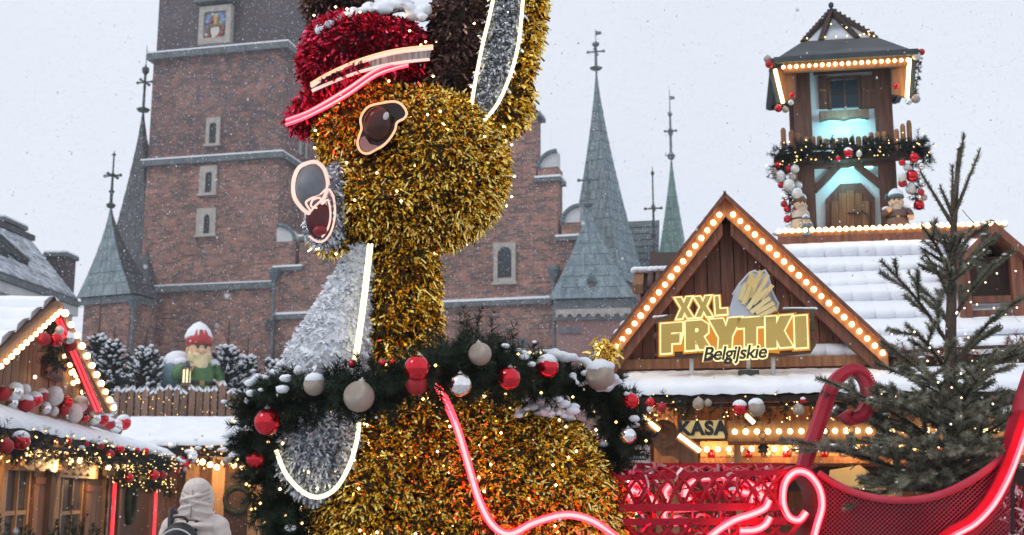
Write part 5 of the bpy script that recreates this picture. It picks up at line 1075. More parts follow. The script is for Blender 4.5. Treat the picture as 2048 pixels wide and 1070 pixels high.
# paper cone with chips
M['cone_paper'] = mat('cone_paper', (.56, .60, .67), (.42, .46, .54), .5, scale=3)
b = MB(); b.prism([on(x, y, SD - .02) for x, y in ((1452, 640), (1462, 606), (1472, 574), (1490, 566), (1495, 600), (1510, 630), (1548, 620), (1540, 632), (1500, 640))], FS.ey * .04); cone = b.build('paper_cone', 'cone_paper', SG)
b = MB(); b.prism([on(x, y, SD + .03) for x, y in ((1470, 584), (1500, 548), (1515, 543), (1530, 545), (1545, 580), (1555, 600), (1553, 625), (1500, 630))], FS.ey * .02); b.build('cone_back', 'cone_paper', SG)
b = MB(); b.tube([on(x, y, SD + .03) for x, y in ((1466, 590), (1480, 568), (1500, 546), (1510, 542), (1518, 547), (1530, 541), (1536, 552), (1542, 580), (1550, 600), (1556, 606), (1552, 624))], .012, 6); b.build('cone_rim', 'cone_paper', SG, True)
M['chip'] = mat('chip', (.92, .74, .36), (.78, .56, .22), .5, scale=6)
for x0, y0, x1, y1 in ((1485, 590, 1510, 556), (1490, 604, 1520, 552), (1496, 618, 1532, 560), (1506, 608, 1535, 578), (1502, 625, 1540, 596), (1512, 626, 1548, 606), (1486, 608, 1500, 572), (1520, 632, 1552, 616), (1490, 592, 1504, 546), (1502, 596, 1522, 541), (1512, 596, 1536, 549), (1522, 600, 1545, 570), (1480, 600, 1492, 566)):
    b = MB(); b.beam(on(x0, y0, SD - .03), on(x1, y1, SD - .05 - random.random() * .02), .034, .026, FS.ey); b.build('chip', 'chip', SG)
for x, y0, y1 in ((1383, 712, 770), (1546, 706, 764), (1497, 716, 742)):
    b = MB(); a = on(x, y0 - 20, SD + .1); c = on(x, y1, SD + .1); b.tube([a, c], .018, 8); ps = b.build('support_pole', 'white_metal', SG, True); b = MB(); b.box(c + V((0, 0, -.02)), (.16, .08, .05)); b.build('pole_foot', 'iron', ps)
# ---- garland and baubles under the chip stall eave
fir_garland([FS.w(u, LD + .04, zLf - .10) for u in np.linspace(uW0, uW1, 9)], .12, 'fir garland with tiny lights below the snowy eave of the chip stall', per_m=60, nw=.006, nlen=.045, npt=34, lights=40, lightr=.0065, snow=0)
for x, y, r, c, s in ((1301, 805, 10, 'red', 0), (1300, 818, 7, 'white', 0), (1323, 815, 10, 'matte', 0), (1397, 807, 12, 'champagne', 0), (1416, 806, 8, 'champagne', 0), (1480, 817, 15, 'red', 1), (1513, 816, 17, 'champagne', 1), (1597, 819, 12, 'champagne', 0), (1606, 801, 6, 'red', 1), (1672, 820, 9, 'silver', 0), (1985, 805, 12, 'matte', 0)):
    p = FS.P(x, y, LD - .08); bauble(p, r * p.y / FPX, c, 'in the garland under the chip stall eave', 'baubles under the chip stall eave', bool(s))

# ============================================================ toy tower on the stall's ridge
TD = 2.40                                                     # its front face
TOW = thing('toy_tower', FS.w(FS.hit(1690, 465, TD)[0], TD + .4, zR), 'half-timbered toy tower with bulb-lit roof and cyan-lit plaster on the tiled ridge', 'tower')
def tb(x0, x1, y0, y1, d0, d1, name, m, parent=None):
    ua, za = FS.hit(x0, y1, d0); ub, zb_ = FS.hit(x1, y0, d0); ym = (y0 + y1) / 2
    ua = FS.hit(x0, ym, d0)[0]; ub = FS.hit(x1, ym, d0)[0]
    b = MB(); b.fbox(FS, ua, ub, d0, d1, za, zb_); return b.build(name, m, parent or TOW)
M['plaster_cyan_cast'] = mat('plaster_cyan_cast', (.74, .83, .86), (.80, .87, .90), .8, scale=4)  # white plaster; the LEDs' cyan cast is put into its colour
cuT = FS.hit(1690, 300, TD)[0]; zB = zR - .1
uL_, uR_ = FS.hit(1594, 330, TD)[0], FS.hit(1792, 330, TD)[0]; zTop = FS.hit(1690, 118, TD)[1]
b = MB(); b.fbox(FS, uL_ + .05, uR_ - .05, TD + .06, TD + .9, zB, zTop); b.build('plaster_core', 'plaster_cyan_cast', TOW)
pw = FS.hit(1628, 330, TD)[0] - uL_
for ua in (uL_, uR_ - pw): 
    for dd in (TD, TD + .85): b = MB(); b.fbox(FS, ua, ua + pw, dd, dd + .1, zB, zTop - .004); b.build('corner_post', 'wood_tower', TOW)
tb(1628, 1762, 128, 147, TD + .01, TD + .08, 'top_rail', 'wood_tower'); tb(1628, 1768, 310, 336, TD + .01, TD + .08, 'middle_rail', 'wood_tower')
for xa, ya, xb, yb in ((1628, 382, 1678, 330), (1768, 376, 1712, 330)): b = MB(); b.beam(FS.P(xa, ya, TD + .04), FS.P(xb, yb, TD + .04), .07, .06, FS.ey); b.build('brace', 'wood_tower', TOW)
# upper window with shutters and flower box
wd = tb(1662, 1716, 158, 216, TD + .035, TD + .055, 'window', 'dark_glass')
for q in ((1656, 1662, 155, 218), (1716, 1722, 155, 218), (1687, 1691, 158, 216), (1662, 1716, 185, 189), (1656, 1722, 150, 158)): tb(*q, TD + .02, TD + .05, 'frame', 'wood_tower', wd)
for xa, xb in ((1637, 1655), (1723, 1750)):
    sh = tb(xa, xb, 150, 216, TD + .015, TD + .05, 'shutter', 'wood_tower'); tb(xa + 2, xb - 2, 178, 182, TD + .004, TD + .014, 'shutter_rail', 'wood', sh)
u0, z0 = FS.hit(1640, 240, TD - .06); u1, z1b = FS.hit(1738, 217, TD - .06); b = MB(); k = 10
b.prism([FS.w(u, TD - .06, z) for u, z in [(u1, z1b), (u0, z1b)] + [(u0 + (u1 - u0) * i / k, z0 + .02 * abs(math.sin(i * math.pi / 5))) for i in range(k + 1)]], FS.ey * .1); fb = b.build('flower_box', 'wood_grey', TOW)
b = MB(); b.tube([FS.P(1648, 238, TD + .045), FS.P(1732, 236, TD + .045)], .006, 6); b.build('led_strip', 'neon_cyan', fb, True)
b = MB(); b.tube([FS.P(1650, 334, TD + .055), FS.P(1745, 334, TD + .055)], .006, 6); b.build('led_strip', 'neon_cyan', TOW, True)
for x, y, dd, e in ((1690, 248, TD - .16, 3.0), (1690, 350, TD - .16, 2.6), (1690, 200, TD - .30, 1.6)):
    l = bpy.data.lights.new('led_lamp', 'POINT'); l.energy = e; l.color = (.30, .90, 1.0); l.shadow_soft_size = .06; put(bpy.data.objects.new('led_lamp', l), TOW, FS.P(x, y, dd))
# lower door, eight-sided head
pr = [(1652, 464), (1652, 398), (1680, 368), (1722, 366), (1750, 396), (1750, 464)]
b = MB(); b.prism([FS.P(x, y, TD + .01) for x, y in pr], FS.ey * .06); dr = b.build('door_frame', 'wood_tower', TOW)
for i in range(5): xa = 1663 + i * 15.4; top = 402 if i in (0, 4) else 386 if i in (1, 3) else 381; b = MB(); b.prism([FS.P(x, y, TD - .008) for x, y in ((xa, 464), (xa, top), (xa + 14.4, top), (xa + 14.4, 464))], FS.ey * .017); b.build('door_plank', 'wood', dr)
b = MB(); b.beam(FS.P(1696, 426, TD - .016), FS.P(1722, 426, TD - .016), .012, .03, FS.ey); b.tube([FS.P(1722, 420, TD - .02), FS.P(1734, 428, TD - .02), FS.P(1736, 440, TD - .02)], .008, 5); b.build('latch', 'iron', dr)
# palisade round the balcony
def pale(x, ytop, ybot, d, w=11):
    a, c = FS.P(x, ybot, d), FS.P(x, ytop, d); r_ = w / 2 / FPX * d if False else w / 2 * (c.y / FPX); b = MB(); b.lathe(a, [(r_, 0), (r_, (c.z - a.z) * .9), (r_ * .6, c.z - a.z)], 8); b.build('palisade_stake', 'wood', TOW)
for i in range(13): pale(1614 + i * 13, 274 - i * .9 + (6 if 2 < i < 10 else 0), 300, TD - .2)
for x, y in ((1568, 256), (1584, 261), (1598, 266), (1795, 258), (1808, 248), (1821, 241)): pale(x, y, 300, TD - .16)
b = MB(); b.fbox(FS, uL_ - .22, uR_ + .26, TD - .18, TD - .02, FS.hit(1690, 318, TD - .2)[1], FS.hit(1690, 300, TD - .2)[1]); b.build('balcony_deck', 'wood_dark', TOW)
# roof: skirt, fascia with bulbs, side aprons with lit tubes, peaked cap with ribs
ED = TD - .35; EB = TD + 1.25
ua, za = FS.hit(1547, 116, ED); ub, zb_ = FS.hit(1836, 108, ED); ze = (za + zb_) / 2
ia, iz = FS.hit(1606, 86, TD + .1); ib, _ = FS.hit(1752, 82, TD + .1)
ring0 = [(ua, ED), (ub, ED), (ub, EB), (ua, EB)]; ring1 = [(ia, TD + .1), (ib, TD + .1), (ib, TD + .8), (ia, TD + .8)]
b = MB(); b.add([FS.w(u, d, ze) for u, d in ring0] + [FS.w(u, d, iz) for u, d in ring1], [(i, (i + 1) % 4, 4 + (i + 1) % 4, 4 + i) for i in range(4)] + [(3, 2, 1, 0)]); sk = b.build('roof_skirt', 'slate', TOW)
b = MB(); b.add([FS.w(u * .97 + cuT * .03, d + (.06 if d < TD else -.06), ze + .035) for u, d in ring0] + [FS.w(u, d, iz + .02) for u, d in ring1], [(i, (i + 1) % 4, 4 + (i + 1) % 4, 4 + i) for i in range(4)]); b.build('snow_film', 'slate', sk)
for i in range(4):
    b = MB(); p0, p1 = ring0[i], ring0[(i + 1) % 4]; b.beam(FS.w(*p0, ze - .005), FS.w(*p1, ze - .005), .06, .06); b.build('gutter', 'iron', sk)
b = MB(); b.fbox(FS, FS.hit(1566, 128, ED + .04)[0], FS.hit(1815, 118, ED + .04)[0], ED + .04, ED + .08, ze - .13, ze - .03); fa = b.build('fascia', 'wood', TOW)
bulb_row(FS.w(ua + .10, ED + .02, ze - .075), FS.w(ub - .10, ED + .02, ze - .075), 20, .020, fa)
for sgn, x0, x1, yb in ((-1, 1562, 1592, 205), (1, 1784, 1812, 195)):
    xa = 1546 if sgn < 0 else 1830
    pr = [(xa - 4 * sgn * -1, 134 if sgn < 0 else 120), (x0 if sgn > 0 else x1, 140), (x0 if sgn > 0 else x1, yb - 8), (xa + (18 if sgn < 0 else -16), yb)]
    b = MB(); b.prism([FS.P(x, y, ED + .10) for x, y in pr], FS.ey * .04); apn = b.build('side_apron', 'wood', TOW)
    a, c = ((1550, 139), (1566, 206)) if sgn < 0 else ((1819, 118), (1814, 195)); b = MB(); b.tube([FS.P(*a, ED + .05), FS.P(*c, ED + .05)], .020, 8); b.build('lamp_tube', 'lamp_tube', apn, True)
    b = MB(); o_ = -7 if sgn < 0 else 7; b.beam(FS.P(a[0] + o_, a[1], ED + .1), FS.P(c[0] + o_, c[1], ED + .1), .06, .06, FS.ey); b.build('apron_edge', 'iron', apn)
zA = FS.hit(1677, 20, TD + .45)[1]; apex = FS.w(cuT - .02, TD + .45, zA)
b = MB(); ring2 = [FS.w(u, d, iz + .01) for u, d in ring1]; b.add([p + (apex - p) * 0 for p in ring2] + [apex - V((0, 0, .05))], [(0, 1, 4), (1, 2, 4), (2, 3, 4), (3, 0, 4)]); cp = b.build('cap_roof', 'snow_thin', TOW)
M['snow_cap2'] = M['snow']
ribs = ring2 + [ring2[0].lerp(ring2[1], .25), ring2[0].lerp(ring2[1], .75)]
for i, p in enumerate(ribs):
    a = p + (V((0, 0, .0))); b = MB(); b.beam(a, apex, .055, .05); rb = b.build('roof_rib', 'wood_dark', cp)
    sd = MB()
    for k in range(9): c = a.lerp(apex, (k + .5) / 9.5); sd.box(c + V((0, 0, .035)), (.022, .022, .03))
    sd.build('rib_studs', 'iron', rb)['kind'] = 'stuff'
b = MB(); b.lathe(apex - V((0, 0, .06)), [(.05, 0), (.06, .03), (.02, .06), (.015, .09), (.03, .11), (.03, .14), (.008, .16)], 8); b.build('cap_finial', 'iron', TOW)
dots([ring2[0].lerp(ring2[1], t) + V((0, -.03, .03)) for t in (.05, .3, .45, .6, .78, .9)] + [FS.P(x, y, TD) for x, y in ((1662, 48), (1693, 55), (1737, 63), (1748, 72), (1728, 68))], .011, 'fairy_lights', 'fairy', TOW)
# balcony garland, baubles, gnomes
fir_garland([FS.P(x, y, TD - .26) for x, y in ((1556, 345), (1552, 312), (1600, 300), (1690, 296), (1780, 288), (1842, 288), (1846, 330))], .11, 'fir garland with yellow lights round the toy tower balcony', per_m=130, nw=.006, nlen=.045, npt=40, mat_='needle_blue', lights=40, lightr=.0075)
for x, y, r, c, s in ((1696, 306, 10, 'red', 1), (1718, 308, 6, 'white', 1), (1676, 317, 6, 'red', 0)): p = FS.P(x, y, TD - .42); bauble(p, r * p.y / FPX, c, 'at the middle of the toy tower balcony', 'baubles mid balcony', bool(s))
GT = 'baubles in bunches on the toy tower'
fir_garland([FS.P(x, y, TD - .24) for x, y in ((1566, 330), (1574, 370), (1580, 410), (1584, 450))], .06, 'fir strand with baubles hanging by the long-bearded gnome', per_m=90, nw=.005, nlen=.035, npt=30, mat_='needle_blue', lights=18, lightr=.006)
fir_garland([FS.P(x, y, TD - .24) for x, y in ((1826, 310), (1826, 350), (1830, 390), (1838, 418))], .06, 'fir strand with baubles hanging by the cap-wearing gnome', per_m=90, nw=.005, nlen=.035, npt=30, mat_='needle_blue', lights=18, lightr=.006)
for x, y, r, c, s in ((1558, 331, 10, 'red', 0), (1576, 338, 9, 'matte', 0), (1590, 338, 9, 'white', 0), (1560, 355, 12, 'white', 1), (1585, 354, 8, 'champagne', 0), (1549, 345, 7, 'champagne', 0), (1578, 372, 12, 'white', 1), (1596, 371, 9, 'white', 0), (1594, 388, 11, 'white', 1), (1562, 370, 7, 'red', 0), (1571, 394, 7, 'silver', 0), (1568, 408, 7, 'matte', 0), (1574, 418, 7, 'red', 0), (1575, 438, 8, 'matte', 0), (1596, 420, 8, 'matte', 0)):
    p = FS.P(x, y, TD - .32 + random.uniform(-.03, .08)); bauble(p, r * p.y / FPX, c, 'in the bunch by the long-bearded gnome on the toy tower', GT, bool(s))
for x, y, r, c, s in ((1828, 315, 11, 'red', 0), (1804, 325, 7, 'red', 0), (1814, 334, 8, 'white', 0), (1843, 332, 8, 'silver', 0), (1824, 352, 13, 'red', 0), (1804, 354, 9, 'white', 1), (1805, 366, 9, 'matte', 0), (1844, 366, 9, 'silver', 1), (1822, 378, 11, 'white', 1), (1842, 384, 7, 'matte', 0), (1838, 410, 11, 'red', 0), (1848, 395, 7, 'champagne', 0)):
    p = FS.P(x, y, TD - .32 + random.uniform(-.03, .08)); bauble(p, r * p.y / FPX, c, 'in the bunch by the cap-wearing gnome on the toy tower', GT, bool(s))
for x, y, r, c in ((1539, 128, 9, 'matte'), (1535, 118, 8, 'champagne'), (1557, 217, 8, 'red'), (1571, 219, 7, 'champagne'), (1582, 205, 6, 'white'), (1833, 112, 9, 'white'), (1843, 104, 7, 'matte'), (1832, 198, 9, 'champagne'), (1818, 203, 7, 'silver'), (1792, 172, 6, 'red'), (1584, 190, 6, 'red')):
    p = FS.P(x, y, ED + .02); bauble(p, r * p.y / FPX, c, 'at a corner of the toy tower roof', 'baubles at the tower roof corners')
fir_garland([FS.P(1838, 115, ED + .1), FS.P(1836, 150, ED + .1), FS.P(1828, 192, ED + .1)], .035, 'thin fir garland down the right edge of the toy tower roof', per_m=90, nw=.005, nlen=.025, npt=24)
tk = MB(); tk.ell(FS.P(1687, 146, TD - .03), (.05, .04, .045), nu=10, nv=7)
gh = 92 / FPX * 12.0; p = FS.P(1796, 466, TD - .28); p.z = FS.hit(1796, 464, TD - .28)[1] - .06
gnome(p, gh * 1.12, R(-12), 'grey-bearded gnome in plum coat and green cap at the toy tower foot', 'g_brown', 'g_teal', 'g_beard_grey', bust=True, hat_low=True)
p = FS.P(1603, 468, TD - .28); p.z = FS.hit(1603, 466, TD - .28)[1] - .04
gnome(p, gh * 1.02, R(8), 'pale long-bearded gnome in dark hat at the toy tower foot', 'g_beard_grey', 'g_brown', 'g_beard_grey', bust=True, arms=False)
p = FS.P(1613, 468, TD - .42); p.z = FS.hit(1613, 467, TD - .42)[1] - .03
gnome(p, 46 / FPX * 12, R(-10), 'tiny blue-clad gnome standing before the long-bearded gnome', 'g_blue', 'g_blue', 'g_skin', bust=True)

# ============================================================ the big tinsel reindeer
DEER = thing('tinsel_reindeer', at(900, 1000, 5.1) * 1.0 - V((0, 0, at(900, 1000, 5.1).z)), 'giant gold tinsel reindeer in red cap with white bib and glowing outlines', 'reindeer figure')
def blob(mb, px, py, Y, rx, rz, ry, tilt=0.0, yaw=0.0):
    """ellipsoid given in photo pixels across and down at its real distance, ry metres deep; tilt turns it in the picture plane"""
    k = mpp(Y) * 1.0; rot = Matrix.Rotation(yaw, 3, 'Z') @ Matrix.Rotation(tilt, 3, 'Y'); mb.ell(at(px, py, Y), (rx * k, ry, rz * k), rot, 24, 16)
def cone(mb, a, b, ra, rb, n=8):
    for i in range(n + 1): t = i / n; mb.ell(V(a).lerp(V(b), t), ra + (rb - ra) * t, None, 18, 12)
# body and legs
b = MB(); blob(b, 965, 1085, 5.15, 290, 300, .50); blob(b, 760, 990, 4.95, 135, 170, .32); blob(b, 800, 860, 5.0, 115, 110, .26)
BODY = b.remesh('body', 'gold_core', DEER, .035, 6)
p, n = sample_surface(BODY, 90000); keep = (p[:, 1] < 5.35) & (p[:, 2] > 1.15); p, n = p[keep], n[keep]
h = len(p) * 2 // 3; tinsel(p[:h], n[:h], .036, .0125, 'tinsel', 'gold', BODY); tinsel(p[h:], n[h:], .052, .007, 'tinsel_strands', 'gold_thin', BODY)
for px, Y in ((700, 4.80), (860, 5.35), (1090, 4.85), (1190, 5.35)):
    b = MB(); t = at(px, 1100, Y); cone(b, V((t.x, t.y, .95)), V((t.x, t.y, .12)), .16, .10, 9); b.ell((t.x, t.y - .03, .08), (.12, .15, .08)); lg = b.remesh('leg', 'gold_core', DEER, .03, 4)
    p, n = sample_surface(lg, 1800); tinsel(p, n, .055, .0125, 'tinsel', 'gold', lg)
# neck
b = MB(); cone(b, at(793, 500, 5.02), at(793, 760, 5.0), 78 * mpp(5), 88 * mpp(5), 8); NECK = b.remesh('neck', 'gold_core', DEER, .03, 4)
p, n = sample_surface(NECK, 12000); h = len(p) * 2 // 3; tinsel(p[:h], n[:h], .048, .012, 'tinsel', 'gold', NECK, droop=.3); tinsel(p[h:], n[h:], .06, .007, 'tinsel_strands', 'gold_thin', NECK, droop=.3)
# head
b = MB(); blob(b, 855, 335, 5.0, 165, 168, .36); blob(b, 745, 265, 4.97, 112, 118, .30); blob(b, 735, 400, 4.95, 95, 92, .27); blob(b, 800, 420, 4.97, 130, 85, .30); blob(b, 665, 462, 4.93, 48, 42, .14); blob(b, 690, 250, 4.97, 58, 80, .22)
HEAD = b.remesh('head', 'gold_core', DEER, .03, 6)
p, n = sample_surface(HEAD, 42000); h = len(p) * 2 // 3; tinsel(p[:h], n[:h], .033, .0115, 'tinsel', 'gold', HEAD); tinsel(p[h:], n[h:], .046, .0065, 'tinsel_strands', 'gold_thin', HEAD)
# white muzzle round nose and mouth
b = MB(); blob(b, 672, 402, 4.80, 27, 80, .15, .05); blob(b, 652, 452, 4.82, 40, 44, .12); MUZ = b.remesh('muzzle', 'silver_core', DEER, .02, 4)
p, n = sample_surface(MUZ, 3200); h = len(p) // 2; tinsel(p[:h], n[:h], .030, .009, 'tinsel', 'silver', MUZ); tinsel(p[h:], n[h:], .030, .009, 'tinsel_white', 'white_tinsel', MUZ)
M['nose'] = mat('nose', (.13, .145, .165), (.22, .24, .265), .6, scale=14); M['mouth'] = mat('mouth', (.05, .004, .006), (.12, .01, .014), .5, scale=10); M['eye_brown'] = mat('eye_brown', (.012, .006, .005), (.022, .010, .008), .22, scale=5, spec=.35); M['eye_pink'] = mat('eye_pink', (.36, .16, .13), (.45, .22, .18), .4, scale=8)
b = MB(); blob(b, 622, 372, 4.63, 31, 46, .045, .12, R(28)); NOSE = b.build('nose', 'nose', DEER, True)
def ringpath(pts, Y, m, r, name, parent, closed=True, dY=None):
    q = [at(x, y, Y if dY is None else Y + dY(x, y)) for x, y in pts]
    if m == 'neon_red': return neon(q, r, parent, name)
    b = MB(); b.tube(smooth_path(q, 5, closed), r, 7, closed=closed); return b.build(name, m, parent, True)
slant = lambda x, y: (x - 622) * .0012
nr = [(622, 326), (600, 336), (589, 362), (590, 392), (604, 414), (618, 424), (630, 412), (646, 396), (654, 370), (648, 342), (636, 328)]
ringpath(nr, 4.59, 'neon_pink', .0046, 'nose_light', NOSE, True, slant); ringpath([(x + (622 - x) * -.12, y + (372 - y) * -.08) for x, y in nr], 4.62, 'neon_pink', .004, 'nose_light', NOSE, True, slant)
b = MB(); blob(b, 638, 440, 4.65, 28, 40, .03, -.1, R(25)); MOUTH = b.build('mouth', 'mouth', DEER, True)
ringpath([(620, 420), (612, 405), (624, 396), (640, 388), (655, 378), (666, 392), (670, 425), (664, 458), (650, 480), (634, 483), (618, 472)], 4.595, 'neon_pink', .0046, 'mouth_light', MOUTH, False, slant)
ringpath([(634, 416), (622, 412), (626, 400), (640, 396), (644, 408), (656, 400), (661, 430), (656, 456), (644, 474)], 4.59, 'neon_pink', .0042, 'mouth_light', MOUTH, False, slant)
b = MB(); blob(b, 640, 462, 4.628, 15, 12, .03, 0, R(25)); M['tongue'] = mat('tongue', (.22, .01, .02), (.3, .02, .03), .4); b.build('tongue', 'tongue', MOUTH, True)
# eye: shaped plate, ball, lash, lit outline
ey = [(788, 203), (803, 209), (813, 224), (809, 236), (794, 245), (790, 260), (779, 278), (765, 292), (750, 300), (736, 307), (722, 303), (715, 287), (719, 270), (723, 257), (721, 239), (727, 224), (740, 212), (764, 206)]
EYd = 4.625; eyf = lambda x, y: EYd + (765 - x) * .0006
b = MB(); b.prism([at(x, y, eyf(x, y)) for x, y in ey], V((0, .12, 0))); EYE = b.build('eye', 'eye_brown', DEER)
ringpath(ey, 0, 'neon_orange', .0048, 'eye_outline', EYE, True, lambda x, y: eyf(x, y) - .008)
b = MB(); blob(b, 757, 248, EYd + .005, 31, 38, .045, .1); M['iris'] = mat('iris', (.05, .016, .011), (.085, .028, .018), .2, scale=9, spec=.35); b.build('eyeball', 'iris', EYE, True)
b = MB(); b.prism([at(x, y, EYd - .004) for x, y in ((729, 272), (740, 288), (757, 292), (772, 284), (783, 266), (790, 258), (778, 280), (760, 294), (738, 303), (724, 299), (718, 287), (722, 275))], V((0, .02, 0))); b.build('eye_white', 'eye_pink', EYE)
b = MB(); blob(b, 772, 232, EYd - .038, 6, 9, .006, .3); b.build('eye_glint', 'plaster_white', EYE, True)
# cap
b = MB(); blob(b, 738, 128, 5.0, 140, 84, .32, -.12); blob(b, 705, 110, 5.0, 98, 72, .28); CAP = b.remesh('cap', 'red_core', DEER, .03, 5)
p, n = sample_surface(CAP, 13000); tinsel(p, n, .046, .011, 'tinsel', 'red_tinsel', CAP, out=.6)
b = MB(); blob(b, 694, 199, 4.88, 138, 14, .34, -.46); BRIM = b.remesh('cap_brim', 'red_core', CAP, .02, 3)
p, n = sample_surface(BRIM, 6000); tinsel(p, n, .036, .010, 'tinsel', 'red_tinsel', BRIM, out=.6)
for o_ in (0, 9): ringpath([(573, 249 - o_), (620, 231 - o_), (690, 193 - o_ * 1.3), (750, 152 - o_ * 1.2), (790, 137 - o_), (815, 131 - o_ * .6)], 4.545, 'neon_red', .0072, 'brim_light', CAP, False, lambda x, y: (abs(x - 700) / 130) ** 2 * .13)
bd = lambda x, y: (abs(x - 745) / 140) ** 2 * (-.03 if x < 745 else .16)
M['hat_band'] = mat('hat_band', (.16, .15, .14), (.5, .48, .44), .5, scale=30, stretch=(3, 3, .3))
up_ = [(622, 168), (660, 146), (720, 120), (790, 101), (865, 92)]; dn = [(624, 182), (665, 164), (722, 143), (790, 127), (858, 119)]
b = MB(); q = [at(x, y, 4.60 + bd(x, y)) for x, y in up_]; q2 = [at(x, y, 4.60 + bd(x, y)) for x, y in dn]; q, q2 = smooth_path(q, 6), smooth_path(q2, 6)
for i in range(len(q) - 1): b.add([q[i], q[i + 1], q2[i + 1], q2[i]], [(0, 1, 2, 3)])
b.build('cap_band', 'hat_band', CAP)
for pts, m in ((up_, 'neon_orange'), ([(x, y + 5) for x, y in up_], 'neon_pink'), (dn, 'neon_pink')): ringpath(pts, 4.585, m, .0065, 'band_light', CAP, False, bd)
sm = MB()
for i in range(110):
    t = random.random(); x = 640 + 215 * t; y = 62 - 50 * math.sin(math.pi * min(1, t * 1.1) * .6) + random.uniform(-8, 8) + (14 if t > .85 else 0); lump(sm, at(x, y, 4.74 + random.uniform(0, .25)), random.uniform(.012, .036), flat=.8)
o = sm.remesh('snow_cap', 'snow', CAP, .009, 1)
# far ear
b = MB(); blob(b, 672, -2, 5.28, 70, 48, .12, -.4); FE = b.remesh('ear', 'brown_core', DEER, .025, 3); p, n = sample_surface(FE, 2400); tinsel(p, n, .05, .011, 'tinsel', 'brown_tinsel', FE)
# near ear: gold rim, brown fold, silver lining, lit edges
b = MB(); blob(b, 1030, 60, 5.02, 52, 195, .14, .17); blob(b, 1002, 205, 5.0, 58, 78, .14, .35); EAR = b.remesh('ear', 'gold_core', DEER, .028, 4); p, n = sample_surface(EAR, 7000); tinsel(p, n, .05, .0115, 'tinsel', 'gold', EAR)
b = MB(); blob(b, 920, 60, 4.96, 56, 130, .15, .12); blob(b, 900, 160, 4.92, 38, 40, .12); FOLD = b.remesh('ear_fold', 'brown_core', EAR, .028, 4); p, n = sample_surface(FOLD, 5200); tinsel(p, n, .05, .011, 'tinsel', 'brown_tinsel', FOLD)
lin_ = [(1000, -90), (1052, -90), (1044, 0), (1030, 110), (995, 205), (950, 256), (943, 200), (962, 100), (984, 0)]
b = MB(); b.prism([at(x, y, 4.84) for x, y in lin_], V((0, .12, 0))); LIN = b.build('ear_lining', 'silver_core', EAR)
p, n = sample_surface(LIN, 11000); k_ = n[:, 1] < -.3; p, n = p[k_], n[k_]; h = len(p) // 2; tinsel(p[:h], n[:h], .032, .010, 'tinsel', 'silver', LIN); tinsel(p[h:], n[h:], .032, .010, 'tinsel_white', 'white_tinsel', LIN)
for pts in ([(1000, -95), (986, 0), (964, 95), (946, 190), (942, 240)], [(1054, -95), (1046, 0), (1033, 108), (998, 203), (952, 257)]):
    ringpath(pts, 4.81, 'neon_white', .0075, 'ear_light', EAR, False)
# bib: upper cone on the throat, lower lobe on the chest
b = MB(); cone(b, at(722, 505, 4.86), at(650, 740, 4.80), 22 * mpp(4.9), 84 * mpp(4.8), 9); BIB = b.remesh('bib', 'white_core', DEER, .025, 4)
p, n = sample_surface(BIB, 8000); k_ = (p[:, 0] < at(735, 600, 4.8).x) ; tinsel(p[k_], n[k_], .034, .011, 'tinsel', 'white_tinsel', BIB, out=.25)
b = MB(); blob(b, 636, 880, 4.72, 82, 118, .16); BIB2 = b.remesh('bib_tip', 'silver_core', BIB, .025, 3); p, n = sample_surface(BIB2, 9500); h = len(p) // 2; tinsel(p[:h], n[:h], .034, .009, 'tinsel', 'silver', BIB2); tinsel(p[h:], n[h:], .034, .009, 'tinsel_white', 'white_tinsel', BIB2)
for o_ in (0, 7): ringpath([(744 - o_, 488), (736 - o_, 560), (726 - o_, 640), (714 - o_, 722)], 4.70, 'neon_white', .0055, 'bib_light', BIB, False, lambda x, y: (560 - y) * .0004)
ringpath([(552, 900), (572, 948), (606, 984), (640, 994), (674, 974), (700, 928), (714, 880), (718, 845)], 4.575, 'neon_white', .0085, 'bib_light', BIB, False)
q = []
for o_, k in ((HEAD, 60), (BODY, 130), (NECK, 18), (EAR, 12), (FOLD, 10), (CAP, 36), (BIB2, 20)):
    p, n = sample_surface(o_, k); q.append(p + n * .045)
dots(np.concatenate(q), .0056, 'fairy_lights', 'fairy_warm', DEER)
# red rein
rein = [at(x, y, Y) for x, y, Y in ((862, 762, 4.42), (885, 790, 4.46), (912, 850, 4.56), (935, 925, 4.62), (958, 1000, 4.62), (985, 1050, 4.62), (1020, 1068, 4.62), (1070, 1045, 4.62), (1130, 1030, 4.63), (1180, 1040, 4.66), (1225, 1068, 4.72), (1262, 1100, 4.85))]
tag(neon(rein, .0145, None, 'glowing_rein'), 'glowing red neon rein looping down the flank of the reindeer', 'rein')
# snow on its back
sm = MB()
for i in range(60): x = random.uniform(1030, 1150); y = 788 + abs(x - 1080) * .12 + random.uniform(0, 40); lump(sm, at(x, y, 4.83 + (790 - y) * -.0 + random.uniform(-.05, .2)), random.uniform(.012, .03), flat=.6)
sm.build('snow_tufts', 'snow', BODY, True)['kind'] = 'stuff'
# collar garland
cg = [(1, 0)]; CG = [at(x, y, Y) for x, y, Y in ((585, 1150, 4.78), (562, 1040, 4.74), (540, 960, 4.72), (522, 880, 4.64), (522, 812, 4.54), (575, 792, 4.45), (650, 785, 4.38), (740, 775, 4.36), (850, 752, 4.38), (940, 735, 4.46), (1010, 745, 4.6), (1085, 757, 4.86), (1165, 768, 5.06), (1222, 800, 5.12), (1245, 860, 5.06), (1255, 910, 5.0))]
fir_garland(CG, .090, 'thick dark fir collar garland with baubles round the reindeer neck', per_m=230, tuft=.115, nlen=.042, nw=.0046, npt=100, mat_='needle', lights=26, lightr=.0065, snow=60, snowr=.022, snow_fn=lambda e: e.x < -.82 or e.x > -.05)
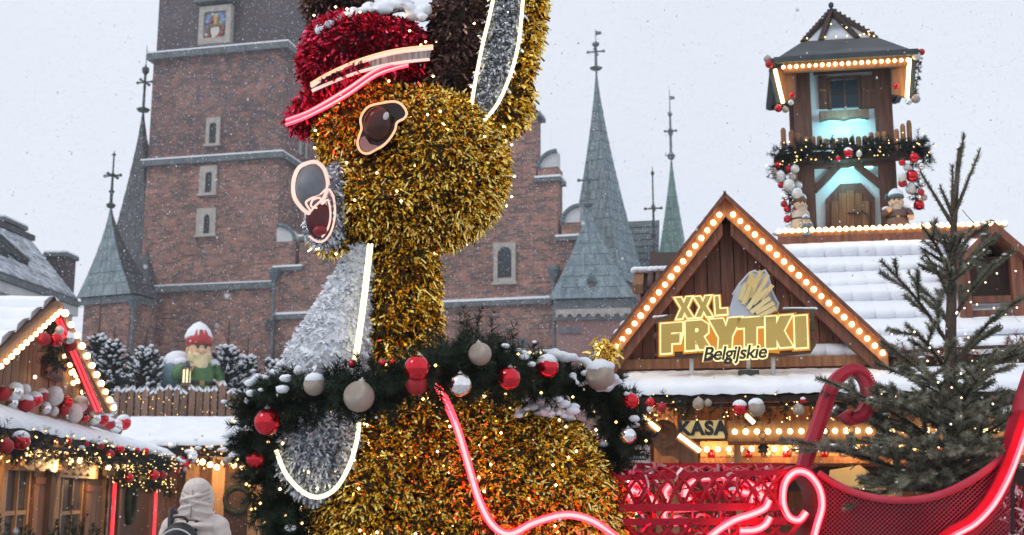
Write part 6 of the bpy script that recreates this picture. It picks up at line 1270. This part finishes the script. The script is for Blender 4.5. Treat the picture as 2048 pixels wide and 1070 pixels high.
# bunched tips standing up behind the neck
fir_garland([at(880, 725, 4.62), at(930, 705, 4.66), at(990, 712, 4.7)], .085, 'upright fir sprigs standing behind the collar garland', per_m=220, tuft=.17, nlen=.04, npt=80)
WG = 'on the fir collar of the reindeer'
CL = {(834, 736): 'large glossy red bauble above a matte red one where the rein starts', (718, 793): 'largest champagne bauble, hanging over the lower tip of the white bib', (628, 770): 'snow-dusted champagne bauble in front of the foot of the white bib',
      (535, 844): 'large glossy red bauble at the outer bend of the fir collar', (960, 708): 'champagne bauble on top of the collar among upright sprigs', (1018, 757): 'glossy red bauble on the collar beside the snowy back of the reindeer',
      (921, 770): 'silver mirror bauble close to the top of the red rein', (511, 918): 'red bauble hanging low on the collar strand beside the lane', (1256, 872): 'silver bauble at the hanging end of the collar before the chip stall',
      (1262, 802): 'red bauble at the collar end beside the lit tube of the chip stall', (478, 822): 'small champagne bauble at the outermost edge of the fir collar', (1200, 752): 'champagne bauble under a thick snow heap on the collar',
      (705, 728): 'small red bauble beside the glowing edge of the white bib', (765, 726): 'small red bauble below the gold neck, paired with a smaller one', (785, 724): 'tiny red bauble below the gold neck'}
for x, y, r, c, s, Y in ((834, 736, 27, 'red', 0, 4.24), (833, 768, 23, 'matte', 0, 4.27), (718, 793, 32, 'champagne', 0, 4.22), (628, 770, 22, 'champagne', 1, 4.28), (535, 844, 28, 'red', 0, 4.42), (960, 708, 24, 'champagne', 0, 4.33), (1018, 757, 24, 'red', 0, 4.44), (921, 770, 24, 'silver', 0, 4.30), (511, 918, 20, 'red', 0, 4.6), (1095, 735, 24, 'red', 1, 4.72), (1046, 718, 16, 'silver', 1, 4.72), (1200, 752, 30, 'champagne', 1, 4.9), (1262, 802, 17, 'red', 0, 4.95), (1256, 872, 17, 'silver', 0, 4.88), (478, 822, 13, 'champagne', 0, 4.6), (765, 726, 8, 'red', 0, 4.3), (785, 724, 6, 'red', 0, 4.3), (705, 728, 9, 'red', 0, 4.32), (597, 742, 10, 'white', 1, 4.36)):
    bauble(at(x, y, Y), r * mpp(Y) * .97, c, WG, 'baubles on the reindeer collar', bool(s), CL.get((x, y)))
sm = MB()
for x, y, r in ((1060, 722, 14), (1085, 712, 22), (1105, 708, 24), (1128, 714, 20), (1150, 716, 15), (1170, 722, 16), (1188, 735, 18), (1215, 735, 22), (1232, 756, 14), (1142, 752, 12), (1180, 762, 12), (1160, 768, 11), (1198, 775, 11), (1222, 775, 12), (1240, 765, 10), (1250, 790, 10), (500, 765, 14), (520, 752, 13), (550, 745, 12), (580, 740, 10), (490, 800, 9)):
    for k in range(3): lump(sm, at(x + random.uniform(-6, 6), y + random.uniform(-4, 4), (4.92 if x > 800 else 4.46) + random.uniform(-.03, .06)), r * mpp(4.9) * random.uniform(.6, .9), flat=.7)
tag(sm.remesh('snow_heap', 'snow', None, .011, 2), 'soft snow lying in clumps on the fir collar garland', 'snow', kind='stuff')
# gold bow at the hut corner behind the collar
q = np.array([tuple(at(random.gauss(1212, 11), random.gauss(706, 13), 8.9 + random.uniform(-.1, .1))) for k in range(170)]); GBW = thing('tinsel_bow', at(1213, 720, 8.9), 'gold tinsel bow at the corner of the chip stall gable', 'bow')
tinsel(q, unit(RNG.normal(size=q.shape)), .075, .018, 'tinsel', 'gold', GBW)
b = MB(); b.tube([at(1213, 725, 8.95), at(1226, 700, 9.9)], .02, 6); b.build('wire', 'iron', GBW)

# ============================================================ red sleigh
SLE = thing('red_sleigh', V((at(1640, 1000, 5.2).x, 5.3, 0)), 'red wire sleigh with neon scrolls, mesh basket and cane-shaped poles', 'sleigh')
def S(x, y, Y=5.0): return at(x, y, Y)
def scroll(pts, Y, w, th, m, name, parent=SLE):
    """flat band curled along a path, w deep and th thick"""
    q = smooth_path([S(x, y, Y) for x, y in pts], 7); b = MB()
    for i in range(len(q) - 1):
        t = (q[i + 1] - q[i]).normalized(); nrm = V((-t.z, 0, t.x)) * th / 2; D = V((0, w, 0)); b.hexa([q[i] - nrm, q[i + 1] - nrm, q[i + 1] - nrm + D, q[i] - nrm + D, q[i] + nrm, q[i + 1] + nrm, q[i + 1] + nrm + D, q[i] + nrm + D])
    return b.build(name, m, parent)
# front scroll
spiral = [(1612, 1024), (1598, 1040), (1578, 1034), (1566, 1005), (1570, 966), (1590, 944), (1616, 948), (1638, 976), (1644, 1012), (1634, 1050), (1622, 1090), (1600, 1130), (1570, 1190)]
sc = scroll(spiral, 4.96, .30, .012, 'red_metal', 'front_scroll'); neon([S(x, y, 4.93) for x, y in spiral], .0145, sc)
scroll([(x + (1604 - x) * -.12, y + (992 - y) * -.10) for x, y in spiral[:10]], 5.0, .26, .03, 'red_metal', 'front_scroll')
# lattice front: rails, crossing rods, neon curls, foil
for y0, y1, Y, h in ((956, 944, 4.98, .012), (1016, 1013, 4.95, .015), (1044, 1042, 4.95, .014), (956, 944, 5.35, .012), (1016, 1013, 5.35, .016), (1090, 1090, 4.98, .02), (932, 932, 5.2, .012)):
    b = MB(); b.beam(S(1236, y0, Y), S(1572, y1, Y), .04, h * 2); b.build('rail', 'red_metal', SLE)
for k in range(11):
    x = 1242 + k * 31
    for sg in (-1, 1):
        pts = [S(x, 1016, 4.955), S(x + sg * 10, 990, 4.945), S(x + sg * 26, 965, 4.95), S(x + sg * 46, 948, 4.98), S(x + sg * 66, 938, 5.1), S(x + sg * 80, 932, 5.2)]
        b = MB(); b.tube(smooth_path(pts, 4), .0075, 6); b.build('lattice_rod', 'red_metal', SLE, True)
for k in range(9):
    x = 1250 + k * 36; pts = [S(x, 1044, 4.95), S(x + 14, 1064, 4.94), S(x + 34, 1072, 4.94), S(x + 52, 1058, 4.94), S(x + 60, 1044, 4.95)]; b = MB(); b.tube(smooth_path(pts, 4), .010, 6); b.build('lattice_rod', 'red_metal', SLE, True)
for k in range(24):
    x = random.uniform(1250, 1540); y = random.uniform(945, 1010); a = random.uniform(-1, 1); L = random.uniform(14, 34); Y = random.uniform(5.05, 5.35); b = MB(); b.beam(S(x, y, Y), S(x + L * math.cos(a), y + L * math.sin(a), Y + random.uniform(-.05, .05)), .02, .035); b.build('inner_strut', 'red_dull' if k % 3 == 0 else 'red_metal', SLE)
curls = [[(1264, 990), (1262, 972), (1272, 964), (1284, 972), (1280, 992)], [(1312, 1008), (1300, 994), (1312, 1014), (1350, 1018), (1400, 1016)], [(1368, 994), (1372, 974), (1392, 960), (1420, 956)], [(1430, 956), (1460, 954), (1475, 956)], [(1484, 960), (1505, 972), (1522, 988), (1534, 1002)], [(1336, 1005), (1330, 985), (1340, 970)], [(1380, 1000), (1372, 984), (1378, 972)]]
for k in range(7):
    x, y, r_, a = random.uniform(1265, 1545), random.uniform(955, 1062), random.uniform(10, 20), random.uniform(0, 6.3); curls.append([(x + r_ * 1.3 * math.cos(a + t), y + r_ * math.sin(a + t)) for t in np.linspace(0, random.uniform(1.6, 3.6), 6)])
for c in curls: neon([S(x, y, 5.04) for x, y in c], .0125, SLE)
for c in ([(1418, 1075), (1440, 1058), (1470, 1040), (1505, 1028), (1530, 1016), (1538, 1000)], [(1480, 1062), (1510, 1060), (1530, 1050), (1540, 1034)]): neon([S(x, y, 4.88) for x, y in c], .0145, SLE)
q = np.array([tuple(S(random.uniform(1245, 1560), random.uniform(940, 1075), random.uniform(4.9, 5.35))) for k in range(420)]); tinsel(q, unit(RNG.normal(size=q.shape) * [1, .5, 1]), .05, .010, 'tinsel', 'red_tinsel', SLE)
M['foil_glint'] = mat('foil_glint', (.75, .50, .52), (.85, .62, .64), .3, metal=.4, scale=20)  # pale pink paints neon light caught on foil into its colour
q = np.array([tuple(S(random.uniform(1245, 1555), random.choice((random.uniform(940, 1070), random.uniform(930, 955))), random.uniform(4.9, 5.3))) for k in range(150)]); tinsel(q, unit(RNG.normal(size=q.shape) * [1, .4, 1]), .045, .012, 'foil_bits', 'foil_glint', SLE)
# cane-shaped poles
cane = [(1606, 952), (1622, 900), (1640, 850), (1655, 805), (1669, 770), (1688, 748), (1712, 739), (1734, 754), (1743, 785), (1738, 815), (1722, 833), (1702, 836), (1692, 824)]
scroll(cane, 5.28, .075, .055, 'red_dull', 'cane_pole'); scroll([(x + 5, y + 3) for x, y in cane], 5.275, .004, .012, 'red_metal', 'pole_groove')
cane2 = [(2030, 900), (2046, 840), (2070, 760), (2090, 700), (2120, 680)]
scroll([(1890, 1110), (1935, 1072), (1975, 1030), (2002, 985), (2022, 930), (2040, 860), (2060, 790), (2085, 720), (2110, 690), (2140, 700), (2150, 740)], 4.99, .09, .05, 'red_dull', 'back_pole')
b = MB(); nt = [(1880, 1100), (1905, 1074), (1950, 1048), (1985, 1012), (2010, 970), (2028, 930), (2046, 880), (2062, 830)]; neon([S(x, y, 4.90) for x, y in nt], .012, SLE)
scroll([(x - 12, y - 8) for x, y in nt], 4.93, .08, .03, 'red_metal', 'back_band')
# mesh basket side: bulged sheet of crossed wires under a dipping rim
rim = [(1636, 946), (1668, 966), (1705, 984), (1750, 996), (1800, 1001), (1850, 997), (1895, 984), (1940, 962), (1980, 935), (2015, 905), (2030, 890)]
def rimy(x):
    for (xa, ya), (xb, yb) in zip(rim, rim[1:]):
        if xa <= x <= xb: return ya + (yb - ya) * (x - xa) / (xb - xa)
    return 946 if x < 1636 else 890
def bulge(x, y): return 5.0 - .08 * math.sin(math.pi * min(1, max(0, (x - 1636) / 400))) + max(0, (y - 1000)) * .0003
b = MB(); q = smooth_path([S(x, y, bulge(x, y) - .005) for x, y in rim], 5); b.tube(q, .016, 8); b.build('rim_tube', 'red_dull', SLE, True)
b = MB()
xr = lambda y: 2028 if y < 900 else 2028 - max(0, (y - 900)) * .62 - max(0, y - 1010) * .9
def wire(sgn, c):
    pts = []
    x = 1636
    while x <= 2030:
        y = c + sgn * (x - 1636) * .95
        if rimy(x) < y < 1150: pts.append(S(x, y, bulge(x, y) + sgn * .002))
        elif pts: break
        x += 12
    if len(pts) > 1:
        for i in range(len(pts) - 1): b.beam(pts[i], pts[i + 1], .0026, .0026, V((0, 1, 0)))
for c in np.arange(560, 1160, 9.0): wire(1, c)
for c in np.arange(940, 1560, 9.0): wire(-1, c)
b.build('wire_mesh', 'red_dull', SLE)['kind'] = 'stuff'
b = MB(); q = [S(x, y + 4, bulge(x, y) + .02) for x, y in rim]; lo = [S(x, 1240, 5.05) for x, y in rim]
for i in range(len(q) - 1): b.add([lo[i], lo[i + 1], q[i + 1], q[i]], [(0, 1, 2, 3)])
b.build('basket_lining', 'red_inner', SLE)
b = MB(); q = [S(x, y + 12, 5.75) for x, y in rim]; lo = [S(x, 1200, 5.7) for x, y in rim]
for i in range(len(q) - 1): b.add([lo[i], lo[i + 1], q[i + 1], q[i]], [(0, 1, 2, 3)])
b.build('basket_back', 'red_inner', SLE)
# floor, runners, and the foil-wrapped tail beyond the back pole
xa, xb = S(1560, 1000, 5.0).x, S(2060, 1000, 5.0).x
b = MB(); b.box(((xa + xb) / 2, 5.38, .82), (xb - xa, .75, .05)); b.build('floor', 'red_metal', SLE)
for Y in (5.02, 5.72):
    b = MB(); b.tube(smooth_path([V((xa - .75, Y, 1.0)), V((xa - .85, Y, .5)), V((xa - .6, Y, .12)), V((xa, Y, .03)), V((xb, Y, .03)), V((xb + .5, Y, .05))], 6), .03, 8); b.build('runner', 'red_metal', SLE, True)
    for t in (.05, .5, .95): b = MB(); x = xa + (xb - xa) * t; b.tube([V((x, Y, .04)), V((x, Y, .82))], .022, 7); b.build('strut', 'red_metal', SLE, True)
b = MB(); b.box(S(2042, 1025, 5.1), (.07, .06, .12)); b.build('junction_box', 'black', SLE)
for k in range(5): b = MB(); b.tube([S(2000 + k * 11, 1100, 5.05), S(2018 + k * 11, 960 + k * 6, 5.08)], .010, 6); b.build('back_rod', 'red_metal', SLE, True)
q = np.array([tuple(S(random.uniform(2000, 2060), random.uniform(970, 1075), random.uniform(5.0, 5.1))) for k in range(60)]); tinsel(q, unit(RNG.normal(size=q.shape)), .04, .01, 'foil_bits', 'foil_glint', SLE)

# ============================================================ fir tree standing in the sleigh
TB = S(1905, 1060, 5.42); TB.z = .845; TT = at(1918, 300, 5.45)
FIR = thing('fir_tree', TB, 'sparse cut fir tree with long bare leader standing in the red sleigh', 'fir tree')
b = MB(); trunk = [TB, at(1905, 980, 5.42), at(1900, 800, 5.43), at(1903, 600, 5.44), at(1908, 450, 5.45), TT]; b.tube(smooth_path(trunk, 5), [.045 * (1 - .85 * i / 25) for i in range(26)], 8); b.build('trunk', 'bark', FIR, True)
nd = Needles(); br = MB(); sn = MB()
def brushpath(pts, r, dens):
    q = smooth_path(pts, 4)
    for i in range(len(q) - 1): l = (q[i + 1] - q[i]).length; nd.brush(q[i], q[i + 1], r, max(2, int(l * dens)), .0042, .75, .1)
def bough(s, e, r=.023, side=True, dens=1300, sag=.0, snowp=.0):
    mid = s.lerp(e, .5) + V((0, 0, -sag)); q = smooth_path([s, mid, e], 6); L = pathlen(q); br.tube(q, [.011 * (1 - .75 * i / (len(q) - 1)) for i in range(len(q))], 5)
    for i in range(2 if L > .3 else 0, len(q) - 1): nd.brush(q[i], q[i + 1], r, int((q[i + 1] - q[i]).length * dens), .0055, .75, .1)
    if not side: return
    n_ = max(2, int(L / .095)); t = (e - s).normalized()
    for k in range(n_):
        f = .22 + .72 * k / n_; c, tt = along(q, f * L); sd = tt.cross(V((0, 0, 1))).normalized() * (1 if k % 2 else -1); ln = (.06 + .30 * L * (1 - f) + .03) * random.uniform(.75, 1.2); d = (tt * .75 + sd * .75 + V((0, 0, random.uniform(-.12, .3)))).normalized(); tip = c + d * ln
        br.tube([c, tip], [.005, .002], 4); nd.brush(c, tip, r * .95, int(ln * dens), .0055, .75, .1)
        if ln > .13:
            for g in (-1, 1): c2 = c.lerp(tip, .5); nd.brush(c2, c2 + (d + sd.cross(V((0, 0, 1))) * .0 + tt * .3 + V((0, 0, .25 * g)) + sd * .4 * g).normalized() * ln * .45, r * .9, int(ln * .45 * dens), .0042, .75, .1)
        if random.random() < snowp: lump(sn, c.lerp(tip, .6) + V((0, 0, r * .6)), random.uniform(.008, .018), flat=.45)
def T(y): # point on the trunk at that picture height
    return at(1905, y, 5.43)
main = [((1640, 756, 5.15), 905), ((1582, 880, 4.98), 985), ((1690, 1015, 4.93), 965), ((1762, 522, 5.35), 700), ((1848, 505, 5.4), 610), ((1842, 450, 5.35), 560), ((1862, 445, 5.45), 530), ((2010, 510, 5.5), 640), ((2050, 590, 5.35), 730), ((2056, 690, 5.3), 800), ((2000, 470, 5.5), 560), ((1975, 455, 5.5), 520), ((1812, 650, 5.2), 760), ((1738, 800, 5.1), 870), ((1760, 690, 5.7), 800), ((2040, 800, 5.15), 880), ((1985, 735, 5.0), 840), ((2020, 880, 5.0), 930), ((1700, 900, 5.1), 950), ((1780, 880, 4.95), 930), ((1850, 740, 5.0), 830), ((1960, 900, 4.95), 940), ((1800, 960, 4.97), 980), ((1860, 905, 4.92), 950), ((2040, 930, 5.2), 965), ((1920, 830, 5.0), 890), ((1740, 970, 5.0), 1000), ((1660, 830, 5.5), 900), ((1850, 800, 5.9), 870), ((1980, 800, 5.9), 880), ((1760, 900, 5.9), 950), ((1990, 660, 5.7), 740), ((1835, 570, 5.6), 660)]
for (x, y, Y), ty in main: bough(T(ty), at(x, y, Y), snowp=.34 if x < 1760 else .22, sag=-.03)
for k in range(17):          # filler whorls
    ty = 760 + (985 - 760) * (k / 17) ** .8; f = (ty - 480) / 500; a = k * 2.4; L = .16 + .36 * f; s = T(ty); e = s + V((math.cos(a) * L, math.sin(a) * L * .8, L * .38)); bough(s, e, .025, True, 900)
for k in range(8): ty = 480 + k * 14; a = k * 2.4; L = .10 + .012 * k; s = T(ty); bough(s, s + V((math.cos(a) * L, math.sin(a) * L, L * .6)), .022, L > .16)
for (x, y, ty) in ((1928, 268, 420), (1960, 300, 440), (1840, 342, 450), (1880, 372, 430), (1905, 330, 470)): bough(T(ty), at(x, y, 5.45), .019, False, 1300)
bough(TT, at(1926, 290, 5.45), .018, False, 1200); brushpath([at(1906, 520, 5.44), at(1908, 450, 5.45), TT], .022, 1100)
br.build('boughs', 'bark', FIR)['kind'] = 'stuff'; nd.build('needles', 'needle_tree', FIR)
if sn.v: sn.build('snow_tufts', 'snow', FIR, True)['kind'] = 'stuff'
dots([at(random.gauss(1890, 90), random.uniform(430, 990), 5.2 + random.uniform(-.25, .3)) for k in range(28)], .0055, 'fairy_lights', 'fairy_white', FIR)
for pts in ([(1925, 420), (1942, 440), (1955, 447), (1985, 440)], [(1880, 740), (1920, 735), (1950, 722), (1975, 700)], [(1700, 940), (1730, 910), (1745, 880)]): b = MB(); b.tube(smooth_path([at(x, y, 5.3) for x, y in pts], 5), .0022, 4); b.build('light_cable', 'black', FIR)

# ============================================================ person walking away in a hooded coat
PY = 9.0; pc = at(394, 985, PY); G = V((pc.x, PY, 0)); U = V((0, 0, 1))
PER = thing('person', G, 'person in hooded beige puffer coat with black backpack, seen from behind', 'person')
for k, c, r_ in (('coat', (.62, .54, .50), .6), ('trouser', (.03, .035, .05), .8), ('skin', (.55, .36, .28), .5), ('shoe', (.03, .03, .03), .5)): M[k] = mat(k, c, tuple(x * 1.12 for x in c), r_, scale=18, bump=.6, bscale=16)
b = MB(); cone(b, G + V((-.10, 0, .90)), G + V((-.10, .05, .10)), .095, .055, 10); cone(b, G + V((.10, 0, .90)), G + V((.10, -.05, .10)), .095, .055, 10)
for e, y in ((-1, .05), (1, -.05)): b.ell(G + V((.10 * e, y + .06, .05)), (.05, .13, .05))
b.ell(G + V((0, 0, .95)), (.17, .12, .12)); cone(b, G + V((0, 0, 1.0)), G + V((0, 0, 1.40)), .13, .12, 6); cone(b, G + V((0, 0, 1.36)), G + V((0, .01, 1.52)), .06, .06, 4); b.ell(G + V((0, .03, 1.58)), (.078, .095, .115)); b.ell(G + V((0, .12, 1.57)), (.015, .025, .02))
for e in (-1, 1): cone(b, G + V((.16 * e, 0, 1.36)), G + V((.25 * e, 0, 1.06)), .05, .042, 6); cone(b, G + V((.25 * e, 0, 1.06)), G + V((.24 * e, .16, .88)), .042, .032, 6)
b.remesh('body', 'trouser', PER, .018, 4)
b = MB()      # quilted coat
for i in range(9):
    t = i / 8; z = .70 + .66 * t; w_ = .20 - .02 * t; b.ell(G + V((0, 0, z)), (w_, .165, .052), None, 24, 8)
b.ell(G + V((0, 0, 1.36)), (.175, .13, .085)); cone(b, G + V((-.14, 0, 1.365)), G + V((.14, 0, 1.365)), .082, .082, 8)
for e in (-1, 1):
    for i in range(7):
        t = i / 6; p = G + V((.165 * e, 0, 1.345)).lerp(V((.262 * e, .0, 1.04)), t); b.ell(p, .088 - .012 * t, None, 16, 10)
    for i in range(5): t = i / 4; p = G + V((.262 * e, 0, 1.04)).lerp(V((.25 * e, .17, .86)), t); b.ell(p, .074 - .012 * t, None, 14, 10)
b.ell(G + V((0, 0, 1.0)), (.165, .135, .42), None, 24, 14); COAT = b.remesh('coat', 'coat', PER, .010, 2)
b = MB(); b.ell(G + V((0, .02, 1.545)), (.122, .140, .165), None, 24, 16); b.ell(G + V((0, -.02, 1.46)), (.125, .12, .09), None, 20, 12); b.ell(G + V((0, .0, 1.62)), (.10, .125, .09), None, 20, 12); [b.ell(G + V((.014 * (-1) ** k, -.005 - .004 * k, 1.415 + k * .03)), (.127 - abs(k - 2) * .006, .135, .022), Matrix.Rotation(.25 * (-1) ** k, 3, 'Y'), 22, 8) for k in range(6)]; HOOD = b.remesh('hood', 'coat', COAT, .009, 2)
for e in (-1, 1):      # stitched seams fanning from the hood's spine, coat quilting lines
    for k in range(7):
        z = 1.44 + k * .032; pts = []
        for t in np.linspace(0, 1, 6):
            a = -math.pi / 2 + e * t * 1.15; zz = z + .05 * t + .01; f = math.sqrt(max(0.05, 1 - ((zz - 1.545) / .17) ** 2)); pts.append(G + V((.128 * f * math.cos(a), .02 + .146 * f * math.sin(a), zz)))
        s_ = MB(); s_.tube(pts, .0024, 5); s_.build('seam', 'coat_seam' if 'coat_seam' in M else M.setdefault('coat_seam', mat('coat_seam', (.30, .25, .23), (.34, .29, .26), .7)), HOOD, True)
s_ = MB(); s_.tube([G + V((0, -.148, 1.42)), G + V((0, -.142, 1.50)), G + V((0, -.13, 1.60)), G + V((0, -.09, 1.68))], .004, 5); s_.build('seam', 'coat_seam', HOOD, True)
for e in (-1, 1):      # hands
    hp = G + V((.25 * e, .20, .83)); b = MB(); b.ell(hp, (.03, .045, .05))
    for f in range(4): b.tube([hp + V((0, -.03 + f * .02, -.03)), hp + V((-.008 * e, -.03 + f * .021, -.08 - (.012 if f in (1, 2) else 0))), hp + V((-.03 * e, -.028 + f * .02, -.10))], [.010, .009, .008], 6)
    b.tube([hp + V((-.02 * e, .03, .0)), hp + V((-.045 * e, .05, -.03)), hp + V((-.05 * e, .05, -.06))], [.011, .010, .008], 6); b.build('hand', 'skin', PER, True)
b = MB(); b.ell(G + V((-.055, -.21, 1.16)), (.165, .10, .235), None, 22, 14); b.ell(G + V((-.055, -.22, 1.04)), (.17, .11, .16), None, 20, 12); bp_ = b.remesh('backpack', 'black', None, .016, 3, loc=G + V((-.055, -.21, 1.0))); tag(bp_, 'black backpack worn on the beige coat', 'backpack')
for e in (-1, 1): b = MB(); b.tube(smooth_path([G + V((-.055 + e * .09, -.14, 1.33)), G + V((-.06 + e * .10, -.10, 1.41)), G + V((-.055 + e * .12, -.02, 1.475)), G + V((-.04 + e * .13, .12, 1.40)), G + V((-.04 + e * .15, .15, 1.15))], 5), .018, 8); b.build('strap', 'black', bp_, True)
b = MB(); b.tube(smooth_path([G + V((-.11, -.22, 1.39)), G + V((-.09, -.24, 1.425)), G + V((-.02, -.24, 1.425)), G + V((0, -.22, 1.39))], 4), .009, 6); b.build('grab_handle', 'black', bp_, True)
b = MB(); b.tube(smooth_path([G + V((-.20, -.25, 1.10)), G + V((-.17, -.29, 1.28)), G + V((-.055, -.30, 1.345)), G + V((.06, -.29, 1.28)), G + V((.09, -.25, 1.10))], 5), .006, 6); b.build('zip', 'white_metal', bp_, True)

# ============================================================ falling snow and the snowy air
n = 100000; Y = (3.0 ** 2.3 + (66 ** 2.3 - 3.0 ** 2.3) * RNG.random(n)) ** (1 / 2.3)
X = RNG.uniform(-.60, .60, n) * Y; Z = CAM_H + RNG.uniform(-.15, .50, n) * Y; k = Z > .05
fl = np.stack([X, Y, Z], 1)[k]; ny = RNG.uniform(1.5, 3.0, 14); fl = np.concatenate([fl, np.stack([RNG.uniform(-.55, .55, 14) * ny, ny, CAM_H + RNG.uniform(-.1, .45, 14) * ny], 1)]); rr = (.0026 + .00017 * fl[:, 1]) * RNG.uniform(.45, 1.4, len(fl))
t4 = np.array([[1, 1, 1.4], [1, -1, -1.4], [-1, 1, -1.4], [-1, -1, 1.4]]) * .75
vv = (fl[:, None, :] + t4[None] * rr[:, None, None] * RNG.uniform(.6, 1.4, (len(fl), 1, 3))).reshape(-1, 3)
ff = (np.arange(len(fl))[:, None, None] * 4 + np.array([[0, 1, 2], [0, 3, 1], [0, 2, 3], [1, 3, 2]])[None]).reshape(-1, 3)
M['flake'] = mat('flake', (.96, .97, .98), None, .9)
_f = M['flake'].node_tree; _tl = _f.nodes.new('ShaderNodeBsdfTranslucent'); _tl.inputs[0].default_value = (.97, .98, 1, 1); _mx = _f.nodes.new('ShaderNodeMixShader'); _mx.inputs[0].default_value = .6
_f.links.new(_f.nodes['Principled BSDF'].outputs[0], _mx.inputs[1]); _f.links.new(_tl.outputs[0], _mx.inputs[2]); _f.links.new(_mx.outputs[0], _f.nodes['Material Output'].inputs['Surface'])
SN = put(bpy.data.objects.new('falling_snow', raw_mesh('falling_snow', vv, ff, 'flake'))); tag(SN, 'fine snowflakes falling through the air over the market', 'snow', kind='stuff')
hz = MB(); hz.box((0, 75, 36.5), (350, 240, 75)); HZ = hz.build('haze', 'snow'); HZ.data.materials.clear()
hm = bpy.data.materials.new('haze'); hm.use_nodes = True; hn = hm.node_tree; hn.nodes.clear(); ho = hn.nodes.new('ShaderNodeOutputMaterial'); pv = hn.nodes.new('ShaderNodeVolumePrincipled')
pv.inputs['Color'].default_value = (.93, .95, 1, 1); pv.inputs['Density'].default_value = 0.0008; hn.links.new(pv.outputs[0], ho.inputs['Volume']); HZ.data.materials.append(hm)
tag(HZ, 'thin snowy haze filling the air over the square', 'haze', kind='stuff')

# labels that only size tells apart
from collections import defaultdict
_by = defaultdict(list)
for o in col.objects:
    if o.parent is None and o.get('category') == 'bauble': _by[o['label']].append(o)
for lb, os_ in _by.items():
    os_.sort(key=lambda o: -o.scale.x)
    if len(os_) > 1 and os_[0].scale.x > os_[1].scale.x * 1.1: os_[0]['label'] = 'largest ' + lb
    if len(os_) > 2 and os_[-1].scale.x < os_[-2].scale.x * .91: os_[-1]['label'] = 'smallest ' + lb
    if len(os_) == 2 and os_[0]['label'] != lb: os_[1]['label'] = 'smaller ' + lb
